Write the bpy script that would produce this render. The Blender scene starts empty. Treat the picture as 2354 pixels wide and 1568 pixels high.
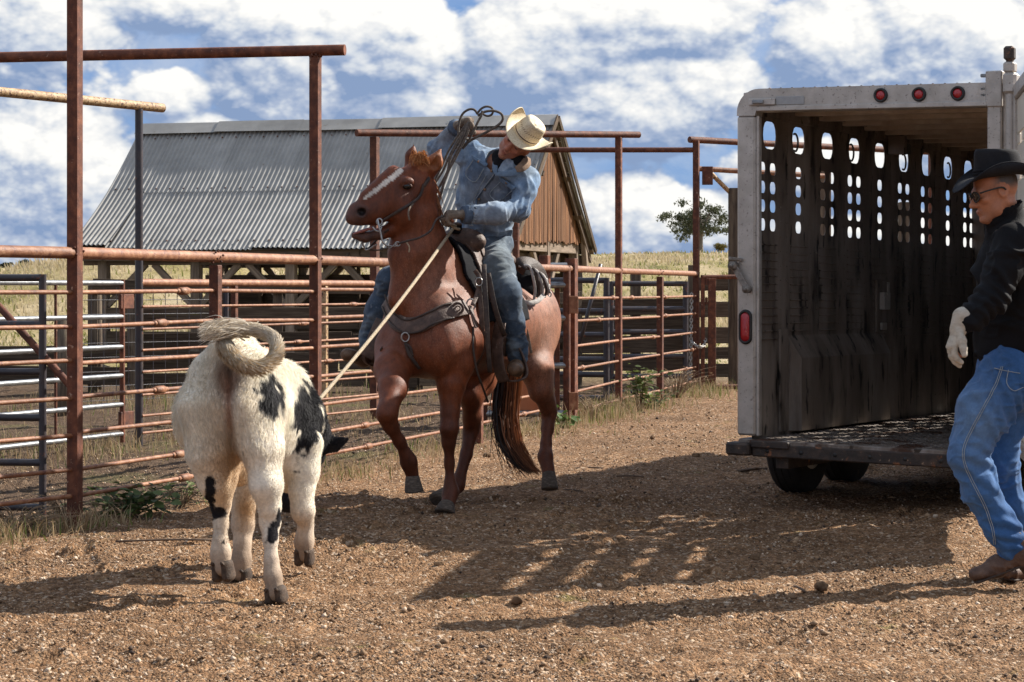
import bpy, math, random
import numpy as np
from mathutils import Vector, Matrix
random.seed(7)
RNG = np.random.default_rng(11)
rad = math.radians
SC = bpy.context.scene
COL = SC.collection
# ---------------------------------------------------------------- camera, sky, sun, exposure
FPX, HX, HY, CAMH = 5000.0, 1177.0, 665.0, 1.3      # focal length, horizon and eye height of the photograph
cam_d = bpy.data.cameras.new("camera")
cam_d.sensor_width = 36.0
cam_d.lens = 36.0 * FPX / 2354.0
cam_d.shift_y = -(784.0 - HY) / 2354.0
cam_d.clip_start = 0.1
cam_d.clip_end = 6000.0
cam = bpy.data.objects.new("camera", cam_d)
COL.objects.link(cam)
cam.location = (0, 0, CAMH)
cam.rotation_euler = (rad(90), 0, 0)
SC.camera = cam
cam_d.dof.use_dof = True
cam_d.dof.focus_distance = 12.3
cam_d.dof.aperture_fstop = 18.0

SUN_EL = rad(36.0)
SUN_DIR = Vector((0.89, 0.455, 0)).normalized() * math.cos(SUN_EL) + Vector((0, 0, math.sin(SUN_EL)))
sun_d = bpy.data.lights.new("sun", 'SUN')
sun_d.energy = 5.0
sun_d.angle = rad(0.55)
sun_d.color = (1.0, 0.94, 0.85)
sun = bpy.data.objects.new("sun", sun_d)
COL.objects.link(sun)
sun.location = (20, 10, 30)
sun.rotation_euler = SUN_DIR.to_track_quat('Z', 'Y').to_euler()
SC.view_settings.view_transform = 'Standard'
SC.view_settings.look = 'None'
SC.view_settings.exposure = 0.93
SC.view_settings.gamma = 1.0
SC.view_settings.use_curve_mapping = False

world = bpy.data.worlds.new("World")
SC.world = world
world.use_nodes = True
world.cycles.sampling_method = 'MANUAL'
world.cycles.sample_map_resolution = 512
SC.cycles.max_bounces = 6
SC.cycles.diffuse_bounces = 3
SC.cycles.glossy_bounces = 3
SC.cycles.transmission_bounces = 3


class NT:
    """small helper round a node tree"""
    def __init__(s, nt):
        s.nt = nt

    def n(s, t, **kw):
        nd = s.nt.nodes.new(t)
        for k, v in kw.items():
            setattr(nd, k, v)
        return nd

    def l(s, a, b):
        s.nt.links.new(a, b)

    def put(s, sock, v):
        if hasattr(v, 'is_output'):
            s.nt.links.new(v, sock)
        else:
            sock.default_value = v

    def math(s, op, a, b=0.0, c=None, clamp=False):
        nd = s.n('ShaderNodeMath', operation=op)
        nd.use_clamp = clamp
        s.put(nd.inputs[0], a)
        s.put(nd.inputs[1], b)
        if c is not None:
            s.put(nd.inputs[2], c)
        return nd.outputs[0]

    def vmath(s, op, a, b=None):
        nd = s.n('ShaderNodeVectorMath', operation=op)
        s.put(nd.inputs[0], a)
        if b is not None:
            s.put(nd.inputs[1], b)
        return nd.outputs['Value'] if op in ('LENGTH', 'DOT_PRODUCT', 'DISTANCE') else nd.outputs[0]

    def mix(s, f, a, b, mode='MIX'):
        nd = s.n('ShaderNodeMix', data_type='RGBA', blend_type=mode)
        s.put(nd.inputs[0], f)
        s.put(nd.inputs[6], a)
        s.put(nd.inputs[7], b)
        return nd.outputs[2]

    def noise(s, vec, scale, detail=3.0, rough=0.55, dist=0.0):
        nd = s.n('ShaderNodeTexNoise')
        if vec is not None:
            s.put(nd.inputs['Vector'], vec)
        nd.inputs['Scale'].default_value = scale
        nd.inputs['Detail'].default_value = detail
        nd.inputs['Roughness'].default_value = rough
        nd.inputs['Distortion'].default_value = dist
        return nd.outputs['Fac']

    def ramp(s, f, stops):
        nd = s.n('ShaderNodeValToRGB')
        els = nd.color_ramp.elements
        while len(els) < len(stops):
            els.new(0.5)
        for e, (p, c) in zip(els, stops):
            e.position = p
            e.color = (c[0], c[1], c[2], 1) if len(c) == 3 else c
        s.put(nd.inputs[0], f)
        return nd.outputs[0]

    def maprange(s, v, a, b, c=0.0, d=1.0, smooth=False):
        nd = s.n('ShaderNodeMapRange', interpolation_type='SMOOTHSTEP' if smooth else 'LINEAR')
        s.put(nd.inputs[0], v)
        for i, q in enumerate((a, b, c, d)):
            nd.inputs[i + 1].default_value = q
        return nd.outputs[0]


def c4(c):
    return (c[0], c[1], c[2], 1.0)


# clouds: banks of cumulus that lie along the horizon (direction, half width, half height, weight)
def sky_dir(px, py):
    v = Vector(((px - HX) / FPX, 1.0, (HY - py) / FPX))
    return v.normalized()


CLOUD_BANKS = [
    (20, 50, 190, 150, 1.0), (30, 420, 240, 190, 1.0), (250, 210, 60, 50, .4), (440, 20, 150, 60, .75), (610, 70, 150, 110, .9),
    (650, 190, 170, 120, 1.1), (890, 120, 200, 120, 1.1), (400, 215, 110, 55, .85), (930, 240, 170, 80, .9), (540, 300, 200, 60, .7),
    (1250, 110, 190, 150, 1.15), (1470, 60, 250, 110, 1.1), (1510, 215, 220, 120, 1.1), (1400, 300, 280, 60, .9),
    (1940, 110, 150, 110, 1.0), (2180, 80, 190, 140, 1.15), (2100, 190, 230, 60, .95), (1470, 520, 150, 110, 1.05),
    (1640, 520, 130, 80, .95), (1900, 400, 220, 80, .85), (2200, 330, 200, 80, .85), (260, 470, 190, 80, .7),
    (1990, 560, 420, 70, .75), (800, 420, 260, 80, .6), (1120, 520, 200, 70, .7), (-250, 150, 200, 200, .9), (2650, 250, 220, 190, .9),
]
gd = bpy.data.node_groups.new("cloud_density", 'ShaderNodeTree')
gd.interface.new_socket("Vector", in_out='INPUT', socket_type='NodeSocketVector')
gd.interface.new_socket("Density", in_out='OUTPUT', socket_type='NodeSocketFloat')
g = NT(gd)
gi = g.n('NodeGroupInput')
go = g.n('NodeGroupOutput')
vin = gi.outputs[0]
acc = None
for (px, py, hw, hh, wt) in CLOUD_BANKS:
    cdir = sky_dir(px, py)
    q = g.vmath('SUBTRACT', vin, tuple(cdir))
    q = g.vmath('MULTIPLY', q, (FPX / hw, FPX / hw * 0.5, FPX / hh))
    ln = g.vmath('LENGTH', q)
    b = g.maprange(ln, 0.35, 1.55, wt, 0.0, smooth=True)
    acc = b if acc is None else g.math('SMOOTH_MAX', acc, b, 0.12)
sv = g.vmath('MULTIPLY', vin, (1.0, 1.0, 1.5))
def puffs(vec, scale, detail, rough):
    nd = g.n('ShaderNodeTexVoronoi', feature='F1', distance='EUCLIDEAN')
    nd.normalize = True
    g.put(nd.inputs['Vector'], vec)
    nd.inputs['Scale'].default_value = scale
    nd.inputs['Detail'].default_value = detail
    nd.inputs['Roughness'].default_value = rough
    nd.inputs['Lacunarity'].default_value = 2.3
    return nd.outputs['Distance']


warp = g.n('ShaderNodeTexNoise')
g.put(warp.inputs['Vector'], sv)
warp.inputs['Scale'].default_value = 26.0
warp.inputs['Detail'].default_value = 3.0
wv = g.vmath('MULTIPLY', g.vmath('SUBTRACT', warp.outputs['Color'], (.5, .5, .5)), (.010, .010, .010))
sw = g.vmath('ADD', sv, wv)
n1 = puffs(sw, 27.0, 3.0, 0.55)
n2 = g.noise(sv, 6.0, 2.0, 0.55)
n3 = g.noise(sv, 70.0, 3.0, 0.6)
up = g.n('ShaderNodeSeparateXYZ')
g.l(vin, up.inputs[0])
base_cov = g.math('MULTIPLY', g.maprange(g.math('ABSOLUTE', g.math('ARCTAN2', up.outputs[0], up.outputs[1])), 0.24, 0.42, 0.0, 1.0), 0.30)
high_cov = g.maprange(up.outputs[2], 0.14, 0.26, 0.0, 0.12)
acc = g.math('MAXIMUM', acc, g.math('MAXIMUM', base_cov, high_cov))
wn = g.math('MULTIPLY', g.math('SUBTRACT', 0.34, n1), 1.65)
wn2 = g.math('MULTIPLY', g.math('SUBTRACT', n2, 0.5), 1.2)
wn3 = g.math('MULTIPLY', g.math('SUBTRACT', n3, 0.5), 0.22)
d0 = g.math('ADD', g.math('ADD', acc, wn3), g.math('ADD', wn, wn2))
g.l(d0, go.inputs[0])

wt_ = NT(world.node_tree)
for nd in list(world.node_tree.nodes):
    world.node_tree.nodes.remove(nd)
out = wt_.n('ShaderNodeOutputWorld')
bg = wt_.n('ShaderNodeBackground')
bg.inputs['Strength'].default_value = 0.067
sky = wt_.n('ShaderNodeTexSky')
sky.sky_type = 'NISHITA'
sky.sun_disc = False
sky.sun_elevation = SUN_EL
sky.sun_rotation = math.atan2(SUN_DIR.x, SUN_DIR.y)
sky.altitude = 300
sky.air_density = 0.9
sky.dust_density = 0.25
sky.ozone_density = 3.0
tc = wt_.n('ShaderNodeTexCoord')
dirv = wt_.vmath('NORMALIZE', tc.outputs['Generated'])


def dens(vec):
    nd = wt_.n('ShaderNodeGroup')
    nd.node_tree = gd
    wt_.put(nd.inputs[0], vec)
    return nd.outputs[0]


dA = dens(dirv)
dB = dens(wt_.vmath('ADD', dirv, (0.010, 0.0, 0.014)))
dC = dens(wt_.vmath('ADD', dirv, (0.0025, 0.0, 0.0040)))
cover = wt_.maprange(dA, 0.16, 0.40, 0.0, 1.0, smooth=True)
lit = wt_.math('ADD', wt_.math('MULTIPLY', wt_.math('SUBTRACT', dA, dB), 0.95),
               wt_.math('MULTIPLY', wt_.math('SUBTRACT', dA, dC), 2.7))
lit = wt_.math('ADD', lit, wt_.maprange(wt_.noise(dirv, 9.0, 3.0, 0.5), 0.35, 0.65, -0.28, 0.28))
lit = wt_.maprange(lit, -0.85, 0.95, 0.0, 1.0)
ccol = wt_.ramp(lit, [(0.0, (2.0, 2.8, 4.4)), (0.30, (3.5, 4.1, 5.3)), (0.52, (5.2, 5.6, 6.2)), (0.75, (6.7, 6.8, 6.9)), (1.0, (8.1, 8.0, 7.7))])
sb = wt_.mix(1.0, sky.outputs[0], (0.22, 0.46, 0.80, 1), 'MULTIPLY')
veil = wt_.maprange(dA, -0.80, 0.10, 0.0, 0.88, smooth=True)
vn = wt_.noise(wt_.vmath('MULTIPLY', dirv, (1, 1, 1.7)), 13.0, 7.0, 0.6, 0.4)
vcol = wt_.ramp(wt_.maprange(vn, 0.3, 0.7), [(0.0, (1.2, 2.5, 5.0)), (0.5, (2.2, 3.3, 5.4)), (1.0, (4.2, 4.8, 5.9))])
sb = wt_.mix(veil, sb, vcol)
allc = wt_.mix(cover, sb, ccol)
wt_.l(allc, bg.inputs['Color'])
wt_.l(bg.outputs[0], out.inputs[0])


# ---------------------------------------------------------------- helpers
def W(px, py, Y):
    """the point of the place seen at this spot of the photograph, Y metres ahead"""
    return np.array(((px - HX) * Y / FPX, Y, CAMH - (py - HY) * Y / FPX))


def G(px, py):
    """the ground point seen at this spot"""
    Y = FPX * CAMH / (py - HY)
    return np.array(((px - HX) * Y / FPX, Y, 0.0))


def tag(o, label=None, cat=None, group=None, kind=None):
    if label:
        o['label'] = label
    if cat:
        o['category'] = cat
    if group:
        o['group'] = group
    if kind:
        o['kind'] = kind
    return o


def thing(name, label, cat, loc=(0, 0, 0), group=None):
    o = bpy.data.objects.new(name, None)
    COL.objects.link(o)
    o.location = tuple(float(v) for v in loc)
    o.empty_display_size = 0.1
    return tag(o, label, cat, group)


def world_loc(o):
    v = Vector(o.location)
    while o.parent is not None:
        o = o.parent
        v = v + Vector(o.location) + o.matrix_parent_inverse.translation if False else v
        break
    return v


def adopt(o, parent):
    """parent o, whose coordinates are world ones"""
    o.parent = parent
    m = Matrix.Identity(4)
    p = parent
    chain = []
    while p is not None:
        chain.append(p)
        p = p.parent
    for p in reversed(chain):
        m = m @ p.matrix_parent_inverse @ p.matrix_basis
    o.matrix_parent_inverse = m.inverted()
    return o


def mesh_from(name, V, F, smooth=False):
    me = bpy.data.meshes.new(name)
    V = np.asarray(V, dtype=np.float64)
    if isinstance(F, np.ndarray):
        nf, k = F.shape
        me.vertices.add(len(V))
        me.vertices.foreach_set('co', V.astype(np.float32).ravel())
        me.loops.add(nf * k)
        me.loops.foreach_set('vertex_index', F.astype(np.int32).ravel())
        me.polygons.add(nf)
        me.polygons.foreach_set('loop_start', (np.arange(nf) * k).astype(np.int32))
        me.update(calc_edges=True)
        me.validate()
    else:
        me.from_pydata([tuple(map(float, v)) for v in V], [], [tuple(map(int, f)) for f in F])
        me.update()
    if smooth:
        me.polygons.foreach_set('use_smooth', [True] * len(me.polygons))
    return me


def add(name, me, mat=None, parent=None, kind=None):
    o = bpy.data.objects.new(name, me)
    COL.objects.link(o)
    if mat is not None and len(me.materials) == 0:
        for m in (mat if isinstance(mat, (list, tuple)) else [mat]):
            me.materials.append(m)
    if parent is not None:
        adopt(o, parent)
    if kind:
        o['kind'] = kind
    return o


class MB:
    """collects simple solids; build() links them as one mesh"""
    def __init__(s):
        s.V, s.F, s.n, s.sm = [], [], 0, []

    def add(s, V, F, smooth=False):
        V = np.asarray(V, float)
        s.V.append(V)
        for f in F:
            s.F.append(tuple(int(i) + s.n for i in f))
            s.sm.append(smooth)
        s.n += len(V)
        return s

    def box(s, c, size, R=None, bev=0.004):
        V, F = box_vf(size, bev)
        if R is not None:
            V = V @ np.asarray(R, float).T
        return s.add(V + np.asarray(c, float), F)

    def bar(s, a, b, w, h, up=(0, 0, 1), bev=0.004):
        """box section from a to b, w wide and h high"""
        a, b = np.asarray(a, float), np.asarray(b, float)
        R, L = frame_ab(a, b, up)
        return s.box((a + b) / 2, (L, w, h), R, bev)

    def tube(s, pts, r, n=10, cap=True, smooth=True, flat=None):
        V, F = tube_vf(pts, r, n, cap, flat)
        return s.add(V, F, smooth)

    def build(s, name, mat, parent=None, kind=None):
        me = bpy.data.meshes.new(name)
        me.from_pydata([tuple(v) for v in np.concatenate(s.V)], [], s.F)
        me.polygons.foreach_set('use_smooth', s.sm)
        me.update()
        return add(name, me, mat, parent, kind)


def frame_ab(a, b, up=(0, 0, 1)):
    d = b - a
    L = np.linalg.norm(d)
    x = d / max(L, 1e-9)
    up = np.asarray(up, float)
    if abs(np.dot(up, x)) > 0.98:
        up = np.array((0, 1.0, 0))
    y = np.cross(up, x)
    y /= np.linalg.norm(y)
    z = np.cross(x, y)
    return np.stack([x, y, z], axis=1), L


def box_vf(size, bev=0.004):
    sx, sy, sz = [v / 2 for v in size]
    b = min(bev, 0.45 * min(size))
    V, idx = [], {}
    for i in (-1, 1):
        for j in (-1, 1):
            for k in (-1, 1):
                idx[i, j, k, 0] = len(V)
                V.append((i * sx, j * (sy - b), k * (sz - b)))
                idx[i, j, k, 1] = len(V)
                V.append((i * (sx - b), j * sy, k * (sz - b)))
                idx[i, j, k, 2] = len(V)
                V.append((i * (sx - b), j * (sy - b), k * sz))
    F = []

    def quad(a, b_, c, d):
        F.append((a, b_, c, d))
    for i in (-1, 1):
        q = [idx[i, -1, -1, 0], idx[i, 1, -1, 0], idx[i, 1, 1, 0], idx[i, -1, 1, 0]]
        F.append(q if i > 0 else q[::-1])
        q = [idx[-1, i, -1, 1], idx[1, i, -1, 1], idx[1, i, 1, 1], idx[-1, i, 1, 1]]
        F.append(q[::-1] if i > 0 else q)
        q = [idx[-1, -1, i, 2], idx[1, -1, i, 2], idx[1, 1, i, 2], idx[-1, 1, i, 2]]
        F.append(q if i > 0 else q[::-1])
    for i in (-1, 1):
        for j in (-1, 1):
            q = [idx[i, j, -1, 0], idx[i, j, -1, 1], idx[i, j, 1, 1], idx[i, j, 1, 0]]
            F.append(q if i * j > 0 else q[::-1])
            q = [idx[i, -1, j, 2], idx[i, -1, j, 0], idx[i, 1, j, 0], idx[i, 1, j, 2]]
            F.append(q if i * j > 0 else q[::-1])
            q = [idx[-1, i, j, 1], idx[-1, i, j, 2], idx[1, i, j, 2], idx[1, i, j, 1]]
            F.append(q if i * j > 0 else q[::-1])
            for k in (-1, 1):
                t = [idx[i, j, k, 0], idx[i, j, k, 1], idx[i, j, k, 2]]
                F.append(t if i * j * k > 0 else t[::-1])
    return np.array(V), F


def tube_vf(pts, r, n=10, cap=True, flat=None):
    """round tube along a polyline; r number or one per point; flat = (normal, ratio) squashes the section"""
    P = np.asarray(pts, float)
    m = len(P)
    r = np.full(m, r, float) if np.isscalar(r) else np.asarray(r, float)
    T = np.gradient(P, axis=0)
    T /= np.maximum(np.linalg.norm(T, axis=1, keepdims=True), 1e-9)
    ref = np.array((0, 0, 1.0)) if abs(T[0][2]) < 0.9 else np.array((0, 1.0, 0))
    u = np.cross(ref, T[0])
    u /= np.linalg.norm(u)
    V = []
    ang = np.arange(n) / n * 2 * math.pi
    for i in range(m):
        u = u - T[i] * np.dot(u, T[i])
        u /= max(np.linalg.norm(u), 1e-9)
        w = np.cross(T[i], u)
        if flat is not None:
            fn = np.asarray(flat[0][i] if np.ndim(flat[0]) == 2 else flat[0], float)
            fn = fn - T[i] * np.dot(fn, T[i])
            fn /= max(np.linalg.norm(fn), 1e-9)
            sd = np.cross(T[i], fn)
            V.append(P[i] + r[i] * (np.cos(ang)[:, None] * sd + flat[1] * np.sin(ang)[:, None] * fn))
        else:
            V.append(P[i] + r[i] * (np.cos(ang)[:, None] * u + np.sin(ang)[:, None] * w))
    V = np.concatenate(V)
    F = []
    for i in range(m - 1):
        for j in range(n):
            k = (j + 1) % n
            F.append((i * n + j, i * n + k, (i + 1) * n + k, (i + 1) * n + j))
    if cap:
        F.append(tuple(range(n))[::-1])
        F.append(tuple((m - 1) * n + j for j in range(n)))
    return V, F


def spline(pts, n=8, closed=False):
    """Catmull-Rom through the points (any width of rows)"""
    P = np.asarray(pts, float)
    if closed:
        P = np.concatenate([P[-1:], P, P[:2]])
    else:
        P = np.concatenate([2 * P[:1] - P[1:2], P, 2 * P[-1:] - P[-2:-1]])
    o = []
    for i in range(1, len(P) - 2):
        for t in np.arange(n) / n:
            a, b, c, d = P[i - 1], P[i], P[i + 1], P[i + 2]
            o.append(0.5 * ((2 * b) + (-a + c) * t + (2 * a - 5 * b + 4 * c - d) * t * t + (-a + 3 * b - 3 * c + d) * t ** 3))
    o.append(P[-2])
    return np.array(o)


def band_mesh(C, N, width, thick):
    """a strap: centre line C, outward normals N, half widths along the third direction"""
    C, N = np.asarray(C, float), np.asarray(N, float)
    m = len(C)
    wd = np.full(m, width, float) if np.isscalar(width) else np.asarray(width, float)
    T = np.gradient(C, axis=0)
    T /= np.maximum(np.linalg.norm(T, axis=1, keepdims=True), 1e-9)
    N = N - T * np.sum(N * T, axis=1, keepdims=True)
    N /= np.maximum(np.linalg.norm(N, axis=1, keepdims=True), 1e-9)
    S = np.cross(T, N)
    V, F = [], []
    for i in range(m):
        for a, b in ((-1, -.5), (-1, .3), (-.9, .5), (.9, .5), (1, .3), (1, -.5)):
            V.append(C[i] + S[i] * wd[i] * a / 2 + N[i] * thick * b)
    for i in range(m - 1):
        for j in range(6):
            k = (j + 1) % 6
            F.append((i * 6 + j, (i + 1) * 6 + j, (i + 1) * 6 + k, i * 6 + k))
    F.append((0, 1, 2, 3, 4, 5))
    F.append(tuple((m - 1) * 6 + j for j in (5, 4, 3, 2, 1, 0)))
    return np.array(V), F


# ---- value noise for shapes
def _hash(ix, iy, iz, seed):
    h = (ix.astype(np.int64) * 374761393 + iy.astype(np.int64) * 668265263 + iz.astype(np.int64) * 2147483647 + seed * 974711) & 0xffffffff
    h = ((h ^ (h >> 13)) * 1274126177) & 0xffffffff
    h = (h ^ (h >> 16)) & 0xffff
    return h.astype(np.float64) / 65535.0


def vnoise(P, scale, seed=0):
    Q = np.asarray(P, float) * scale
    I = np.floor(Q).astype(np.int64)
    f = Q - I
    f = f * f * (3 - 2 * f)
    r = 0
    for dx in (0, 1):
        for dy in (0, 1):
            for dz in (0, 1):
                w = (f[:, 0] if dx else 1 - f[:, 0]) * (f[:, 1] if dy else 1 - f[:, 1]) * (f[:, 2] if dz else 1 - f[:, 2])
                r = r + w * _hash(I[:, 0] + dx, I[:, 1] + dy, I[:, 2] + dz, seed)
    return r * 2 - 1


def fbm(P, scale, octaves=4, seed=0, gain=0.5):
    a, s, t = 1.0, scale, 0
    for o in range(octaves):
        t = t + a * vnoise(P, s, seed + o * 17)
        a *= gain
        s *= 2.03
    return t


# ---- materials
def new_mat(name):
    m = bpy.data.materials.new(name)
    m.use_nodes = True
    t = NT(m.node_tree)
    b = m.node_tree.nodes['Principled BSDF']
    return m, t, b


def surf(name, cols, scale=8.0, rough=0.7, metal=0.0, bump=0.3, bump_scale=None, stretch=(1, 1, 1), detail=5.0,
         space='Position', spots=None, rough2=None, spec=0.5, rnd=0.0, dist=0.0, bdist=0.01):
    """a weathered material: colours ramped over noise, fine relief, optional spots = (colour, scale, threshold, softness)"""
    m, t, b = new_mat(name)
    if space == 'Position':
        vec = t.n('ShaderNodeNewGeometry').outputs['Position']
    else:
        vec = t.n('ShaderNodeTexCoord').outputs['Object']
    oi = t.n('ShaderNodeObjectInfo')
    if space != 'Position':
        off = t.vmath('SCALE', oi.outputs['Location'], None) if False else t.vmath('MULTIPLY', oi.outputs['Location'], (3.1, 1.7, 5.3))
        vec = t.vmath('ADD', vec, off)
    v2 = t.vmath('MULTIPLY', vec, stretch)
    f = t.noise(v2, scale, detail, 0.6, dist)
    f2 = t.maprange(f, 0.25, 0.75)
    col = t.ramp(f2, [(i / max(1, len(cols) - 1), c) for i, c in enumerate(cols)])
    if spots:
        for (sc_, ss, th, soft) in spots:
            sf = t.noise(v2, ss, 4.0, 0.6)
            sf = t.maprange(sf, th, th + soft, 0, 1, smooth=True)
            col = t.mix(sf, col, c4(sc_))
    if rnd > 0:
        k = t.maprange(oi.outputs['Random'], 0, 1, 1 - rnd, 1 + rnd)
        hs = t.n('ShaderNodeHueSaturation')
        t.put(hs.inputs['Value'], k)
        t.put(hs.inputs['Color'], col)
        col = hs.outputs[0]
    t.put(b.inputs['Base Color'], col)
    if rough2 is not None:
        t.put(b.inputs['Roughness'], t.maprange(f, 0.3, 0.7, rough, rough2))
    else:
        b.inputs['Roughness'].default_value = rough
    b.inputs['Metallic'].default_value = metal
    b.inputs['Specular IOR Level'].default_value = spec
    if bump > 0:
        bn = t.n('ShaderNodeBump')
        bn.inputs['Strength'].default_value = bump
        bn.inputs['Distance'].default_value = bdist
        t.put(bn.inputs['Height'], t.noise(v2, bump_scale or scale * 3, 5.0, 0.65, dist))
        t.l(bn.outputs[0], b.inputs['Normal'])
    return m


def col_mat(name, rough=0.75, noise_amt=0.25, noise_scale=60.0, bump=0.3, bump_scale=120.0, spec=0.3, stretch=(1, 1, 1),
            sheen=0.0, flecks=None, bdist=0.006):
    """colour from the mesh's own colour attribute (markings), broken up by fine noise"""
    m, t, b = new_mat(name)
    at = t.n('ShaderNodeAttribute')
    at.attribute_name = 'marking'
    pos = t.n('ShaderNodeNewGeometry').outputs['Position']
    v2 = t.vmath('MULTIPLY', pos, stretch)
    f = t.noise(v2, noise_scale, 4.0, 0.65)
    k = t.maprange(f, 0.25, 0.75, 1 - noise_amt, 1 + noise_amt)
    hs = t.n('ShaderNodeHueSaturation')
    t.put(hs.inputs['Value'], k)
    t.put(hs.inputs['Color'], at.outputs['Color'])
    col = hs.outputs[0]
    if flecks:
        for (fc, fs, th, soft, amt) in flecks:
            ff = t.maprange(t.noise(v2, fs, 3.0, 0.7), th, th + soft, 0, amt, smooth=True)
            ff = t.math('MULTIPLY', ff, at.outputs['Alpha'])
            col = t.mix(ff, col, c4(fc))
    t.put(b.inputs['Base Color'], col)
    b.inputs['Roughness'].default_value = rough
    b.inputs['Specular IOR Level'].default_value = spec
    if sheen:
        b.inputs['Sheen Weight'].default_value = sheen
    bn = t.n('ShaderNodeBump')
    bn.inputs['Strength'].default_value = bump
    bn.inputs['Distance'].default_value = bdist
    t.put(bn.inputs['Height'], t.noise(v2, bump_scale, 4.0, 0.7))
    t.l(bn.outputs[0], b.inputs['Normal'])
    return m


def set_marking(me, C):
    C = np.asarray(C, np.float32)
    if C.shape[1] == 3:
        C = np.concatenate([C, np.ones((len(C), 1), np.float32)], axis=1)
    a = me.color_attributes.new('marking', 'FLOAT_COLOR', 'POINT')
    a.data.foreach_set('color', C.ravel())


# ---- smooth solids: a signed distance field that parts are blended into, turned into one continuous surface
import openvdb as vdb


class Solid:
    def __init__(s, lo, hi, h):
        s.h = h
        s.lo = np.asarray(lo, float)
        s.n = np.ceil((np.asarray(hi, float) - s.lo) / h).astype(int) + 1
        s.D = np.full(tuple(s.n), 1.0, np.float32)

    def _win(s, lo, hi):
        a = np.clip(np.floor((np.asarray(lo) - s.lo) / s.h).astype(int), 0, s.n - 1)
        b = np.clip(np.ceil((np.asarray(hi) - s.lo) / s.h).astype(int) + 1, 1, s.n)
        if np.any(b <= a):
            return None
        ax = [(s.lo[i] + np.arange(a[i], b[i]) * s.h).astype(np.float32) for i in range(3)]
        return tuple(slice(a[i], b[i]) for i in range(3)), ax[0][:, None, None], ax[1][None, :, None], ax[2][None, None, :]

    def _merge(s, sl, d, k, cut=False):
        A = s.D[sl]
        if cut:
            d = -d
            if k > 0:
                hh = np.maximum(k - np.abs(A - d), 0) / k
                s.D[sl] = np.maximum(A, d) + hh * hh * k * 0.25
            else:
                s.D[sl] = np.maximum(A, d)
        elif k > 0:
            hh = np.maximum(k - np.abs(A - d), 0) / k
            s.D[sl] = np.minimum(A, d) - hh * hh * k * 0.25
        else:
            s.D[sl] = np.minimum(A, d)

    def cap(s, a, b, ra, rb=None, k=0.03, cut=False):
        a, b = np.asarray(a, float), np.asarray(b, float)
        rb = ra if rb is None else rb
        m = max(ra, rb) + k + 3 * s.h
        w = s._win(np.minimum(a, b) - m, np.maximum(a, b) + m)
        if w is None:
            return s
        sl, x, y, z = w
        ab = b - a
        L2 = max(float(ab @ ab), 1e-9)
        t = ((x - a[0]) * ab[0] + (y - a[1]) * ab[1] + (z - a[2]) * ab[2]) / L2
        t = np.clip(t, 0, 1)
        d = np.sqrt((x - a[0] - t * ab[0]) ** 2 + (y - a[1] - t * ab[1]) ** 2 + (z - a[2] - t * ab[2]) ** 2) - (ra + (rb - ra) * t)
        s._merge(sl, d, k, cut)
        return s

    def chain(s, pts, radii, k=0.03):
        for i in range(len(pts) - 1):
            s.cap(pts[i], pts[i + 1], radii[i], radii[i + 1], k)
        return s

    def econe(s, a, b, ra, rb, side, k=0.03, cut=False):
        """tapering limb of elliptical section: ra = (along side, across) at a, rb at b"""
        a, b = np.asarray(a, float), np.asarray(b, float)
        ab = b - a
        L = np.linalg.norm(ab)
        e = ab / L
        sd = np.asarray(side, float)
        sd = sd - e * (sd @ e)
        sd /= np.linalg.norm(sd)
        ot = np.cross(e, sd)
        m = max(max(ra), max(rb)) + k + 3 * s.h
        w = s._win(np.minimum(a, b) - m, np.maximum(a, b) + m)
        if w is None:
            return s
        sl, x, y, z = w
        x, y, z = x - a[0], y - a[1], z - a[2]
        q = x * e[0] + y * e[1] + z * e[2]
        u = x * sd[0] + y * sd[1] + z * sd[2]
        v = x * ot[0] + y * ot[1] + z * ot[2]
        t = np.clip(q / L, 0, 1)
        r1 = ra[0] + (rb[0] - ra[0]) * t
        r2 = ra[1] + (rb[1] - ra[1]) * t
        ex = q - t * L
        r3 = np.minimum(r1, r2)
        k0 = np.sqrt((u / r1) ** 2 + (v / r2) ** 2 + (ex / r3) ** 2) + 1e-6
        k1 = np.sqrt((u / r1 ** 2) ** 2 + (v / r2 ** 2) ** 2 + (ex / r3 ** 2) ** 2) + 1e-6
        d = k0 * (k0 - 1) / k1
        s._merge(sl, d, k, cut)
        return s

    def echain(s, pts, radii, side, k=0.03):
        for i in range(len(pts) - 1):
            s.econe(pts[i], pts[i + 1], radii[i], radii[i + 1], side, k)
        return s

    def ell(s, c, r, R=None, k=0.03, cut=False):
        c = np.asarray(c, float)
        r = np.asarray(r, float)
        m = float(np.max(r)) + k + 3 * s.h
        w = s._win(c - m, c + m)
        if w is None:
            return s
        sl, x, y, z = w
        x, y, z = x - c[0], y - c[1], z - c[2]
        if R is not None:
            R = np.asarray(R, float)
            x, y, z = (x * R[0, i] + y * R[1, i] + z * R[2, i] for i in range(3))
        k0 = np.sqrt((x / r[0]) ** 2 + (y / r[1]) ** 2 + (z / r[2]) ** 2) + 1e-6
        k1 = np.sqrt((x / r[0] ** 2) ** 2 + (y / r[1] ** 2) ** 2 + (z / r[2] ** 2) ** 2) + 1e-6
        s._merge(sl, k0 * (k0 - 1) / k1, k, cut)
        return s

    def below(s, z0, k=0.0):
        """keep what is above z0"""
        zz = (s.lo[2] + np.arange(s.n[2]) * s.h).astype(np.float32)[None, None, :]
        s.D = np.maximum(s.D, z0 - zz)
        return s

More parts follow.
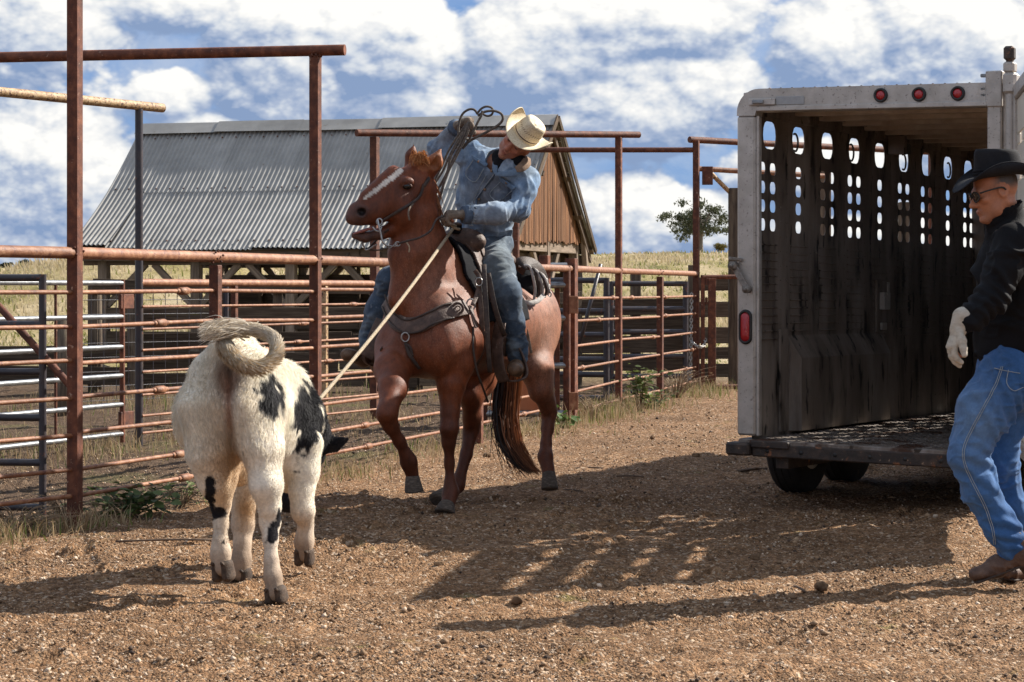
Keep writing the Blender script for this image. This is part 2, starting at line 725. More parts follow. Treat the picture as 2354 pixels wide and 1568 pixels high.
    def mesh(s, iso=0.0):
        gr = vdb.FloatGrid(1.0)
        gr.copyFromArray(s.D)
        pts, quads = gr.convertToQuads(iso)
        P = np.asarray(pts, float) * s.h + s.lo
        Q = np.asarray(quads)
        e1 = P[Q[:, 1]] - P[Q[:, 0]]
        e2 = P[Q[:, 3]] - P[Q[:, 0]]
        nn = np.cross(e1, e2)
        vol = np.einsum('ij,ij->i', P[Q].mean(1) - P.mean(0), nn).sum()
        if vol < 0:
            Q = Q[:, ::-1]
        return P, Q


def vnormals(P, Q):
    n = np.cross(P[Q[:, 2]] - P[Q[:, 0]], P[Q[:, 3]] - P[Q[:, 1]])
    N = np.zeros_like(P)
    for i in range(4):
        np.add.at(N, Q[:, i], n)
    return N / np.maximum(np.linalg.norm(N, axis=1, keepdims=True), 1e-12)


def relax(P, Q, it=2, w=0.5):
    """light smoothing along the quads' edges"""
    for _ in range(it):
        S = np.zeros_like(P)
        c = np.zeros(len(P))
        for i in range(4):
            a, b = Q[:, i], Q[:, (i + 1) % 4]
            np.add.at(S, a, P[b])
            np.add.at(S, b, P[a])
            np.add.at(c, a, 1)
            np.add.at(c, b, 1)
        P = P * (1 - w) + w * S / np.maximum(c, 1)[:, None]
    return P


def gauss(P, c, r):
    d = (P - np.asarray(c)) / np.asarray(r, float)
    return np.exp(-np.sum(d * d, axis=1))


def lerp(a, b, t):
    t = np.asarray(t)[:, None]
    return np.asarray(a, float) * (1 - t) + np.asarray(b, float) * t


def sstep(x, a, b):
    t = np.clip((x - a) / (b - a), 0, 1)
    return t * t * (3 - 2 * t)


def nrm(v):
    v = np.asarray(v, float)
    return v / np.linalg.norm(v)
# ---------------------------------------------------------------- land
def terrain(X, Y):
    X, Y = np.asarray(X, float), np.asarray(Y, float)
    r = sstep(Y, 38.0, 155.0)
    side = sstep(X / np.maximum(np.abs(Y), 1.0), -0.19, -0.12)
    z = r * (1.2 + 2.45 * side)
    z = z - (1 - side) * 0 + (1 - side) * sstep(Y, 150, 650) * 6.2 - side * sstep(Y, 165, 420) * 2.5
    z = z + 2.1 * np.exp(-((X + 14.5) / 6.0) ** 2 - ((Y - 76.0) / 11.0) ** 2)
    z = z + 1.6 * np.exp(-((X + 11.0) / 2.6) ** 2 - ((Y - 80.0) / 9.0) ** 2) * 0.3
    P = np.stack([X, Y, np.zeros_like(X)], -1).reshape(-1, 3)
    z = z + (fbm(P, 0.06, 3, 5) * 0.22).reshape(X.shape) * sstep(Y, 45, 80)
    return z


_pr = np.random.default_rng(77)
PRINTS = []
for _i in range(230):                        # hoof prints, denser where the animals have been working
    _c = _pr.choice(4)
    _m, _s = (((-.9, 10.6), (1.1, 1.5)), ((.2, 9.2), (1.6, 1.1)), ((-.2, 12.4), (.9, 1.0)), ((1.3, 9.8), (1.3, 1.2)))[_c]
    PRINTS.append((_pr.normal(_m[0], _s[0]), _pr.normal(_m[1], _s[1]), _pr.uniform(0, 6.283), _pr.uniform(.045, .07), _pr.uniform(.008, .02)))
RUTS = [((-3.2, 8.3), (3.6, 8.9), .10), ((-3.0, 7.5), (3.4, 7.9), .10), ((-.6, 16.5), (1.2, 10.2), .11), ((.9, 16.8), (2.8, 10.6), .11)]


def relief(P):
    """clods, scuffs, hoof prints and faint wheel ruts of the yard"""
    rel = fbm(P, 1.1, 2, 3) * 0.016
    cl = fbm(P, 11.0, 3, 9, 0.62)
    rel += np.maximum(cl, -0.25) * 0.0085 + np.maximum(vnoise(P, 26.0, 21) - 0.02, 0) * 0.015
    rel += np.maximum(fbm(P, 2.6, 3, 33) - 0.42, 0) * cl * 0.04
    x, y = P[:, 0], P[:, 1]
    for (cx, cy, a, r, dp) in PRINTS:
        k = np.where((np.abs(x - cx) < r * 3) & (np.abs(y - cy) < r * 3))[0]
        if len(k):
            dx, dy = x[k] - cx, y[k] - cy
            u = (dx * math.cos(a) + dy * math.sin(a)) / (r * 1.25)
            v = (-dx * math.sin(a) + dy * math.cos(a)) / r
            d = np.sqrt(u * u + v * v)
            rel[k] += -dp * (1 - sstep(d, .65, 1.05)) + dp * .55 * np.exp(-((d - 1.25) / .28) ** 2)
    for (A, B, w) in RUTS:
        ax, ay = B[0] - A[0], B[1] - A[1]
        L2 = ax * ax + ay * ay
        t = ((x - A[0]) * ax + (y - A[1]) * ay) / L2
        d = np.abs((x - A[0]) * ay - (y - A[1]) * ax) / math.sqrt(L2) + .05 * vnoise(P, 1.5, 91)
        m_ = (t > 0) & (t < 1)
        rel = rel + np.where(m_, -.012 * np.exp(-(d / w) ** 2) * (.6 + .4 * np.sin(t * math.sqrt(L2) * 55)) + .007 * np.exp(-((d - w * 1.7) / .05) ** 2), 0)
    return rel - 0.004


def axis_steps(spans):
    o = [spans[0][0]]
    for a, b, d0, d1 in spans:
        x, q = a, d0
        n = max(2, int(round((b - a) / (0.5 * (d0 + d1)))))
        w = np.linspace(d0, d1, n)
        w = w / w.sum() * (b - a)
        o += list(a + np.cumsum(w))
    return np.array(o)


gx = axis_steps([(-900, -60, 90, 8), (-60, -12, 3, 0.6), (-12, -3.6, 0.25, 0.035), (-3.6, 4.2, 0.024, 0.024), (4.2, 12, 0.06, 0.5),
                 (12, 60, 0.8, 4), (60, 900, 10, 90)])
gy = axis_steps([(-300, -10, 60, 5), (-10, 6.2, 3, 0.15), (6.2, 13.5, 0.022, 0.036), (13.5, 32, 0.045, 0.16), (32, 160, 0.3, 2.2),
                 (160, 1500, 4, 90)])
GXX, GYY = np.meshgrid(gx, gy)
GP = np.stack([GXX.ravel(), GYY.ravel(), np.zeros(GXX.size)], -1)
gz = terrain(GXX, GYY).ravel()
near = sstep(GP[:, 1], 4, 6.4) * (1 - sstep(GP[:, 1], 30, 45)) * (1 - sstep(np.abs(GP[:, 0]), 9, 13))
idx = np.where(near > 0.01)[0]
Pn = GP[idx]
rel = relief(Pn)
gz[idx] += rel * near[idx]


def ground_z(x, y):
    """height of the open land (without the clods)"""
    return float(terrain(np.array([x]), np.array([y]))[0])


GP[:, 2] = gz
nxg, nyg = len(gx), len(gy)
ii = (np.arange(nyg - 1)[:, None] * nxg + np.arange(nxg - 1)[None, :]).ravel()
GF = np.stack([ii, ii + 1, ii + 1 + nxg, ii + nxg], -1)
gme = mesh_from('ground', GP, GF, smooth=True)
# packed wheel tracks and a scuffed, darker lane are worn into the yard
# cover: red channel = grass share, green = damp mud of the pens
fence_line = lambda Y: np.interp(Y, [6, 11.97, 14.9, 21.2, 23.8, 28.1, 60], [-4.5, -2.41, -1.35, .58, 1.17, 2.38, 14.0])
behind = sstep(fence_line(GP[:, 1]) - GP[:, 0], -0.1, 0.5)
grass = sstep(GP[:, 1], 28, 38)
pen = behind * (1 - grass)
gcov = np.stack([grass, pen, behind, np.ones(len(GP))], -1)
set_marking(gme, gcov)

m, t, b = new_mat('yard_and_field')
pos = t.n('ShaderNodeNewGeometry').outputs['Position']
at = t.n('ShaderNodeAttribute')
at.attribute_name = 'marking'
sep = t.n('ShaderNodeSeparateColor')
t.l(at.outputs['Color'], sep.inputs[0])
nA = t.noise(t.vmath('MULTIPLY', pos, (.6, 1.3, 1)), 0.9, 6, 0.65)
nB = t.noise(pos, 14.0, 6, 0.7)
nC = t.noise(pos, 95.0, 3, 0.7)
nD = t.noise(pos, 45.0, 3, 0.6)
dirt = t.ramp(t.maprange(nB, 0.28, 0.72), [(0, (.112, .058, .028)), (.45, (.235, .127, .063)), (1, (.40, .25, .14))])
dirt = t.mix(t.maprange(nA, .42, .62, 0, .75), dirt, (.145, .078, .038, 1))
dirt = t.mix(t.maprange(nC, .555, .66, 0, .8, True), dirt, (.50, .36, .24, 1))
dirt = t.mix(t.maprange(nD, .57, .66, 0, .7, True), dirt, (.09, .052, .03, 1))
nG = t.noise(pos, 1.7, 4, .65)
dirt = t.mix(t.maprange(nG, .62, .74, 0, .45, True), dirt, (.20, .22, .06, 1))
def grains(scale):
    nd = t.n('ShaderNodeTexVoronoi', feature='F1')
    t.put(nd.inputs['Vector'], t.vmath('MULTIPLY', pos, (1, 1, .35)))
    nd.inputs['Scale'].default_value = scale
    nd.inputs['Randomness'].default_value = 1.0
    return nd


g1, g2 = grains(66.0), grains(135.0)
tone1 = t.n('ShaderNodeSeparateColor')
t.l(g1.outputs['Color'], tone1.inputs[0])
hs1 = t.n('ShaderNodeHueSaturation')
t.put(hs1.inputs['Value'], t.maprange(tone1.outputs[0], 0, 1, .62, 1.42))
t.put(hs1.inputs['Color'], dirt)
dirt = hs1.outputs[0]
dirt = t.mix(t.maprange(tone1.outputs[1], .90, .93, 0, .7), dirt, (.56, .43, .31, 1))
mud = t.ramp(t.maprange(nB, 0.3, 0.7), [(0, (.045, .028, .017)), (.6, (.11, .07, .044)), (1, (.25, .175, .115))])
mud = t.mix(t.maprange(t.noise(pos, .55, 4, .6), .56, .72, 0, .5, True), mud, (.17, .17, .06, 1))
sc1 = t.vmath('MULTIPLY', pos, (1.0, 0.22, 1.0))
gn = t.noise(sc1, 0.35, 5, .65)
gcol = t.ramp(t.maprange(gn, .32, .68), [(0, (.13, .135, .035)), (.32, (.30, .25, .10)), (.62, (.46, .365, .22)), (1, (.56, .46, .31))])
gfin = t.noise(t.vmath('MULTIPLY', pos, (1, .3, 1)), 4.0, 5, .75)
gcol = t.mix(t.maprange(gfin, .35, .72, 0, .55), gcol, (.19, .155, .065, 1))
base = t.mix(sep.outputs[1], dirt, mud)
base = t.mix(sep.outputs[0], base, gcol)
t.l(base, b.inputs['Base Color'])
b.inputs['Roughness'].default_value = 0.95
b.inputs['Specular IOR Level'].default_value = 0.15
bn = t.n('ShaderNodeBump')
bn.inputs["Strength"].default_value = 1.0
bn.inputs['Distance'].default_value = 0.020
peb = t.math('ADD', t.math('MULTIPLY', g1.outputs['Distance'], -1.0), t.math('MULTIPLY', g2.outputs['Distance'], -.5))
peb = t.math('MULTIPLY', peb, t.maprange(t.noise(pos, 2.2, 3, .6), .3, .6, .35, 1.0))
hsum = t.math('ADD', t.math('MULTIPLY', t.noise(pos, 40, 5, .72), .8), peb)
t.l(hsum, bn.inputs['Height'])
t.l(bn.outputs[0], b.inputs['Normal'])
M_GROUND = m
add('ground', gme, M_GROUND, kind='structure')


# loose stones over the yard
def scatter_mesh(name, centres, sizes, cols, mat, seed=1, aspect=(1, 1, .7)):
    r = np.random.default_rng(seed)
    O = np.array([(1, 0, 0), (-1, 0, 0), (0, 1, 0), (0, -1, 0), (0, 0, 1), (0, 0, -1.0)])
    F = np.array([(0, 2, 4), (2, 1, 4), (1, 3, 4), (3, 0, 4), (2, 0, 5), (1, 2, 5), (3, 1, 5), (0, 3, 5)])
    n = len(centres)
    jit = 1 + r.uniform(-.35, .35, (n, 6, 1))
    a = r.uniform(0, 6.283, n)
    ti = r.uniform(-.5, .5, n)
    B = O[None] * jit * np.array(aspect)
    x = B[..., 0] * np.cos(ti)[:, None] + B[..., 2] * np.sin(ti)[:, None]
    z = -B[..., 0] * np.sin(ti)[:, None] + B[..., 2] * np.cos(ti)[:, None]
    y = B[..., 1] * r.uniform(.6, 1.1, (n, 1))
    X = x * np.cos(a)[:, None] - y * np.sin(a)[:, None]
    Y = x * np.sin(a)[:, None] + y * np.cos(a)[:, None]
    V = np.stack([X, Y, z], -1) * np.asarray(sizes)[:, None, None] + np.asarray(centres)[:, None, :]
    FF = (F[None] + (np.arange(n) * 6)[:, None, None]).reshape(-1, 3)
    me = mesh_from(name, V.reshape(-1, 3), FF)
    set_marking(me, np.repeat(cols, 6, axis=0))
    return me


def micro(x, y):
    return relief(np.stack([x, y, np.zeros_like(x)], -1))


M_STONE = col_mat('stone', 0.9, 0.25, 40, 0.3, 160)
ns = 110000
u = RNG.random(ns)
sy_ = 6.6 * np.exp(u * math.log(27.0 / 6.6))
sx_ = RNG.uniform(-.27, .285, ns) * sy_
keep = (sx_ > fence_line(sy_) - 2.6)
dens_ = fbm(np.stack([sx_, sy_, 0 * sx_], -1), 1.6, 3, 61)
keep &= RNG.random(ns) < np.clip(.55 + .95 * dens_, .06, 1)
sx_, sy_ = sx_[keep], sy_[keep]
sz = np.clip(RNG.lognormal(-5.42, .45, len(sx_)), .0025, .024) * (1 + (sy_ - 7) * .02)
tone = RNG.random(len(sx_))[:, None]
cc = lerp((.12, .068, .036), (.42, .28, .17), tone[:, 0])
pale = RNG.random(len(sx_)) < .11
cc[pale] = np.array((.66, .52, .39)) * RNG.uniform(.75, 1.1, (pale.sum(), 1))
dark_ = RNG.random(len(sx_)) < .16
cc[dark_] = np.array((.075, .05, .036)) * RNG.uniform(.7, 1.5, (dark_.sum(), 1))
cz = micro(sx_, sy_) + sz * .25
add('gravel', scatter_mesh('gravel', np.stack([sx_, sy_, cz], -1), sz, cc, M_STONE), M_STONE, kind='stuff')

# a few dozen fist-sized clods and stones that can be told apart
CLODS = [(500, 1238, .022, 'small clod on the lit yard between the two shadows left of the calf'), (860, 1440, .020, 'brown clod in the sunlit foreground below the horse'),
         (1600, 1052, .032, 'dark stone standing alone on the bright gravel left of the trailer'), (1500, 1008, .026, 'small stone on the bright gravel beyond the horse'),
         (1735, 1285, .024, 'clod lying in the stripes of light under the trailer shadow'), (1890, 1352, .028, 'largest dark clod, on the edge of the man\'s shadow'),
         (1345, 1240, .026, 'clod in the trailer\'s shadow below the horse\'s hind foot'), (1190, 1385, .024, 'flat clod on the sunlit ground left of the man\'s shadow tip'),
         (1935, 1190, .026, 'clod in deep shade in front of the trailer wheels'), (1010, 1300, .022, 'little clod just below the horse\'s planted hoof, at the shadow edge'),
         (1120, 1050, .030, 'pale stone on the ground by the horse\'s tail'), (330, 1290, .018, 'pebble sized clod at the calf\'s left shadow')]


def lump_mesh(seed, size, flat=.7):
    P, Q = Solid((-1.4, -1.4, -1.4), (1.4, 1.4, 1.4), .2).ell((0, 0, 0), (1, .8, flat), k=0).mesh()
    P = P * (1 + .35 * fbm(P + seed * 7.7, 1.3, 3, seed))[:, None]
    return mesh_from('clod', P * size, Q)


M_CLOD = surf('clod_earth', [(.07, .045, .028), (.16, .10, .06), (.30, .2, .12)], 25, .95, bump=.5, spec=.1)
for i, (px, py, s_, lab) in enumerate(CLODS):
    p = G(px, py)
    o = add('clod', lump_mesh(i, s_), M_CLOD)
    o.location = (p[0], p[1], s_ * .35)
    tag(o, lab, 'clod', 'clods lying on the yard')
# sticks lying about
M_STICK = surf('dry_stick', [(.07, .045, .03), (.16, .105, .07)], 12, .9, bump=.3)
STICKS = [((265, 1247), (485, 1243), .012, 'long thin dark stick on the yard beside the calf'),
          ((1322, 1078), (1385, 1077), .012, 'thin stick lying just right of the horse\'s raised hind hoof'),
          ((1417, 1096), (1480, 1098), .014, 'short split stick at the shadow\'s edge before the trailer'),
          ((1694, 1087), (1762, 1080), .02, 'flat dark stick beside the trailer wheel'),
          ((1850, 1362), (1826, 1350), .011, 'pale short stick on the sunlit strip of gravel'),
          ((1290, 1128), (1340, 1131), .012, 'dark splinter at the edge of the big shadow')]
for (a, b_, r_, lab) in STICKS:
    A, B = G(*a), G(*b_)
    A[2] = B[2] = r_ * .4
    mid = (A + B) / 2 + np.array((0, .01, r_ * .3))
    o = MB().tube(spline([A, mid, B], 3), r_ * .5, 6).build('stick', M_STICK)
    tag(o, lab, 'stick', 'sticks lying on the yard')


# ---- grasses
def blades(name, roots, heights, lean, widths, cols, mat, segs=2, seed=3, kind='stuff'):
    """thin bent blades: roots (n,3), lean (n,2)"""
    r = np.random.default_rng(seed)
    n = len(roots)
    a = r.uniform(0, 6.283, n)
    sd = np.stack([np.cos(a), np.sin(a) * .4, np.zeros(n)], -1)
    P = []
    for i in range(segs + 1):
        f = i / segs
        c = roots + np.stack([lean[:, 0] * f * f, lean[:, 1] * f * f, heights * f * (1 - .18 * f)], -1)
        w = widths * (1 - f) ** .7
        if i < segs:
            P += [c - sd * w[:, None], c + sd * w[:, None]]
        else:
            P += [c]
    k = len(P)
    V = np.stack(P, 1).reshape(-1, 3)
    tris = []
    for i in range(segs - 1):
        tris += [(2 * i, 2 * i + 1, 2 * i + 3), (2 * i, 2 * i + 3, 2 * i + 2)]
    tris.append((2 * segs - 2, 2 * segs - 1, 2 * segs))
    F = (np.array(tris)[None] + (np.arange(n) * k)[:, None, None]).reshape(-1, 3)
    me = mesh_from(name, V, F)
    set_marking(me, np.repeat(cols, k, axis=0))
    return add(name, me, mat, kind=kind)


def leaf_mat(name, trans=.35):
    m, t, b = new_mat(name)
    at = t.n('ShaderNodeAttribute')
    at.attribute_name = 'marking'
    t.l(at.outputs['Color'], b.inputs['Base Color'])
    b.inputs['Roughness'].default_value = .6
    b.inputs['Specular IOR Level'].default_value = .3
    tr = t.n('ShaderNodeBsdfTranslucent')
    t.l(at.outputs['Color'], tr.inputs['Color'])
    mx = t.n('ShaderNodeMixShader')
    mx.inputs[0].default_value = trans
    t.l(b.outputs[0], mx.inputs[1])
    t.l(tr.outputs[0], mx.inputs[2])
    outn = [q for q in m.node_tree.nodes if q.type == 'OUTPUT_MATERIAL'][0]
    t.l(mx.outputs[0], outn.inputs['Surface'])
    return m


M_BLADE = leaf_mat('grass_blade')
# dry field grass beyond the pens
n = 140000
gy_ = 30 * np.exp(RNG.random(n) * math.log(175 / 30))
gx_ = RNG.uniform(-.36, .34, n) * gy_
pt = fbm(np.stack([gx_, gy_ * .3, 0 * gx_], -1), .22, 4, 71)
kp = RNG.random(n) < np.clip(.55 + .5 * pt, .1, 1)
kp &= ~((gx_ > -9.5) & (gx_ < 2.2) & (gy_ > 36.5) & (gy_ < 47))
gx_, gy_, pt = gx_[kp], gy_[kp], pt[kp]
hh = RNG.uniform(.10, .34, len(gx_)) * (1 + .5 * np.clip(pt, -.6, .8)) * sstep(gy_, 25, 50)
cc = lerp((.36, .29, .16), (.60, .50, .34), RNG.random(len(gx_)))
gr_ = RNG.random(len(gx_)) < np.clip(.28 - .5 * pt, 0, .8)
cc[gr_] = lerp((.13, .15, .035), (.26, .26, .08), RNG.random(gr_.sum()))
blades('field_grass', np.stack([gx_, gy_, terrain(gx_, gy_) - .02], -1), hh, RNG.normal(-.04, .09, (len(gx_), 2)), gy_ * .00035 + .006, cc, M_BLADE, 2)


# short dry weeds along the feet of the fences
def weeds_along(name, a, b, n, spread, h0, h1, seed, green=.15, kind='stuff'):
    r = np.random.default_rng(seed)
    t_ = r.random(n)
    a, b = np.asarray(a), np.asarray(b)
    c = a[None, :2] * (1 - t_)[:, None] + b[None, :2] * t_[:, None] + r.normal(0, spread, (n, 2))
    cl = fbm(np.concatenate([c, np.zeros((n, 1))], 1), 1.2, 3, seed)
    k = r.random(n) < np.clip(.5 + .9 * cl, 0.03, 1)
    c, cl = c[k], cl[k]
    n = len(c)
    h = r.uniform(h0, h1, n) * (.7 + .6 * np.clip(cl + .3, 0, 1))
    cc = lerp((.22, .14, .07), (.52, .40, .24), r.random(n))
    g_ = r.random(n) < green
    cc[g_] = lerp((.08, .11, .02), (.2, .24, .06), r.random(g_.sum()))
    return blades(name, np.concatenate([c, np.zeros((n, 1))], 1), h, r.normal(0, .06, (n, 2)), np.full(n, .0032) * r.uniform(.7, 1.6, n), cc, M_BLADE, 2, seed, kind)


weeds_along('dry_weeds', (-3.2, 10.2), (-2.2, 12.2), 1500, .12, .02, .14, 5)
weeds_along('dry_weeds', (-2.4, 12.2), (-1.3, 15.2), 1700, .15, .02, .13, 6)
weeds_along('dry_weeds', (-1.4, 14.9), (.5, 20.8), 3600, .26, .03, .16, 7)
weeds_along('dry_weeds', (.6, 21), (2.5, 28), 5000, .26, .04, .26, 8, .25)
weeds_along('dry_weeds', (-3.3, 17.5), (-1.4, 21.8), 2600, .6, .03, .20, 9, .12)
weeds_along('dry_weeds', (-4.4, 15.2), (-3.0, 18.2), 1500, .5, .04, .24, 10, .15)
weeds_along('dry_weeds', (-6.5, 22), (-1.0, 27), 3000, 1.0, .04, .25, 12, .3)
# ---------------------------------------------------------------- pens: pipe fences, gates, planks, barn, trees
M_RUST = surf('rusted_pipe', [(.045, .014, .008), (.115, .034, .015), (.23, .08, .035)], 16, .72, bump=.35, bump_scale=90, spec=.45,
              spots=[((.36, .22, .15), 30, .64, .08)], rnd=.18)
M_RUSTLIT = surf('sunlit_rust_pipe', [(.115, .042, .018), (.245, .100, .046), (.40, .215, .12)], 18, .6, bump=.35, bump_scale=90, spec=.5,  # lighter copy of the rust, sunlight on the rails put into its colour
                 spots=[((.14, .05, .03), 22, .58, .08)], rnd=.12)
M_OLDPAINT = surf('flaking_pipe', [(.16, .06, .03), (.42, .27, .13), (.55, .42, .26)], 30, .6, bump=.5, bump_scale=70,
                  spots=[((.09, .035, .02), 40, .55, .06)])
M_DARKPIPE = surf('dark_painted_pipe', [(.018, .016, .022), (.035, .03, .036), (.06, .042, .038)], 10, .42, bump=.2, spec=.5,
                  spots=[((.14, .05, .028), 15, .63, .06)], rnd=.1)
M_GALV = surf('galvanised_pipe', [(.16, .165, .17), (.27, .275, .28), (.42, .42, .41)], 14, .38, metal=.7, bump=.15, spec=.5,
              spots=[((.25, .12, .06), 20, .66, .08)])
M_ORANGE = surf('orange_sheet', [(.32, .095, .035), (.42, .14, .055), (.48, .18, .08)], 6, .6, bump=.1,
                spots=[((.20, .07, .035), 8, .68, .1)])
M_WEATHER = surf('weathered_board', [(.034, .024, .017), (.078, .055, .038), (.14, .105, .075)], 5, .9, bump=.7, bump_scale=9, stretch=(.5, .5, 9), rnd=.25,
                 space='Object', spots=[((.12, .105, .025), 3.5, .64, .1)], spec=.2)
M_TIMBER = surf('grey_timber', [(.10, .075, .055), (.19, .145, .11), (.30, .235, .18)], 4, .9, bump=.7, bump_scale=8, stretch=(.6, 6, 6), rnd=.2, space='Object', spec=.2)
M_POSTWOOD = surf('old_post_wood', [(.045, .034, .026), (.12, .09, .065), (.20, .16, .11)], 6, .92, bump=.7, bump_scale=12, stretch=(5, 5, .5), rnd=.2, spec=.2)

_CYL = {}


def pipe(name, a, b, r, mat, parent, n=10, label=None):
    """a straight pipe that shares one unit cylinder mesh per material"""
    key = (mat.name, n)
    if key not in _CYL:
        V, F = tube_vf([(0, 0, -.5), (0, 0, .5)], 1.0, n, True)
        me = bpy.data.meshes.new('pipe')
        me.from_pydata([tuple(v) for v in V], [], F)
        me.polygons.foreach_set('use_smooth', [len(f) == 4 for f in F])
        me.materials.append(mat)
        _CYL[key] = me
    a, b = Vector(tuple(map(float, a))), Vector(tuple(map(float, b)))
    o = bpy.data.objects.new(name, _CYL[key])
    COL.objects.link(o)
    d = b - a
    o.matrix_basis = Matrix.Translation((a + b) / 2) @ d.to_track_quat('Z', 'Y').to_matrix().to_4x4() @ Matrix.Diagonal((r, r, d.length, 1))
    adopt(o, parent)
    if label:
        o['label'] = label
    return o


def beam(name, a, b, w, h, mat, parent=None, up=(0, 0, 1), bev=.004):
    """a squared timber or tube with its own object axes (x along it)"""
    a, b = np.asarray(a, float), np.asarray(b, float)
    R, L = frame_ab(a, b, up)
    V, F = box_vf((L, w, h), bev)
    o = add(name, mesh_from(name, V, F), mat)
    M = Matrix([[R[0, 0], R[0, 1], R[0, 2], 0], [R[1, 0], R[1, 1], R[1, 2], 0], [R[2, 0], R[2, 1], R[2, 2], 0], [0, 0, 0, 1]])
    o.matrix_basis = Matrix.Translation(tuple((a + b) / 2)) @ M
    if parent is not None:
        adopt(o, parent)
    return o


def sqpost(name, x, y, z0, z1, w, mat, parent, dirv=(1, 0, 0)):
    return beam(name, (x, y, z0), (x, y, z1), w, w, mat, parent, up=dirv)


RODS = [1.29, 1.10, .90, .70, .50, .31, .16]


def rods_between(root, a, b, heights, r, mat, seed, couplings=True, off=0.0):
    rr = np.random.default_rng(seed)
    a, b = np.asarray(a, float), np.asarray(b, float)
    d = nrm((b - a)[:2])
    o_ = np.array((d[1], -d[0])) * off
    L = np.linalg.norm(b - a)
    for h in heights:
        j = rr.normal(0, .006, 2)
        A = np.array((a[0] + o_[0], a[1] + o_[1], h + j[0]))
        B = np.array((b[0] + o_[0], b[1] + o_[1], h + j[1]))
        pipe('rail', A, B, r, mat, root, 8)
        if couplings and rr.random() < .6:
            f = rr.uniform(.12, .88)
            c = A + (B - A) * f
            e = (B - A) / L
            mb = MB()
            mb.tube([c - e * .055, c - e * .05, c + e * .05, c + e * .055], [r * 1.1, r * 1.9, r * 1.9, r * 1.1], 8)
            mb.tube([c - e * .085, c - e * .055], r * 1.35, 6).tube([c + e * .055, c + e * .085], r * 1.35, 6)
            mb.build('coupling', mat, root)


# --- fence A: the long rusty pipe fence from the near left to the far right
P0, P1, P2, P3, P4 = (-2.406, 11.97), (-1.347, 14.9), (.58, 21.2), (1.165, 23.75), (2.38, 28.1)
PL = (-3.9, 9.5)
PM = (-1.84, 13.5)
PM2 = (1.76, 25.85)
p3 = lambda p, z=0.0: np.array((p[0], p[1], z))
fa = thing('pipe_fence', 'long rusty pipe fence with tall posts, running from left foreground to the trailer', 'fence', p3(P0))
dA_ = nrm(np.subtract(P1, P0))
dvec = (dA_[0], dA_[1], 0)
for p, top, w in ((P0, 2.93, .066), (P1, 2.90, .066), (P3, 2.96, .066), (P4, 3.22, .075)):
    sqpost('post', p[0], p[1], -.25, top, w, M_RUST, fa, dvec)
sqpost('post', PM[0], PM[1], -.2, 1.45, .062, M_RUST, fa, dvec)
sqpost('post', PM2[0], PM2[1], -.2, 1.45, .07, M_RUST, fa, dvec)
sqpost('post', P2[0], P2[1], -.2, 1.60, .10, M_RUST, fa, dvec)
sqpost('post', P2[0] - .27, P2[1] - .55, -.2, 1.62, .09, M_RUST, fa, dvec)
sqpost('post', PL[0], PL[1], -.2, 2.9, .066, M_RUST, fa, dvec)
for a, b in ((PL, P0), (P0, P1), (P1, P2), (P2, P3), (P3, P4)):
    pipe('top_rail', p3(a, 1.50), p3(b, 1.50), .0335, M_RUSTLIT, fa, 14)
for i, (a, b) in enumerate(((PL, P0), (P0, PM), (PM, P1))):
    rods_between(fa, p3(a), p3(b), RODS, .0125, M_RUSTLIT, 40 + i)
rods_between(fa, p3(P1), p3((-.28, 18.4)), RODS, .0125, M_RUSTLIT, 44)
rods_between(fa, p3((-.28, 18.4)), p3((P2[0] - .27, P2[1] - .55)), RODS, .0125, M_RUSTLIT, 45)
sqpost('post', -.28, 18.4, -.2, 1.45, .062, M_RUST, fa, dvec)
for i, (a, b) in enumerate(((P2, P3), (P3, PM2), (PM2, P4))):
    rods_between(fa, p3(a), p3(b), [1.21, .98, .74, .52, .30, .10], .0135, M_RUSTLIT, 50 + i)
# weld beads where the top rail meets the posts
for p in (P0, PM, P1, P3, P4, PM2):
    mb = MB()
    for k in range(10):
        a_ = k / 10 * 6.283
        s_ = -1 if k % 2 else 1
        c = p3(p, 1.5) + np.array((dA_[0] * .037 * s_, dA_[1] * .037 * s_, 0)) + .035 * np.array((0, 0, 1)) * math.cos(a_) + .035 * math.sin(a_) * np.array((dA_[1], -dA_[0], 0))
        mb.tube([c - (.006, 0, .004), c + (0, 0, .0), c + (.006, 0, .004)], [.004, .009, .004], 6)
    mb.build('weld', M_RUST, fa)

# --- overhead bars of the gateways
HC = (-4.75, 15.55)
oh = thing('gateway_header', 'dark rusty overhead pipe welded on the tall post left of the horse, nearest the calf', 'overhead bar', p3(P1, 2.9))
e = nrm(np.subtract(P1, HC))
hb = pipe('header_pipe', p3(HC, 2.935), p3((P1[0] + e[0] * .21, P1[1] + e[1] * .21), 2.935), .038, M_RUST, oh, 14)
mbh = MB()
for k in range(9):
    a_ = k / 9 * 6.283
    c = p3(P1, 2.90) + np.array((.04 * math.cos(a_), .04 * math.sin(a_), 0))
    mbh.tube([c - (0, 0, .012), c, c + (0, 0, .012)], [.004, .010, .004], 6)
mbh.build('weld', M_RUST, oh)
PB0, PB1 = (-3.08, 17.96), (-1.37, 21.7)
oh = thing('gateway_header', 'flaking yellowish overhead pipe ending on the dark post at upper left', 'overhead bar', p3(PB0, 2.8))
e = nrm(np.subtract(PB0, HC))
pipe('header_pipe', p3(HC, 2.82), p3((PB0[0] + e[0] * .28, PB0[1] + e[1] * .28), 2.815), .038, M_OLDPAINT, oh, 14)
pipe('post', p3(HC, -.2), p3(HC, 3.0), .045, M_DARKPIPE, oh, 12)
oh = thing('gateway_header', 'overhead rusty pipe passing behind the rider at hat height', 'overhead bar', p3(P3, 2.9))
e = nrm(np.subtract(P3, PB1))
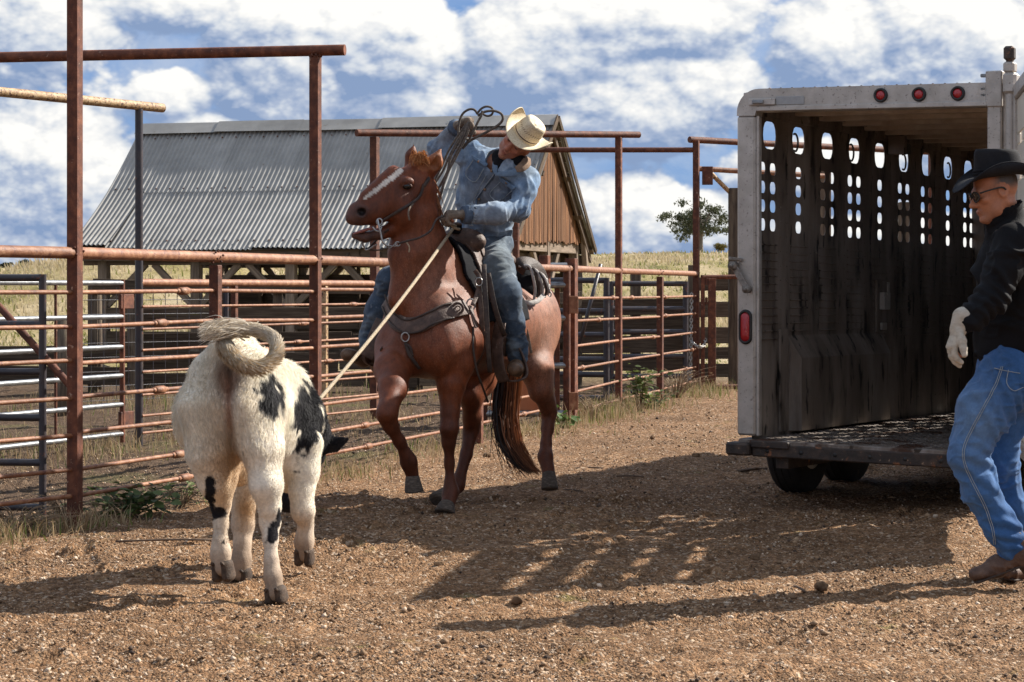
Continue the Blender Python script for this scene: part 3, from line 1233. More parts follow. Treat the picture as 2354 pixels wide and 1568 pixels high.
pipe('header_pipe', p3((PB1[0] - e[0] * .22, PB1[1] - e[1] * .22), 2.85), p3((P3[0] + e[0] * .30, P3[1] + e[1] * .30), 3.0), .036, M_RUST, oh, 14)
oh = thing('gateway_header', 'thinner lower overhead pipe between rider\'s hat brim and the tall post by the trailer', 'overhead bar', p3(P4, 3.1))
pipe('header_pipe', (0.05, 28.1, 3.1), (P4[0] - .04, P4[1], 3.1), .034, M_RUST, oh, 12)
pipe('post', (0.05, 28.1, -.2), (0.05, 28.1, 3.1), .045, M_RUST, oh, 12)
oh = thing('gateway_header', 'rusty overhead pipe running on from the tall post behind the trailer roof', 'overhead bar', p3(P4, 3.2))
pipe('header_pipe', (P4[0] - .09, P4[1] - .04, 3.23), (5.9, 30.6, 3.23), .042, M_RUST, oh, 12)
sqpost('post', 5.9, 30.6, -.2, 3.2, .08, M_RUST, oh)
mbp = MB().box((P4[0] + .15, P4[1] + .05, 2.77), (.14, .02, .24))
mbp.build('bracket_plate', M_RUST, oh)
pipe('stub_pipe', (P4[0] + .02, P4[1] + .05, 2.86), (4.2, 28.9, 2.80), .035, M_RUSTLIT, oh, 10)
pipe('brace_pipe', (P4[0] + .2, P4[1] + .08, 2.80), (2.86, 28.4, 2.55), .03, M_OLDPAINT, oh, 10)
wp = beam('wooden_post', (2.90, 28.4, -.2), (2.90, 28.4, 2.62), .16, .14, M_POSTWOOD, None, up=(1, 0, 0))
tag(wp, 'tall square wooden post just behind the trailer\'s left rear post', 'post', 'wooden posts behind the trailer')
for (px, Y, h_, lab) in ((1893, 29.5, 2.9, 'mossy wooden post showing through the trailer wall\'s third row of slots'),
                         (2082, 30.0, 2.5, 'brown wooden post showing through the sixth group of trailer slots')):
    x = (px - HX) * Y / FPX
    wp = beam('wooden_post', (x, Y, -.2), (x, Y, h_), .2, .18, M_POSTWOOD, None, up=(1, 0, 0))
    tag(wp, lab, 'post', 'wooden posts behind the trailer')

# --- fence B: second pipe fence, behind the calf
fb = thing('pipe_fence', 'second rusty pipe fence farther back behind the calf, starting at the dark post', 'fence', p3(PB0))
pipe('post', p3(PB0, -.25), p3(PB0, 2.79), .033, M_DARKPIPE, fb, 12, 'dark brown corner post')
dB_ = nrm(np.subtract(PB1, PB0))
sqpost('post', PB1[0], PB1[1], -.25, 2.82, .075, M_RUST, fb, (dB_[0], dB_[1], 0))
pipe('top_rail', p3(PB0, 1.355), p3(PB1, 1.355), .032, M_RUSTLIT, fb, 12)
for f in (.36, .755):
    q = np.array(PB0) * (1 - f) + np.array(PB1) * f
    o = sqpost('post', q[0], q[1], -.2, 1.33, .05, M_OLDPAINT if f > .5 else M_RUST, fb, (dB_[0], dB_[1], 0))
rods_between(fb, p3(PB0), p3(PB1), [1.16, .98, .80, .61, .43, .25, .11], .011, M_RUSTLIT, 61, off=.03)


# --- tube gates
def tube_gate(label, a, b, heights, r, frame_mat, bar_mat, z_top, z_bot, rods=(), plates=None, brace=None, group='tube gates in the pens'):
    g_ = thing('tube_gate', label, 'gate', p3(b), group)
    a3, b3 = p3(a), p3(b)
    up = np.array((0, 0, 1.0))
    for q in (a3, b3):
        pipe('stile', q + up * z_bot, q + up * z_top, r, frame_mat, g_, 12)
    for i, h in enumerate(heights):
        pipe('bar', a3 + up * h, b3 + up * h, r * .95, bar_mat, g_, 12)
    for f in rods:
        q = a3 * (1 - f) + b3 * f
        pipe('upright', q + up * (z_bot + .02), q + up * (z_top - .03), .012, M_RUST, g_, 8)
    if brace:
        pipe('brace', brace[0], brace[1], .022, M_RUST, g_, 10)
    if plates:
        for h in plates:
            e_ = nrm(b3 - a3)
            beam('hinge_plate', b3 + e_ * -.04 + up * h, b3 + e_ * .16 + up * h, .03, .12, M_RUST, g_)
    return g_


tube_gate('dark painted tube gate at the left edge, nearest the tall rusty post', W(-330, 1190, 12.5)[:2], W(98, 1190, 12.35)[:2],
          [1.365, 1.10, .83, .57, .315, .06], .022, M_DARKPIPE, M_DARKPIPE, 1.385, .02,
          brace=(W(-60, 640, 12.7), W(160, 885, 12.25)))
tube_gate('gate of shiny galvanised pipes hinged on the dark post at left', W(-160, 1100, 15.4)[:2], W(281, 1000, 17.75)[:2],
          [1.35, 1.075, .83, .595, .36, .12], .022, M_RUST, M_GALV, 1.38, .05, rods=(.56, .62), plates=(1.20, .24))
tube_gate('dark tube gate standing open right of the horse with a rod leaning on it', W(1190, 930, 25.0)[:2], W(1394, 928, 24.7)[:2],
          [1.40, 1.05, .78, .5, .33, .06], .035, M_DARKPIPE, M_DARKPIPE, 1.43, .02)
tube_gate('farther dark tube gate chained to the tall post near the trailer', W(1405, 905, 27.4)[:2], W(1576, 902, 27.6)[:2],
          [1.37, 1.05, .76, .45, .2, .0], .035, M_DARKPIPE, M_DARKPIPE, 1.40, -.04)
# sheeted gate behind the horse's hindquarters
og = thing('sheeted_gate', 'gate of orange sheet panels and galvanised bars behind the horse\'s hindquarters', 'gate', p3(P2))
ga, gb = p3((P2[0] - .05, P2[1] - .16)), p3((P2[0] - .85, P2[1] - .30))
ex_ = nrm(gb - ga)
for h in (1.525, 1.34, 1.02, .56, .10):
    pipe('bar', ga + (0, 0, h), gb + (0, 0, h), .032, M_GALV, og, 12)
pipe('stile', ga + (0, 0, .03), ga + (0, 0, 1.53), .036, M_RUST, og, 12)
pipe('stile', gb + (0, 0, .03), gb + (0, 0, 1.53), .036, M_RUST, og, 12)
for (z0, z1) in ((1.06, 1.29), (.60, .98), (.13, .52)):
    c = ga + ex_ * .40
    beam('panel', c + ex_ * -.26 + (0, .02, (z0 + z1) / 2), c + ex_ * .34 + (0, .02, (z0 + z1) / 2), .012, z1 - z0, M_ORANGE, og)
    beam('panel_frame', ga + ex_ * .07 + (0, .03, (z0 + z1) / 2), ga + ex_ * .12 + (0, .03, (z0 + z1) / 2), .03, z1 - z0 + .06, M_RUST, og)
for h in (1.15, .22):
    beam('hinge_plate', ga + (.02, -.03, h), ga + (.11, -.03, h), .02, .17, M_RUSTLIT, og)
# leaning rod
lr = MB().tube([W(1327, 812, 24.2), W(1381, 607, 24.35)], .022, 8).build('leaning_rod', M_DARKPIPE)
tag(lr, 'dark iron rod leaning slantwise on the open gate right of the horse', 'rod')
# narrow steel gate right of the tall post, with square cut-outs
sg = thing('steel_gate', 'purplish brown steel gate right of the chained post, partly behind the trailer', 'gate', (2.5, 28.0, 0))
x0 = W(1612, 890, 28.0)[0]
x1 = W(1642, 890, 28.0)[0]
for (a, b_, w_, h_) in (((x0 + .02, 28, .05), (x0 + .02, 28, 1.44), .05, .05), ((x1 - .03, 28, .05), (x1 - .03, 28, 1.44), .1, .05)):
    beam('upright', a, b_, h_, w_, M_RUST, sg, up=(1, 0, 0))
for z in (.12, 1.40, 1.15):
    beam('crosspiece', (x0 + .05, 28, z), (x1 - .085, 28, z), .04, .09, M_RUST, sg)
pipe('bar', (x0, 28, 1.455), (3.6, 28.3, 1.47), .03, M_RUST, sg, 10)
pipe('bar', (x0, 28, .04), (3.6, 28.3, .05), .03, M_RUST, sg, 10)


# --- chain on the tall post
def chain_links(pts, link=.042, r=.006):
    P = spline(pts, 12)
    d = np.concatenate([[0], np.cumsum(np.linalg.norm(np.diff(P, axis=0), axis=1))])
    s_ = np.arange(0, d[-1], link * .78)
    C = np.stack([np.interp(s_, d, P[:, i]) for i in range(3)], 1)
    mb = MB()
    for i in range(len(C) - 1):
        e_ = nrm(C[i + 1] - C[i])
        sd = np.cross(e_, (0, 1, 0) if abs(e_[1]) < .9 else (1, 0, 0))
        sd = nrm(sd)
        if i % 2:
            sd = np.cross(e_, sd)
        mid = (C[i] + C[i + 1]) / 2
        ring = [mid + e_ * link * .55 * math.cos(a_) + sd * link * .33 * math.sin(a_) for a_ in np.linspace(0, 6.283, 9)]
        mb.tube(ring, r, 5, cap=False)
    return mb


M_CHAIN = surf('chain_steel', [(.30, .28, .26), (.5, .48, .45)], 60, .4, metal=.7, bump=.1)
ch = chain_links([W(1590, 675, 27.95), W(1589, 740, 27.95), W(1588, 800, 27.95), W(1586, 885, 27.95)], .052, .0075).build('chain', M_CHAIN)
tag(ch, 'steel chain hanging down the tall rusty post by the trailer', 'chain')
ch = chain_links([W(1590, 785, 27.93), W(1604, 797, 27.7), W(1618, 795, 27.9), W(1622, 778, 28.0)], .052, .0075).build('chain', M_CHAIN)
tag(ch, 'short loop of chain tying the narrow steel gate to the post', 'chain')


# --- plank fences
def plank_fence(label, a, b, rows, post_step, seed, zb=0.0, gaps=(), name='plank_fence', post_top=1.45, lengths=3.2):
    f_ = thing(name, label, 'fence', p3(a))
    rr = np.random.default_rng(seed)
    a, b = np.asarray(a, float), np.asarray(b, float)
    L = np.linalg.norm(b - a)
    e_ = (b - a) / L
    nn = np.array((e_[1], -e_[0]))
    if nn[1] > 0:
        nn = -nn
    k = int(round(L / post_step))
    for i in range(k + 1):
        q = a + e_ * L * i / k
        beam('post', (q[0] - nn[0] * .09, q[1] - nn[1] * .09, -.2), (q[0] - nn[0] * .09, q[1] - nn[1] * .09, post_top + rr.uniform(-.06, .1)), .13, .12, M_POSTWOOD, f_, up=(e_[0], e_[1], 0))
    for (z0, z1) in rows:
        s_ = 0.0
        while s_ < L - .3:
            l_ = min(L - s_, lengths * rr.uniform(.7, 1.2))
            if rr.random() > .06:
                j = rr.normal(0, .012, 2)
                A, B = a + e_ * s_, a + e_ * (s_ + l_ - .015)
                zc = (z0 + z1) / 2
                off = nn * (.0 + rr.uniform(0, .012))
                beam('plank', (A[0] + off[0], A[1] + off[1], zc + j[0] + zb), (B[0] + off[0], B[1] + off[1], zc + j[1] + zb), .035, z1 - z0, M_WEATHER, f_, bev=.006)
            s_ += l_
    return f_


plank_fence('weathered plank corral fence under the barn\'s eave, behind the calf', (-4.75, 27.4), (-1.2, 27.9),
            [(1.26, 1.38), (.90, 1.07), (.56, .74), (.27, .52), (.04, .24)], 2.0, 3, post_top=1.3)
plank_fence('weathered plank corral fence behind the horse\'s body', (-1.2, 27.9), (.9, 29.2),
            [(1.10, 1.26), (.85, 1.02), (.56, .74), (.27, .5), (.04, .22)], 2.0, 4, post_top=1.25)
plank_fence('mossy plank fence behind the dark gates, right of the horse', W(1330, 900, 29.3)[:2], W(1598, 900, 29.6)[:2],
            [(1.20, 1.42), (.95, 1.17), (.70, .93), (.45, .68), (.20, .43)], 1.0, 5, post_top=1.5, lengths=2.0)
plank_fence('gapped plank fence between the tall post and the trailer', (2.45, 29.2), (4.4, 29.4),
            [(1.28, 1.46), (.92, 1.13), (.57, .79), (.36, .52), (.12, .30)], .95, 6, post_top=1.6, lengths=2.4)
plank_fence('low dark plank fence seen through the galvanised gate', W(-60, 900, 27)[:2], W(300, 900, 26.5)[:2],
            [(.40, .62), (.12, .34)], 1.9, 8, post_top=1.1, lengths=3)
plank_fence('dark plank windbreak left of the barn seen over the galvanised gate', W(213, 900, 26.8)[:2], W(318, 900, 26.9)[:2],
            [(1.22, 1.42)], .55, 9, post_top=1.3)

# --- hog wire panel and field posts
hw = thing('wire_panel', 'wire mesh panel behind the galvanised gate, before the grass field', 'fence', W(290, 930, 24.5) * (1, 1, 0))
wa, wb = W(180, 960, 24.0)[:2], W(520, 960, 25.5)[:2]
wmb = MB()
Lw = np.linalg.norm(wb - wa)
ew = (wb - wa) / Lw
for z in np.arange(.06, 1.32, .16):
    wmb.tube([p3(wa, z), p3(wb, z)], .0045, 5, cap=False)
for s_ in np.arange(0, Lw + .01, .17):
    q = wa + ew * s_
    wmb.tube([p3(q, .05), p3(q, 1.32)], .0045, 5, cap=False)
wmb.build('mesh_wires', M_DARKPIPE, hw, 'stuff')
pipe('post', p3(wa, -.1), p3(wa, 1.4), .03, M_DARKPIPE, hw)
pipe('post', p3(wb, -.1), p3(wb, 1.4), .03, M_DARKPIPE, hw)
for (px, top, base, Y, r_, lab) in ((148, 727, 950, 22.5, .075, 'thick weathered wooden post seen beside the near tall pipe post'),
                                    (225, 668, 880, 28.0, .05, 'thin dark wooden post in the grass left of the barn'),
                                    (134, 735, 930, 23.5, .045, 'slim grey wooden post just left of the thick one')):
    A, B = W(px, base, Y), W(px, top, Y)
    A[2] = -.1
    pts = [A, A * .6 + B * .4 + (.01, 0, 0), B]
    o = MB().tube(pts, [r_ * 1.05, r_, r_ * .93], 9).build('wooden_post', M_POSTWOOD)
    tag(o, lab, 'post', 'wooden posts in the left pens')
# sheet of water lying in the left pen
M_PUD, t, b = new_mat('puddle_water')
b.inputs['Base Color'].default_value = (.10, .09, .08, 1)
b.inputs['Roughness'].default_value = .05
b.inputs['Specular IOR Level'].default_value = .8
pn = 40
pc = W(15, 822, 40)
ang = np.linspace(0, 2 * math.pi, pn, endpoint=False)
pr = 1 + .25 * fbm(np.stack([np.cos(ang), np.sin(ang), 0 * ang], -1), 1.2, 3, 4)
PV = np.stack([-8.2 + 1.9 * pr * np.cos(ang), 33.5 + 3.6 * pr * np.sin(ang), np.full(pn, .03)], -1)
pud = add('puddle', mesh_from('puddle', np.concatenate([PV, [(-8.2, 33.5, .03)]]), [(i, (i + 1) % pn, pn) for i in range(pn)]), M_PUD, kind='structure')

# ---------------------------------------------------------------- barn
BY = 42.0
er = np.array((.961, -.276, 0.0))            # along the ridge, to the right and nearer
eg = np.array((-.276, -.961, 0.0))           # across, towards the yard
PK = np.array((103 / FPX * BY, BY, 0.0))     # foot below the right end of the ridge
BL, BA = .208 * BY, .073 * BY              # length, half width (roof)
ZR, ZE = CAMH + 393 / FPX * BY, CAMH + 97 / FPX * BY * .93
bp = lambda s, w, z: PK - er * s + eg * w + np.array((0, 0, z))     # s from the right end, w towards the yard
barn = thing('barn', 'old pole barn with steep corrugated iron roof and brown boarded gable', 'barn', bp(BL / 2, 0, 0))
M_IRON = surf('corrugated_iron', [(.24, .23, .215), (.32, .31, .29), (.40, .385, .36)], 1.6, .65, metal=.0, bump=.12, bump_scale=25, spec=.25,
              spots=[((.22, .19, .16), 5, .66, .12)], rnd=.09)
M_GABLE = surf('gable_board', [(.055, .024, .011), (.145, .066, .030), (.26, .135, .065)], 4, .85, bump=.6, bump_scale=9, stretch=(.4, 7, 7), rnd=.42,
               space='Object', spec=.2)
M_FASCIA = surf('fascia_board', [(.055, .04, .03), (.11, .08, .06), (.18, .135, .1)], 4, .9, bump=.6, bump_scale=8, stretch=(.4, 6, 6), rnd=.15, space='Object', spec=.2)


def corrugated_sheet(s0, s1, side, w0, w1, lift, name='roof_sheet', pitch=.098, amp=.018, bend=0.0, sag=.10):
    """side=+1 the slope towards the yard; w0..w1 share of the slope from the ridge"""
    slope = np.array((0, BA * side, ZE - ZR))
    n_ = int((s1 - s0) / pitch * 8)
    ss = np.linspace(s0, s1, n_)
    rows = np.linspace(w0, w1, 7)
    nrm_l = nrm(np.array((0, (ZR - ZE) * side, BA)))
    V = []
    for wv in rows:
        for s_ in ss:
            h_ = amp * math.sin(s_ / pitch * 2 * math.pi) + lift + bend * (wv ** 3) - sag * math.sin(math.pi * min(1, wv))
            c = bp(s_, BA * side * wv, ZR + (ZE - ZR) * wv)
            N = eg * nrm_l[1] + np.array((0, 0, nrm_l[2]))
            V.append(c + N * h_)
    m_ = len(ss)
    F = np.array([(i * m_ + j, i * m_ + j + 1, (i + 1) * m_ + j + 1, (i + 1) * m_ + j) for i in range(6) for j in range(m_ - 1)])
    me = mesh_from(name, np.array(V), F, True)
    o = add(name, me, M_IRON, barn)
    return o


rr = np.random.default_rng(5)
sw = .72
k = int(round(BL / sw))
for side in (1, -1):
    for i in range(k):
        s0, s1 = i * BL / k - .03, (i + 1) * BL / k + .05
        lift = (i % 2) * .006 + rr.uniform(0, .004)
        corrugated_sheet(s0, s1, side, .0, .53, lift + .012, bend=0)
        corrugated_sheet(s0, s1, side, .505, 1.0 + rr.uniform(-.004, .012), lift, bend=rr.uniform(0, .03) if i < k - 1 else .10)
for i in range(5):                           # ridge caps
    s0, s1 = i * BL / 5, (i + 1) * BL / 5 + .06
    V, F = [], []
    for s_ in (s0 - .02, s1):
        for w_ in (-.30, -.02, .02, .30):
            V.append(bp(s_, w_, ZR + .075 + (ZE - ZR) / BA * max(0, abs(w_) - .03) + (.01 if i % 2 else 0) + rr.uniform(-.008, .008)))
    F = [(0, 1, 5, 4), (1, 2, 6, 5), (2, 3, 7, 6)]
    add('ridge_cap', mesh_from('ridge_cap', V, F), M_IRON, barn)
# lightly rusted nail rows
nmb = MB()
for wv in (.10, .5, .94):
    for s_ in np.arange(.1, BL, .294):
        N = nrm(eg * (ZR - ZE) + np.array((0, 0, BA)))
        c = bp(s_ + rr.uniform(-.02, .02), BA * wv, ZR + (ZE - ZR) * wv) + N * (.03 - .10 * math.sin(math.pi * wv))
        nmb.box(c, (.03, .03, .02), None, .004)
nmb.build('roof_nails', M_RUST, barn, 'stuff')
# frame
ZP = ZE - .08
for side in (1, -1):
    w_ = (BA - .32) * side
    for s_ in np.linspace(.55, BL - .5, 5):
        beam('post', bp(s_, w_, -.2), bp(s_, w_, ZP), .18, .18, M_TIMBER, barn, up=tuple(er))
    beam('plate_beam', bp(.1, w_, ZP - .10), bp(BL - .1, w_, ZP - .10), .14, .24, M_FASCIA, barn)
    for s_ in np.linspace(.55, BL - .5, 5):
        for d in (-1, 1):
            if .3 < s_ + d * .85 < BL - .3:
                beam('knee_brace', bp(s_ + d * .08, w_, ZP - .98), bp(s_ + d * .88, w_, ZP - .2), .08, .12, M_TIMBER, barn)
    if side > 0:
        for i in range(3):
            a_, b_ = .12 + i * (BL - .2) / 3, .12 + (i + 1) * (BL - .2) / 3 - .02
            beam('fascia', bp(a_, BA - .12, ZE - .10), bp(b_, BA - .12, ZE - .10), .05, .24, M_FASCIA, barn)
for i in range(int(BL / .62)):               # rafters
    s_ = .08 + i * .62
    for side in (1, -1):
        beam('rafter', bp(s_, .03 * side, ZR - .30), bp(s_, BA * .985 * side, ZE - .18), .05, .10, M_FASCIA, barn)
for wv in np.linspace(.08, .95, 4):          # purlins, their ends show under the right verge
    for side in (1, -1):
        c0, c1 = bp(-.02, BA * side * wv, ZR + (ZE - ZR) * wv - .045), bp(BL, BA * side * wv, ZR + (ZE - ZR) * wv - .045)
        NP = nrm(eg * side * (ZR - ZE) + np.array((0, 0, BA)))
        sg_ = NP * (.075 + .10 * math.sin(math.pi * wv))
        beam('purlin', c0 - sg_, c1 - sg_, .14, .03, M_WEATHER, barn, up=tuple(NP))
for side in (1, -1):
    NP = nrm(eg * side * (ZR - ZE) + np.array((0, 0, BA)))
    nsb = 14
    for i in range(nsb):
        wv = (i + .5) / nsb
        sg_ = NP * (.032 + .10 * math.sin(math.pi * wv))
        beam('sheathing_board', bp(.02, BA * side * wv, ZR + (ZE - ZR) * wv) - sg_, bp(BL - .02, BA * side * wv, ZR + (ZE - ZR) * wv) - sg_,
             math.hypot(BA, ZR - ZE) / nsb - .012, .018, M_WEATHER, barn, up=tuple(NP))
for side in (1, -1):
    beam('verge_board', bp(-.03, .04 * side, ZR + .01), bp(-.03, BA * 1.0 * side, ZE + .01), .03, .12, M_WEATHER, barn)
# boarded right gable, set back under the verge
gs = .17
bw = .105
zb = CAMH + (HY - 549) / FPX * (BY - .8)
W_IN = BA * .92
nb = int(2 * W_IN / bw)
for i in range(nb):
    w_ = -W_IN + (i + .5) * 2 * W_IN / nb
    zt = ZR + (ZE - ZR) / BA * abs(w_) - .14
    z0 = zb - rr.uniform(0, .07) - .05 * (w_ > 0)
    beam('gable_board', bp(gs + rr.uniform(-.01, .012), w_, z0), bp(gs, w_, zt), 2 * W_IN / nb - .006, .022, M_GABLE, barn, up=tuple(er))
beam('tie_beam', bp(gs + .12, -BA * .9, zb - .13), bp(gs + .12, BA * .9, zb - .13), .14, .2, M_TIMBER, barn)
beam('tie_beam', bp(gs + .30, -BA * .6, zb - .34), bp(gs + .30, BA * .85, zb - .34), .10, .14, M_FASCIA, barn)
for w_ in (-BA * .80, -.2, BA * .80):
    beam('post', bp(gs + .12, w_, -.2), bp(gs + .12, w_, zb - .03), .17, .17, M_TIMBER, barn, up=tuple(er))
for d in (-1, 1):
    beam('knee_brace', bp(gs + .12, -.2 + d * .1, 1.15), bp(gs + .12, -.2 + d * .95, zb - .2), .08, .13, M_TIMBER, barn)
beam('knee_brace', bp(gs - .05, BA * .78, 1.0), bp(gs - .05, BA * .98, ZE + .3), .1, .14, M_TIMBER, barn)
beam('knee_brace', bp(gs - .05, -BA * .82, zb + .3), bp(gs - .05, -BA * .90, zb - .55), .1, .14, M_TIMBER, barn)
# far long wall: wide boards with open rows between them, light from the field comes through
wf = -(BA - .45)
for (z0, z1) in ((.0, .55), (.78, 1.22), (1.32, 1.62), (1.78, 2.05)):
    for i in range(3):
        a_, b_ = .3 + i * (BL - .5) / 3, .3 + (i + 1) * (BL - .5) / 3 - .012
        if (z0 == .78 and i == 0):
            continue
        beam('plank', bp(a_, wf, (z0 + z1) / 2 + rr.normal(0, .01)), bp(b_, wf, (z0 + z1) / 2 + rr.normal(0, .01)), .03, z1 - z0, M_WEATHER, barn)
for s_ in np.arange(.5, BL - .2, .75):
    beam('stud', bp(s_ + rr.uniform(-.1, .1), wf + .08, 0), bp(s_, wf + .08, ZP), .1, .06, M_WEATHER, barn, up=tuple(er))
for i, (z0, z1) in enumerate(((.05, .5), (.56, .95))):
    for j in range(3):
        a_, b_ = .3 + j * (BL - .5) / 3, .3 + (j + 1) * (BL - .5) / 3 - .012
        beam('plank', bp(a_, BA - .26, (z0 + z1) / 2), bp(b_, BA - .26, (z0 + z1) / 2), .03, z1 - z0, M_WEATHER, barn)

# ---------------------------------------------------------------- trees
M_LEAF = leaf_mat('tree_leaf', .3)
M_BARK = surf('tree_bark', [(.10, .085, .07), (.22, .19, .16), (.34, .30, .26)], 3, .9, bump=.5)


def tree(name, label, cat, base, height, crown, seed, limbs, leaf_n, leaf_size, cols, lean=0.0, clump=.14, trunk_r=.05):
    """limbs fork from several stems; leaves sit in clumps at the limb ends"""
    r = np.random.default_rng(seed)
    tr_ = thing(name, label, cat, base, 'trees on the far rise')
    base = np.asarray(base, float)
    mb = MB()
    tips = []
    for i in range(limbs):
        a = i / limbs * 6.283 + r.uniform(-.4, .4)
        sp = r.uniform(.25, .95)
        top = base + np.array((math.cos(a) * crown * sp + lean * height, math.sin(a) * crown * sp, height * r.uniform(.62, .95) * (1 - .25 * sp)))
        mid = base + (top - base) * .45 + np.array((-(top - base)[0] * .22, -(top - base)[1] * .2, height * .08))
        st = base + np.array((r.uniform(-.04, .04) * height, 0, -.1))
        L = spline([st, mid, top], 6)
        mb.tube(L, np.linspace(trunk_r * height * .5, trunk_r * height * .12, len(L)), 7)
        for k_ in range(r.integers(4, 7)):
            f = r.uniform(.4, .98)
            q = L[int(f * (len(L) - 1))]
            tp = q + np.array((r.normal(0, .42) * crown, r.normal(0, .42) * crown, r.uniform(-.08, .22) * height))
            mb.tube(spline([q, (q + tp) / 2 + (0, 0, .03 * height), tp], 3), np.linspace(trunk_r * height * .16, trunk_r * height * .04, 7), 5)
            tips.append(tp)
        tips.append(top)
    mb.build('trunk', M_BARK, tr_)
    tips = np.array(tips)
    # clumps
    ci = r.integers(0, len(tips), leaf_n)
    off = r.normal(0, 1, (leaf_n, 3))
    off /= np.maximum(np.linalg.norm(off, axis=1, keepdims=True), 1e-6)
    off *= (r.random((leaf_n, 1)) ** .5) * clump * height * np.array((1.05, 1.05, .68))
    C = tips[ci] + off * r.uniform(.6, 1.3, (leaf_n, 1))
    N = r.normal(0, 1, (leaf_n, 3))
    N /= np.linalg.norm(N, axis=1, keepdims=True)
    U = np.cross(N, r.normal(0, 1, (leaf_n, 3)))
    U /= np.linalg.norm(U, axis=1, keepdims=True)
    Vv = np.cross(N, U)
    s_ = leaf_size * r.uniform(.6, 1.4, (leaf_n, 1))
    Q = np.stack([C - U * s_, C + Vv * s_ * .45, C + U * s_, C - Vv * s_ * .45], 1).reshape(-1, 3)
    F = np.arange(leaf_n * 4).reshape(-1, 4)
    me = mesh_from('crown', Q, F)
    set_marking(me, np.repeat(lerp(cols[0], cols[1], r.random(leaf_n) * .7 + .3 * (ci % 3) / 2), 4, axis=0))
    add('crown', me, M_LEAF, tr_)
    return tr_


ty = 150.0
tx = (1611 - HX) * ty / FPX
tree('gum_tree', 'open crowned grey green tree with pale forked trunks on the rise behind the post', 'tree', (tx, ty, ground_z(tx, ty)), 3.85, 2.0, 3, 8, 5200, .10,
     ((.045, .055, .03), (.13, .14, .075)), clump=.13, trunk_r=.045)
tx2 = (1658 - HX) * ty / FPX
tree('round_bush', 'small rounded yellowish bush right of the tall open tree', 'bush', (tx2, ty + 1, ground_z(tx2, ty)), .75, .42, 5, 6, 1500, .06,
     ((.10, .085, .02), (.24, .20, .06)), clump=.3, trunk_r=.05)
for (px, hgt, lab, sd) in ((16, 2.6, 'tiny dark tree on the skyline at far left, leftmost', 7), (67, 3.4, 'tiny dark rounded tree on the far left skyline, nearest the mound', 8),
                           (47, 1.3, 'lowest tiny tree on the far left skyline, between two taller ones', 9)):
    ty3 = 640.0
    tx3 = (px - HX) * ty3 / FPX
    tree('distant_tree', lab, 'tree', (tx3, ty3, ground_z(tx3, ty3) - .3), hgt * .95, hgt * .6, sd, 5, 700, .35, ((.03, .04, .035), (.07, .08, .055)), clump=.24)
# ---------------------------------------------------------------- stock trailer
M_ALU = surf('dull_aluminium', [(.36, .325, .29), (.46, .42, .38), (.56, .52, .48)], 9, .48, metal=.45, bump=.35, bump_scale=110, spec=.5,  # warm tint puts the ground's tan reflection into the metal colour
             spots=[((.25, .22, .20), 60, .60, .08), ((.22, .19, .17), 7, .66, .14)], bdist=.004)
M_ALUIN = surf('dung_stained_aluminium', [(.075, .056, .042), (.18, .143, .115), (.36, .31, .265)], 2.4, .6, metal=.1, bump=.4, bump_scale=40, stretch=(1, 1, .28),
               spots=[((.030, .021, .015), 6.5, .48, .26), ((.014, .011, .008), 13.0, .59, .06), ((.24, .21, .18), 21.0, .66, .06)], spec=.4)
M_FLOOR = surf('dirty_tread_floor', [(.08, .055, .038), (.20, .165, .14), (.34, .31, .29)], 12, .55, metal=.3, bump=.2,
               spots=[((.07, .032, .018), 4.5, .52, .08), ((.045, .03, .02), 11, .60, .06)])
M_BUMP = surf('rusty_black_bumper', [(.015, .012, .011), (.04, .028, .022), (.10, .06, .04)], 14, .65, bump=.5, bump_scale=60,
              spots=[((.26, .10, .04), 9, .58, .08), ((.33, .22, .14), 28, .66, .05)])
M_RUBBER = surf('tyre_rubber', [(.012, .011, .010), (.028, .024, .021)], 20, .85, bump=.2, spots=[((.10, .065, .04), 8, .62, .1)])
M_WHITEPANEL = surf('cream_panel', [(.62, .56, .46), (.72, .66, .56)], 6, .5, bump=.1, spots=[((.4, .33, .25), 9, .66, .1)])
M_BLACKRUB = surf('black_grommet', [(.012, .012, .012), (.03, .028, .027)], 20, .6, bump=.1)
m, t, b = new_mat('red_lens')
b.inputs['Base Color'].default_value = (.42, .012, .018, 1)
b.inputs['Roughness'].default_value = .18
b.inputs['Coat Weight'].default_value = .6
vw = t.n('ShaderNodeTexWave')
vw.inputs['Scale'].default_value = 60
bn = t.n('ShaderNodeBump')
bn.inputs['Strength'].default_value = .25
bn.inputs['Distance'].default_value = .002
t.l(vw.outputs['Fac'], bn.inputs['Height'])
t.l(bn.outputs[0], b.inputs['Normal'])
M_RED = m

TO = np.array((1.36, 13.05, 0.0))                      # foot of the left rear corner
ta = nrm((.485, .874, 0))                              # forwards along the trailer
tw = nrm((.874, -.485, 0))                             # across the rear, to the right
ROLL = math.tan(rad(1.1))
ZFL, ZTOP, TWD, TLN = .405, 2.50, 1.62, 6.4


def T(s, w, z):
    """trailer point: s forwards, w to the right, z up"""
    return TO + ta * s + tw * w + np.array((0, 0, z - w * ROLL - s * .008))


TUP = (0, 0, 1)
tr = thing('stock_trailer', 'open backed silver livestock trailer with dark dung stained inside wall', 'trailer', TO)


def tbox(name, s0, s1, w0, w1, z0, z1, mat, parent=tr, bev=.004, label=None):
    """a box in trailer axes"""
    V, F = box_vf((s1 - s0, w1 - w0, z1 - z0), bev)
    c = np.array(((s0 + s1) / 2, (w0 + w1) / 2, (z0 + z1) / 2))
    V = np.array([T(*(v + c)) for v in V])
    F = [tuple(reversed(f)) for f in F]
    o = add(name, mesh_from(name, V, F), mat, parent)
    if label:
        o['label'] = label
    return o


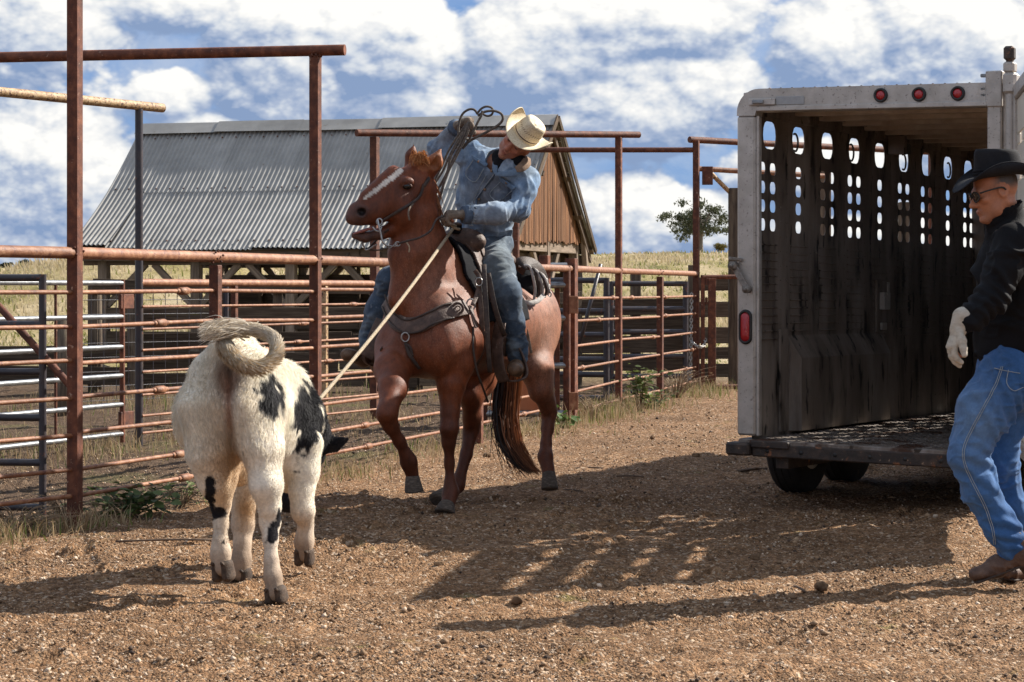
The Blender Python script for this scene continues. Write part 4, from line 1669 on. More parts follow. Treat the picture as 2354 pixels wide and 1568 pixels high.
# side walls with their slots, cut through a plate of real thickness
def rounded_slot(cx, cz, hw, hh, n=4):
    r = min(hw * .95, hh * .70)
    pts = []
    for (sx, sz, a0) in ((1, 1, 0), (-1, 1, 90), (-1, -1, 180), (1, -1, 270)):
        for i in range(n):
            a = rad(a0 + 90 * i / (n - 1))
            pts.append((cx + sx * (hw - r) + r * math.cos(a), cz + sz * (hh - r * 1.4) + 1.4 * r * math.sin(a)))
    return pts


def slotted_plate(name, s0, s1, z0, z1, slots, w, thick, mat, parent):
    """plate in the s-z plane at w with real openings (tessellated cell by cell)"""
    V, F = [], []

    def emit(loops_outer, loop_in):
        # strip between an outer rectangle and the slot, both sides and the inner rim
        n = len(loop_in)
        base = len(V)
        for d in (0, thick):
            for q in loops_outer:
                V.append((q[0], w + d, q[1]))
            for q in loop_in:
                V.append((q[0], w + d, q[1]))
        m_ = len(loops_outer)
        tot = m_ + n
        per = n // 4
        for d in (0, 1):
            o = base + d * tot
            for c in range(4):
                ci = [o + m_ + c * per + i for i in range(per)]
                for i in range(per - 1):
                    f = (o + c, ci[i + 1], ci[i])
                    F.append(f if d == 0 else f[::-1])
                nx = (c + 1) % 4
                f = (o + c, o + nx, o + m_ + nx * per, ci[-1])
                F.append(f if d == 0 else f[::-1])
        for i in range(n):
            a, b_ = base + m_ + i, base + m_ + (i + 1) % n
            F.append((a, b_, b_ + tot, a + tot))

    def plain(a, b_, c, d):
        base = len(V)
        for dd in (0, thick):
            for q in ((b_, d), (a, d), (a, c), (b_, c)):
                V.append((q[0], w + dd, q[1]))
        F.append((base, base + 1, base + 2, base + 3))
        F.append((base + 7, base + 6, base + 5, base + 4))

    rows = sorted(set((sl[1] - sl[3] - .02, sl[1] + sl[3] + .02) for sl in slots))
    zc = z0
    for (a, b_) in rows:
        if a > zc + 1e-6:
            plain(s0, s1, zc, a)
        row = sorted([sl for sl in slots if abs(sl[1] - sl[3] - .02 - a) < 1e-6])
        sc_ = s0
        for sl in row:
            if sl[0] - sl[2] - .02 > sc_ + 1e-6:
                plain(sc_, sl[0] - sl[2] - .02, a, b_)
            l_, r_ = max(sc_, sl[0] - sl[2] - .02), sl[0] + sl[2] + .02
            emit([(r_, b_), (l_, b_), (l_, a), (r_, a)], rounded_slot(*sl))
            sc_ = r_
        if sc_ < s1:
            plain(sc_, s1, a, b_)
        zc = b_
    if zc < z1:
        plain(s0, s1, zc, z1)
    V2 = np.array([T(*v) for v in V])
    return add(name, mesh_from(name, V2, F), mat, parent)


def wall_slots(flip=False):
    sl = []
    for i in range(12):
        c = .30 + i * .507
        sl.append((c + (.03 if i == 0 else 0), 2.245, .105, .084))
        one = (i % 3 == 1)
        for z in (2.040, 1.925, 1.812, 1.697):
            if one:
                sl.append((c, z, .050, .037))
            else:
                for d in (-.082, .082):
                    sl.append((c + d, z, .048, .037))
    return sl


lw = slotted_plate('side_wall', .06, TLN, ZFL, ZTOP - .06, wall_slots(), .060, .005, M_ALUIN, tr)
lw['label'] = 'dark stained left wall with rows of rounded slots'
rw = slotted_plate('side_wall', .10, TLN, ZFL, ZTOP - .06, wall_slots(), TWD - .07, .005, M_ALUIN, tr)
# raised horizontal ribs and rivets on the inner side of the left wall
for i in range(11):
    c = .30 + i * .507
    mb = MB()
    for z in np.arange(1.00, 1.58, .048):
        V, F = box_vf((.30, .010, .010), .004)
        V = np.array([T(*(v + (c, .068, z))) for v in V])
        mb.add(V, F)
    mb.build('wall_ribs', M_ALUIN, tr, 'stuff')
rv = MB()
for i in range(12):
    for d in (-.2, .2):
        c = .30 + i * .507 + d
        for z in np.arange(.55, 2.3, .09):
            V, F = box_vf((.012, .008, .012), .004)
            rv.add(np.array([T(*(v + (c, .067, z))) for v in V]), F)
for s_ in np.arange(.15, TLN, .16):
    V, F = box_vf((.022, .012, .022), .005)
    rv.add(np.array([T(*(v + (s_, .078, 2.38))) for v in V]), F)
rv.build('rivets', M_ALUIN, tr, 'stuff')
tbox('wall_rail', .06, TLN, .066, .076, 2.35, 2.42, M_ALUIN)
tbox('wall_rail', .06, TLN, .066, .10, 2.42, 2.46, M_ALUIN)
# tie rings
for s_ in (.62, 1.62, 2.68, 3.70):
    ring = [T(s_ + .05 * math.sin(a), .115 - .0 * a, 2.22 + .055 * math.cos(a)) for a in np.linspace(-.4, math.pi + .4, 12)]
    MB().tube(ring, .007, 6).build('tie_ring', M_GALV, tr)
# wheel box inside, with its sloped top
V = []
for s_ in (.62, 2.35):
    for (w_, z_) in ((.066, ZFL + .02), (.066, 1.02), (.09, .98), (.135, .88), (.135, ZFL + .02)):
        V.append(T(s_ + (.06 if w_ > .12 and s_ < 1 else 0), w_, z_))
F = [(0, 1, 2, 3, 4), (9, 8, 7, 6, 5)] + [(i, i + 5, (i + 1) % 5 + 5, (i + 1) % 5) for i in range(5)]
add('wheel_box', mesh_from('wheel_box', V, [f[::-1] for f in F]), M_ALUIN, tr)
tbox('wall_strip', .46, .60, .066, .082, ZFL + .02, 1.06, M_ALUIN)
# gate latch recess on the wall
lt = tbox('wall_latch', 2.22, 2.44, .066, .082, 1.02, 1.38, M_ALUIN)
tbox('latch_block', 2.27, 2.39, .082, .12, 1.18, 1.30, M_ALU, lt)
tbox('latch_lever', 2.31, 2.35, .12, .13, 1.28, 1.37, M_ALU, lt)
tbox('latch_keeper', 2.28, 2.38, .082, .10, 1.04, 1.09, M_ALU, lt)
# rear frame
tbox('rear_post', .0, .10, -.012, .105, ZFL + .02, ZTOP - .16, M_ALU, bev=.012, label='left rear post, pitted and streaked')
tbox('post_inner_flange', .015, .06, .105, .125, ZFL + .02, ZTOP - .16, M_ALU)
# rounded upper left corner and header as one bent profile
prof = []
for a in np.linspace(180, 90, 9):
    prof.append((-.012 + .14 + .14 * math.cos(rad(a)), ZTOP - .14 + .14 * math.sin(rad(a))))
prof.append((TWD - .10, ZTOP))
inn = [(.105, ZTOP - .16)] + [(.105 + .05 + .05 * math.cos(rad(a)), ZTOP - .17 + .05 * math.sin(rad(a)) + .01) for a in np.linspace(180, 90, 7)]
inn.append((TWD - .10, ZTOP - .11))
prof = [(-.012, ZTOP - .16)] + prof
nP, nI = len(prof), len(inn)
V = [T(0.0, w_, z_) for w_, z_ in prof] + [T(0.0, w_, z_) for w_, z_ in inn] + [T(.11, w_, z_) for w_, z_ in prof] + [T(.11, w_, z_) for w_, z_ in inn]
tot = nP + nI
ring_ = list(range(nP)) + [nP + i for i in range(nI - 1, -1, -1)]
F = [tuple(ring_[::-1]), tuple(i + tot for i in ring_)]
F += [(ring_[i], ring_[(i + 1) % tot], ring_[(i + 1) % tot] + tot, ring_[i] + tot) for i in range(tot)]
hd = add('rear_header', mesh_from('rear_header', V, F), M_ALU, tr)
tbox('header_lip', -.012, .12, .12, TWD - .10, ZTOP - .135, ZTOP - .105, M_ALU)
rvm = MB()
for w_ in np.arange(.18, TWD - .18, .072):
    V, F = box_vf((.014, .014, .008), .003)
    rvm.add(np.array([T(*(v + (.05, w_, ZTOP + .004))) for v in V]), F)
rvm.build('header_rivets', M_BUMP, tr, 'stuff')
# marker lights in the header: grommet, lens
for w_ in (.892, 1.122, 1.351):
    def ringp(s_, r_, n=20, w0=w_):
        return [T(s_, w0 + r_ * math.cos(a), ZTOP - .058 + r_ * math.sin(a)) for a in np.linspace(0, 2 * math.pi, n, endpoint=False)]
    V = ringp(-.002, .043) + ringp(-.016, .040) + ringp(-.016, .029) + ringp(-.004, .028)
    F = [(k * 20 + i, k * 20 + (i + 1) % 20, (k + 1) * 20 + (i + 1) % 20, (k + 1) * 20 + i) for k in range(3) for i in range(20)]
    gl = add('marker_light', mesh_from('marker_light', V, F, True), M_BLACKRUB, tr)
    V = ringp(-.006, .0285) + ringp(-.013, .022) + ringp(-.017, .010) + [T(-.018, w_, ZTOP - .058)]
    F = [(k * 20 + i, k * 20 + (i + 1) % 20, (k + 1) * 20 + (i + 1) % 20, (k + 1) * 20 + i) for k in range(2) for i in range(20)]
    F += [(40 + i, 40 + (i + 1) % 20, 60) for i in range(20)]
    add('lens', mesh_from('lens', V, F, True), M_RED, gl)
# latch bar on the header, top left
hb_ = tbox('header_latch', -.022, -.002, .07, .24, ZTOP - .10, ZTOP - .06, M_ALU)
tbox('latch_bolt', -.04, -.02, .10, .17, ZTOP - .092, ZTOP - .07, M_GALV, hb_)
tbox('latch_plate', -.006, .0, .24, .42, ZTOP - .10, ZTOP - .05, surf('dull_grey_plate', [(.30, .30, .30), (.36, .36, .36)], 40, .5, metal=.3, bump=.1), hb_)
# oval tail light on the left post
def oval(s_, hw, hh, n=28):
    return [T(s_, .046 + hw * math.cos(a), 1.075 + (hh - hw) * (1 if math.sin(a) > 0 else -1) * (0 if abs(math.sin(a)) < .02 else 1) + hw * math.sin(a)) for a in np.linspace(0, 2 * math.pi, n, endpoint=False)]


V = oval(-.003, .042, .105) + oval(-.018, .040, .10) + oval(-.018, .031, .088) + oval(-.006, .030, .086)
F = [(k * 28 + i, k * 28 + (i + 1) % 28, (k + 1) * 28 + (i + 1) % 28, (k + 1) * 28 + i) for k in range(3) for i in range(28)]
tl = add('tail_light', mesh_from('tail_light', V, F, True), M_BLACKRUB, tr)
V = oval(-.008, .031, .0875) + oval(-.017, .026, .080) + oval(-.021, .012, .05)
F = [(k * 28 + i, k * 28 + (i + 1) % 28, (k + 1) * 28 + (i + 1) % 28, (k + 1) * 28 + i) for k in range(2) for i in range(28)] + [tuple(range(56, 84))]
add('lens', mesh_from('lens', V, F, True), M_RED, tl)
# slam latch on the left post
M_LATCH = surf('worn_latch_steel', [(.10, .085, .07), (.22, .19, .165), (.34, .30, .27)], 40, .5, metal=.4, bump=.3)
mb = MB()
L0, L1 = T(-.03, -.02, 1.44), T(-.045, .075, 1.30)
mb.bar(L0, L1, .040, .016, up=tuple(-ta))
mb.build('latch_arm', M_LATCH, tr)
for q, r_ in ((L0, .027), (L1, .023)):
    MB().tube([q - ta * .03, q + ta * .02], r_, 14).build('latch_boss', M_LATCH, tr)
    MB().tube([q - ta * .045, q - ta * .03], r_ * .45, 8).build('latch_bolt', M_LATCH, tr)
mb = MB()
mb.bar(L0 + (-.03, 0, .045), L0 + (.05, 0, .035), .04, .02)
mb.build('latch_handle', M_LATCH, tr)
# right rear post, hinge pipe, gate swung open
tbox('rear_post', .0, .11, TWD - .10, TWD - .02, ZFL + .02, ZTOP - .04, M_ALU, bev=.006)
tbox('post_cap', -.008, .12, TWD - .108, TWD - .013, ZTOP - .14, ZTOP + .065, M_ALU, bev=.006)
tbox('post_flange', .03, .10, TWD - .018, TWD + .0, ZFL, ZTOP, M_ALU)
pipe('hinge_pipe', T(.0, TWD + .038, ZFL - .03), T(.0, TWD + .038, ZTOP - .02), .032, M_ALU, tr, 14)
tbox('hinge_sleeve', -.045, .05, TWD + .0, TWD + .078, ZTOP - .07, ZTOP + .05, M_ALU, bev=.015)
tbox('hinge_neck', -.035, .035, TWD + .0, TWD + .065, ZTOP + .05, ZTOP + .11, M_ALU, bev=.01)
tbox('hinge_knob', -.03, .03, TWD + .0, TWD + .06, ZTOP + .12, ZTOP + .20, M_BUMP, bev=.012)
tbox('hinge_pin', -.015, .015, TWD + .012, TWD + .05, ZTOP + .10, ZTOP + .13, M_BUMP)
for z in (.07, .035, -.04):
    tbox('post_stud', .0, .025, TWD - .14, TWD - .106, ZTOP - z - .01, ZTOP - z + .01, M_GALV)
# the swung gate: frame and slotted cream sheet, folded back beside the trailer
gt = thing('trailer_gate', 'cream slotted rear gate swung wide open from the trailer\'s right post', 'gate', T(0, TWD + .07, ZFL))
gd_ = nrm(np.array((-.16, -.987, 0)))


def TG(u_, z, d=0.0):
    return T(0, TWD + .07, z) + gd_ * u_ + np.array((gd_[1], -gd_[0], 0)) * d


def gbox(name, u0, u1, z0, z1, d0, d1, mat):
    mb = MB()
    V, F = box_vf((u1 - u0, d1 - d0, z1 - z0), .006)
    V = np.array([TG(v[0] + (u0 + u1) / 2, v[2] + (z0 + z1) / 2, -(v[1] + (d0 + d1) / 2)) for v in V])
    return add(name, mesh_from(name, V, F), mat, gt)


GW = 1.66
gbox('stile', 0, .05, ZFL + .02, ZTOP - .02, -.02, .03, M_ALU)
gbox('stile', GW - .06, GW, ZFL + .02, ZTOP - .02, -.02, .03, M_ALU)
gbox('frame_rail', .05, GW - .06, ZTOP - .10, ZTOP - .02, -.02, .03, M_ALU)
gbox('frame_rail', .05, GW - .06, ZFL + .02, ZFL + .10, -.02, .03, M_ALU)
for (z0, z1) in ((ZFL + .10, 1.50), (1.55, 1.72), (1.77, 1.94), (1.99, 2.14), (2.20, ZTOP - .10)):
    gbox('sheet', .05, GW - .06, z0, z1, 0, .012, M_WHITEPANEL)
for z, h_ in ((1.50, .05), (1.72, .05), (1.94, .05), (2.14, .06)):
    for u0, u1 in ((.05, .20), (.42, .62), (.92, 1.12), (GW - .22, GW - .06)):
        gbox('sheet', u0, u1, z + .001, z + h_ - .001, .0005, .0115, M_WHITEPANEL)
# roof with ribs under it
tbox('roof', .10, TLN, .0, TWD - .02, ZTOP - .035, ZTOP - .01, M_ALU)
for i in range(15):
    s_ = .30 + i * .42
    tbox('roof_rib', s_, s_ + .07, .07, TWD - .07, ZTOP - .105, ZTOP - .036, surf('bounce_lit_rib', [(.36, .28, .21), (.50, .41, .33), (.62, .54, .45)], 8, .6, metal=.1, bump=.2) if i == 0 else bpy.data.materials['bounce_lit_rib'])  # tan light bounced under the roof is put into the rib colour
tbox('roof_edge', .10, TLN, -.012, .035, ZTOP - .14, ZTOP - .012, M_ALU)
tbox('roof_edge', .12, TLN, TWD - .04, TWD - .012, ZTOP - .14, ZTOP - .012, M_ALU)
# dome light on its bracket under the roof
lb = tbox('light_bracket', 2.46, 2.50, .075, .20, ZTOP - .24, ZTOP - .11, M_ALUIN)
tbox('light_housing', 2.50, 2.62, .085, .19, ZTOP - .23, ZTOP - .16, M_BLACKRUB, lb)
# centre gate seen inside, and the front wall
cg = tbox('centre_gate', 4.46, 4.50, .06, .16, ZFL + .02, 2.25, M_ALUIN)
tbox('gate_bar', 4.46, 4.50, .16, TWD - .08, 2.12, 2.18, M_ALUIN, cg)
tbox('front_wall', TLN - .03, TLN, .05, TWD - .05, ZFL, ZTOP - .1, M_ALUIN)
# floor of tread plate with raised diamonds
fl = tbox('floor', .0, TLN, .0, TWD, ZFL - .04, ZFL, M_FLOOR)
dm = MB()
i = 0
for s_ in np.arange(.03, 3.6, .055):
    i += 1
    for w_ in np.arange(.10 + (.03 if i % 2 else 0), TWD - .08, .06):
        d = 1 if (i % 2) else -1
        V, F = box_vf((.034, .010, .006), .002)
        c_, n_ = math.cos(.75 * d), math.sin(.75 * d)
        V = np.array([T(s_ + v[0] * c_ - v[1] * n_, w_ + v[0] * n_ + v[1] * c_, ZFL + .001 + v[2]) for v in V])
        dm.V.append(V)
        dm.F += [tuple(q + dm.n for q in f[::-1]) for f in F]
        dm.sm += [False] * len(F)
        dm.n += len(V)
dm.build('floor_tread', M_FLOOR, tr, 'stuff')
tbox('floor_edge', -.03, .0, .08, TWD, ZFL - .03, ZFL - .002, M_FLOOR)
# rear bumper; black discs stand for the shade in its bolt holes
bmp = tbox('bumper', -.04, .035, .10, TWD + .02, ZFL - .100, ZFL - .022, M_BUMP, bev=.008)
for w_ in np.arange(.20, TWD, .213):
    MB().tube([T(-.041, w_, ZFL - .062), T(-.036, w_, ZFL - .062)], .013, 12).build('hole_shade', M_BLACKRUB, bmp)
tbox('bumper_block', -.09, .05, -.05, .10, ZFL - .095, ZFL - .02, M_BUMP, bev=.012)
tbox('bumper_block', -.06, .0, .10, .34, ZFL - .045, ZFL - .004, M_BUMP, bev=.006)
tbox('chassis_rail', .05, TLN, .22, .30, ZFL - .17, ZFL - .04, M_BUMP)
tbox('chassis_rail', .05, TLN, TWD - .30, TWD - .22, ZFL - .17, ZFL - .04, M_BUMP)


# wheels: lathe tyres with rims
def wheel(s_, w_, out_):
    R_, wd = .355, .205
    prof = [(.20, -.48), (.25, -.52), (.31, -.50), (.338, -.44), (.352, -.34), (.355, 0), (.352, .34), (.338, .44), (.31, .50), (.25, .52), (.20, .48)]
    n = 36
    zc = R_ - .012
    V, F = [], []
    for i in range(n):
        a = i / n * 6.2832
        for (r_, f_) in prof:
            V.append(T(s_ + r_ * math.cos(a), w_ + f_ * wd, 0) * (1, 1, 0) + (0, 0, zc + r_ * math.sin(a)))
    m_ = len(prof)
    for i in range(n):
        k_ = (i + 1) % n
        for j in range(m_ - 1):
            F.append((i * m_ + j, i * m_ + j + 1, k_ * m_ + j + 1, k_ * m_ + j))
    wh = add('wheel', mesh_from('wheel', V, F, True), M_RUBBER, tr)
    # tread grooves
    mbt = MB()
    for q in (-.22, 0.0, .22):
        ring = [T(s_ + .356 * math.cos(a), w_ + q * wd, 0) * (1, 1, 0) + (0, 0, zc + .356 * math.sin(a)) for a in np.linspace(0, 6.2832, 37)]
        mbt.tube(ring, .007, 4, cap=False)
    mbt.build('tread_rib', M_RUBBER, wh)
    V = []
    for i in range(n):
        a = i / n * 6.2832
        for (r_, f_) in ((.205, .46), (.19, .40), (.14, .30), (.06, .36), (.001, .38), (.001, -.3), (.205, -.46)):
            V.append(T(s_ + r_ * math.cos(a), w_ + out_ * f_ * wd, 0) * (1, 1, 0) + (0, 0, zc + r_ * math.sin(a)))
    F = [(i * 7 + j, i * 7 + j + 1, ((i + 1) % n) * 7 + j + 1, ((i + 1) % n) * 7 + j) for i in range(n) for j in range(6)]
    add('rim', mesh_from('rim', V, F, True), M_ALU, wh)


for s_ in (1.12, 1.98):
    wheel(s_, -.06, -1)
    wheel(s_, TWD + .06, 1)
    pipe('axle', T(s_, .0, .34), T(s_, TWD - .0, .34 + TWD * ROLL), .04, M_BUMP, tr)
# fenders over the wheels, outside
for w0, w1 in ((-.20, -.014), (TWD + .014, TWD + .20)):
    fp = [(.55, .52), (.66, .70), (.90, .78), (2.20, .78), (2.44, .70), (2.56, .52)]
    V = [T(s_, w0, z_) for s_, z_ in fp] + [T(s_, w1, z_) for s_, z_ in fp] + [T(s_, w0, z_ - .02) for s_, z_ in fp] + [T(s_, w1, z_ - .02) for s_, z_ in fp]
    F = []
    for i in range(5):
        F += [(i, i + 1, i + 7, i + 6), (i + 12, i + 18, i + 19, i + 13), (i, i + 12, i + 13, i + 1), (i + 6, i + 7, i + 19, i + 18)]
    add('fender', mesh_from('fender', V, F), M_ALU, tr)
# ---------------------------------------------------------------- horse
def WW(*rows):
    return [W(*r[:3]) for r in rows]


def on_surface(P, px, py, tol=2.5):
    """nearest point of a mesh on the line of sight to this spot"""
    u = HX + P[:, 0] / P[:, 1] * FPX
    v = HY - (P[:, 2] - CAMH) / P[:, 1] * FPX
    d = np.hypot(u - px, v - py)
    k = np.where(d < tol)[0]
    while len(k) == 0:
        tol *= 1.6
        k = np.where(d < tol)[0]
    return P[k[np.argmin(P[k, 1])]].copy()


hf = nrm((-.47, -.88, 0))             # the way the horse faces
hs = nrm((.88, -.47, 0))              # across, towards the picture's right
HB = Solid((-1.05, 11.95, -.02), (.48, 14.75, 2.3), .0105)
RB = np.stack([hs, hf, (0, 0, 1)], axis=1)
HB.ell(W(1190, 742, 13.95), (.245, .36, .30), RB, .05)
HB.ell(W(1216, 750, 14.0), (.145, .26, .30), RB, .08)
HB.ell(W(1150, 750, 13.85), (.15, .26, .30), RB, .08)
HB.econe(W(1150, 748, 13.7), W(1040, 752, 13.0), (.255, .29), (.26, .305), hs, .10)
HB.ell(W(992, 760, 12.74), (.245, .23, .285), RB, .12)
HB.cap(W(1045, 600, 13.0), W(1120, 625, 13.5), .10, .11, .12)
HB.ell(W(940, 805, 12.64), (.115, .12, .155), RB, .09)
HB.ell(W(1018, 808, 12.58), (.115, .12, .155), RB, .09)
HB.econe(W(1062, 790, 12.70), W(1062, 640, 12.98), (.10, .14), (.085, .13), hs, .10)
HB.econe(W(915, 790, 12.82), W(935, 650, 12.98), (.095, .15), (.085, .13), hs, .10)
# neck
nsd = nrm((.75, -.65, 0))
HB.echain([W(1000, 690, 12.88), W(976, 640, 12.80), W(956, 575, 12.72), W(954, 500, 12.70), W(968, 430, 12.72)],
          [(.175, .27), (.15, .225), (.118, .185), (.095, .155), (.08, .105)], nsd, .06)
HB.cap(W(925, 690, 12.62), W(935, 590, 12.62), .085, .06, .07)          # windpipe and underline
HB.cap(W(1052, 668, 12.95), W(1003, 540, 12.80), .075, .05, .07)        # crest
# head, turned to the picture's left
hd_s = nrm((.22, -.97, .05))
HB.echain([W(957, 424, 12.68), W(902, 454, 12.59), W(856, 480, 12.52), W(823, 491, 12.48)],
          [(.092, .125), (.082, .128), (.062, .093), (.058, .070)], hd_s, .03)
HB.ell(W(925, 482, 12.58), (.075, .075, .118), None, .03)               # cheek
HB.cap(W(905, 402, 12.60), W(842, 452, 12.50), .055, .040, .03)         # nasal bone
HB.ell(W(934, 418, 12.54), (.05, .035, .035), None, .03)                # brow
HB.ell(W(831, 487, 12.435), (.035, .022, .032), None, .018)             # nostril rim
HB.ell(W(808, 500, 12.47), (.035, .045, .042), None, .02)               # upper lip
HB.chain([W(918, 520, 12.60), W(875, 537, 12.57), W(840, 545, 12.55), W(816, 541, 12.54)], [.048, .032, .027, .024], .02)
HB.ell(W(838, 550, 12.55), (.035, .035, .020), None, .015)              # chin
HB.ell(W(831, 487, 12.41), (.028, .05, .026), None, .010, cut=True)
HB.cap(W(795, 524, 12.50), W(868, 524, 12.50), .006, .006, .006, cut=True)
HB.ell(W(962, 384, 12.68), (.055, .05, .04), None, .03)
# ears
for pts, r0 in ((WW((943, 385, 12.74), (946, 358, 12.745), (952, 331, 12.75)), .041), (WW((982, 402, 12.68), (1000, 372, 12.65), (1014, 340, 12.65)), .052)):
    HB.chain(pts, [r0 * .85, r0 * .9, .005], .015)
    ax_ = nrm(pts[2] - pts[0])
    sd_ = nrm(np.cross(ax_, (0, 1, 0)))
    c = pts[1] + np.array((0.012, -.034, 0))
    HB.econe(c - ax_ * .03, c + ax_ * .06, (.026, .020), (.008, .012), sd_, .006, cut=True)
# legs
HB.chain(WW((1062, 775, 12.74), (1045, 835, 12.64), (1038, 880, 12.6), (1034, 950, 12.58), (1032, 985, 12.565), (1031, 1016, 12.58), (1033, 1065, 12.6),
            (1035, 1108, 12.6), (1036, 1130, 12.6), (1029, 1164, 12.55)), [.13, .115, .080, .052, .053, .040, .031, .032, .045, .042], .03)
HB.chain(WW((908, 800, 12.80), (902, 850, 12.55), (903, 892, 12.38), (892, 940, 12.24), (889, 952, 12.22), (897, 978, 12.25), (917, 1014, 12.3), (932, 1046, 12.34),
            (939, 1062, 12.36), (948, 1092, 12.38)), [.125, .105, .080, .054, .054, .042, .032, .033, .045, .038], .03)
HB.echain(WW((1218, 760, 13.92), (1233, 850, 13.74), (1243, 893, 13.72), (1258, 926, 13.80), (1263, 946, 13.84)),
          [(.155, .20), (.098, .14), (.068, .098), (.046, .060), (.045, .058)], hs, .05)
HB.chain(WW((1263, 946, 13.84), (1259, 985, 13.8), (1255, 1020, 13.75), (1254, 1048, 13.71), (1262, 1092, 13.66)), [.048, .038, .033, .044, .041], .025)
HB.cap(W(1266, 922, 13.90), W(1267, 945, 13.91), .024, .03, .025)
HB.echain(WW((1130, 780, 13.62), (1098, 865, 13.36), (1083, 905, 13.30), (1085, 960, 13.40), (1083, 988, 13.43)),
          [(.13, .2), (.092, .14), (.064, .09), (.046, .06), (.045, .058)], hs, .05)
HB.chain(WW((1083, 988, 13.43), (1072, 1045, 13.37), (1056, 1100, 13.31), (1050, 1115, 13.29), (1032, 1138, 13.2)), [.048, .036, .034, .045, .040], .025)
P, Q = HB.mesh()
P = relax(P, Q, 2, .5)
N = vnormals(P, Q)
musc = fbm(P * (1, 1, .6), 7.0, 2, 14) * .004 + fbm(P, 20, 2, 15) * .0012
P = P + N * musc[:, None]
HP = P
horse = thing('horse', 'red roan saddle horse with white blaze, open mouth and one foreleg raised', 'horse', (W(1080, 1150, 13.2) * (1, 1, 0)))
hme = mesh_from('body', P, Q, True)
hx, hy = HX + P[:, 0] / P[:, 1] * FPX, HY - (P[:, 2] - CAMH) / P[:, 1] * FPX
z = P[:, 2]
red, dark, roan = np.array((.148, .034, .009)), np.array((.042, .012, .006)), np.array((.27, .125, .078))
n1_ = fbm(P, 5, 3, 8)
C = lerp(red, roan, np.clip(gauss(P, W(1240, 780, 13.9), (.32, .5, .4)) * .95 + gauss(P, W(1010, 640, 12.7), (.22, .3, .28)) * .45, 0, 1))
fleck = np.clip(.15 + gauss(P, W(1240, 790, 13.8), (.35, .5, .45)) * .8 + gauss(P, W(1000, 660, 12.6), (.3, .4, .4)) * .35, 0, 1)
lowleg = sstep(-z, -.72, -.42)
C = C * (1 - lowleg[:, None] * .62) + dark * lowleg[:, None] * .62  # legs darken towards the hooves
fleck *= 1 - lowleg * .6
head = (P[:, 1] < 12.85) & (hy < 575) & (hx < 1020)
hm = np.where(head, sstep(-hx, -985, -930), 0)
C = C * (1 - .45 * hm[:, None]) + np.array((.075, .019, .007)) * .45 * hm[:, None]
fleck *= 1 - .7 * hm
# muzzle, nostril, eye socket
mz = np.clip(gauss(P, W(815, 503, 12.47), (.07, .09, .07)) * 1.3, 0, 1) * head
C = lerp(C, C, 0 * mz) * (1 - .75 * mz[:, None]) + np.array((.085, .05, .042)) * .75 * mz[:, None]
lj = head & (hy > 528) & (hx < 885)
C[lj] = C[lj] * .35 + np.array((.07, .045, .036)) * .65
inn_ = np.clip(gauss(P, W(831, 487, 12.45), (.030, .06, .028)) * 1.6, 0, 1)[:, None] * head[:, None]
C = C * (1 - inn_) + np.array((.012, .008, .008)) * inn_
mo = head & (np.abs(hy - 524) < 4.5) & (hx < 872) & (hx > 806)
C[mo] = np.array((.30, .10, .09))
so_ = np.clip(gauss(P, W(936, 429, 12.55), (.05, .08, .042)) * 1.1, 0, 1)[:, None] * head[:, None]
C = C * (1 - .6 * so_) + np.array((.03, .014, .010)) * .6 * so_
# blaze down the face
bl0, bl1 = np.array((921., 393.)), np.array((838., 457.))
tt = ((hx - bl0[0]) * (bl1 - bl0)[0] + (hy - bl0[1]) * (bl1 - bl0)[1]) / np.sum((bl1 - bl0) ** 2)
ds = np.hypot(hx - (bl0[0] + tt * (bl1 - bl0)[0]), hy - (bl0[1] + tt * (bl1 - bl0)[1])) + fbm(P, 60, 2, 3) * .9
wz = np.interp(tt, [-.1, 0, .2, .5, .9, 1.05], [2, 6, 6.5, 5, 3.5, 1])
bz = (head & (tt > -.06) & (tt < 1.04) & (ds < wz) & (N[:, 1] < .3))
C[bz] = np.array((.60, .54, .47))
fleck[bz] = 0
earin = head & (hy < 392) & (hx > 960)
C[earin] = C[earin] * .6 + np.array((.34, .13, .045)) * .4  # orange of the lit ear put into its colour
# random tone over the whole coat
C *= (1 + .22 * n1_)[:, None]
set_marking(hme, np.concatenate([np.clip(C, .004, .9), fleck[:, None]], 1))
M_COAT = col_mat('horse_coat', .50, .42, 34, .45, 190, spec=.32, stretch=(1, 1, .45), flecks=[((.42, .23, .145), 210, .52, .12, .72), ((.035, .010, .005), 170, .56, .08, .75)])
add('body', hme, M_COAT, horse)

M_HOOF = surf('hoof_horn', [(.03, .022, .017), (.075, .056, .042), (.17, .13, .10)], 40, .9, bump=.4, stretch=(1, 1, 4), bump_scale=60)


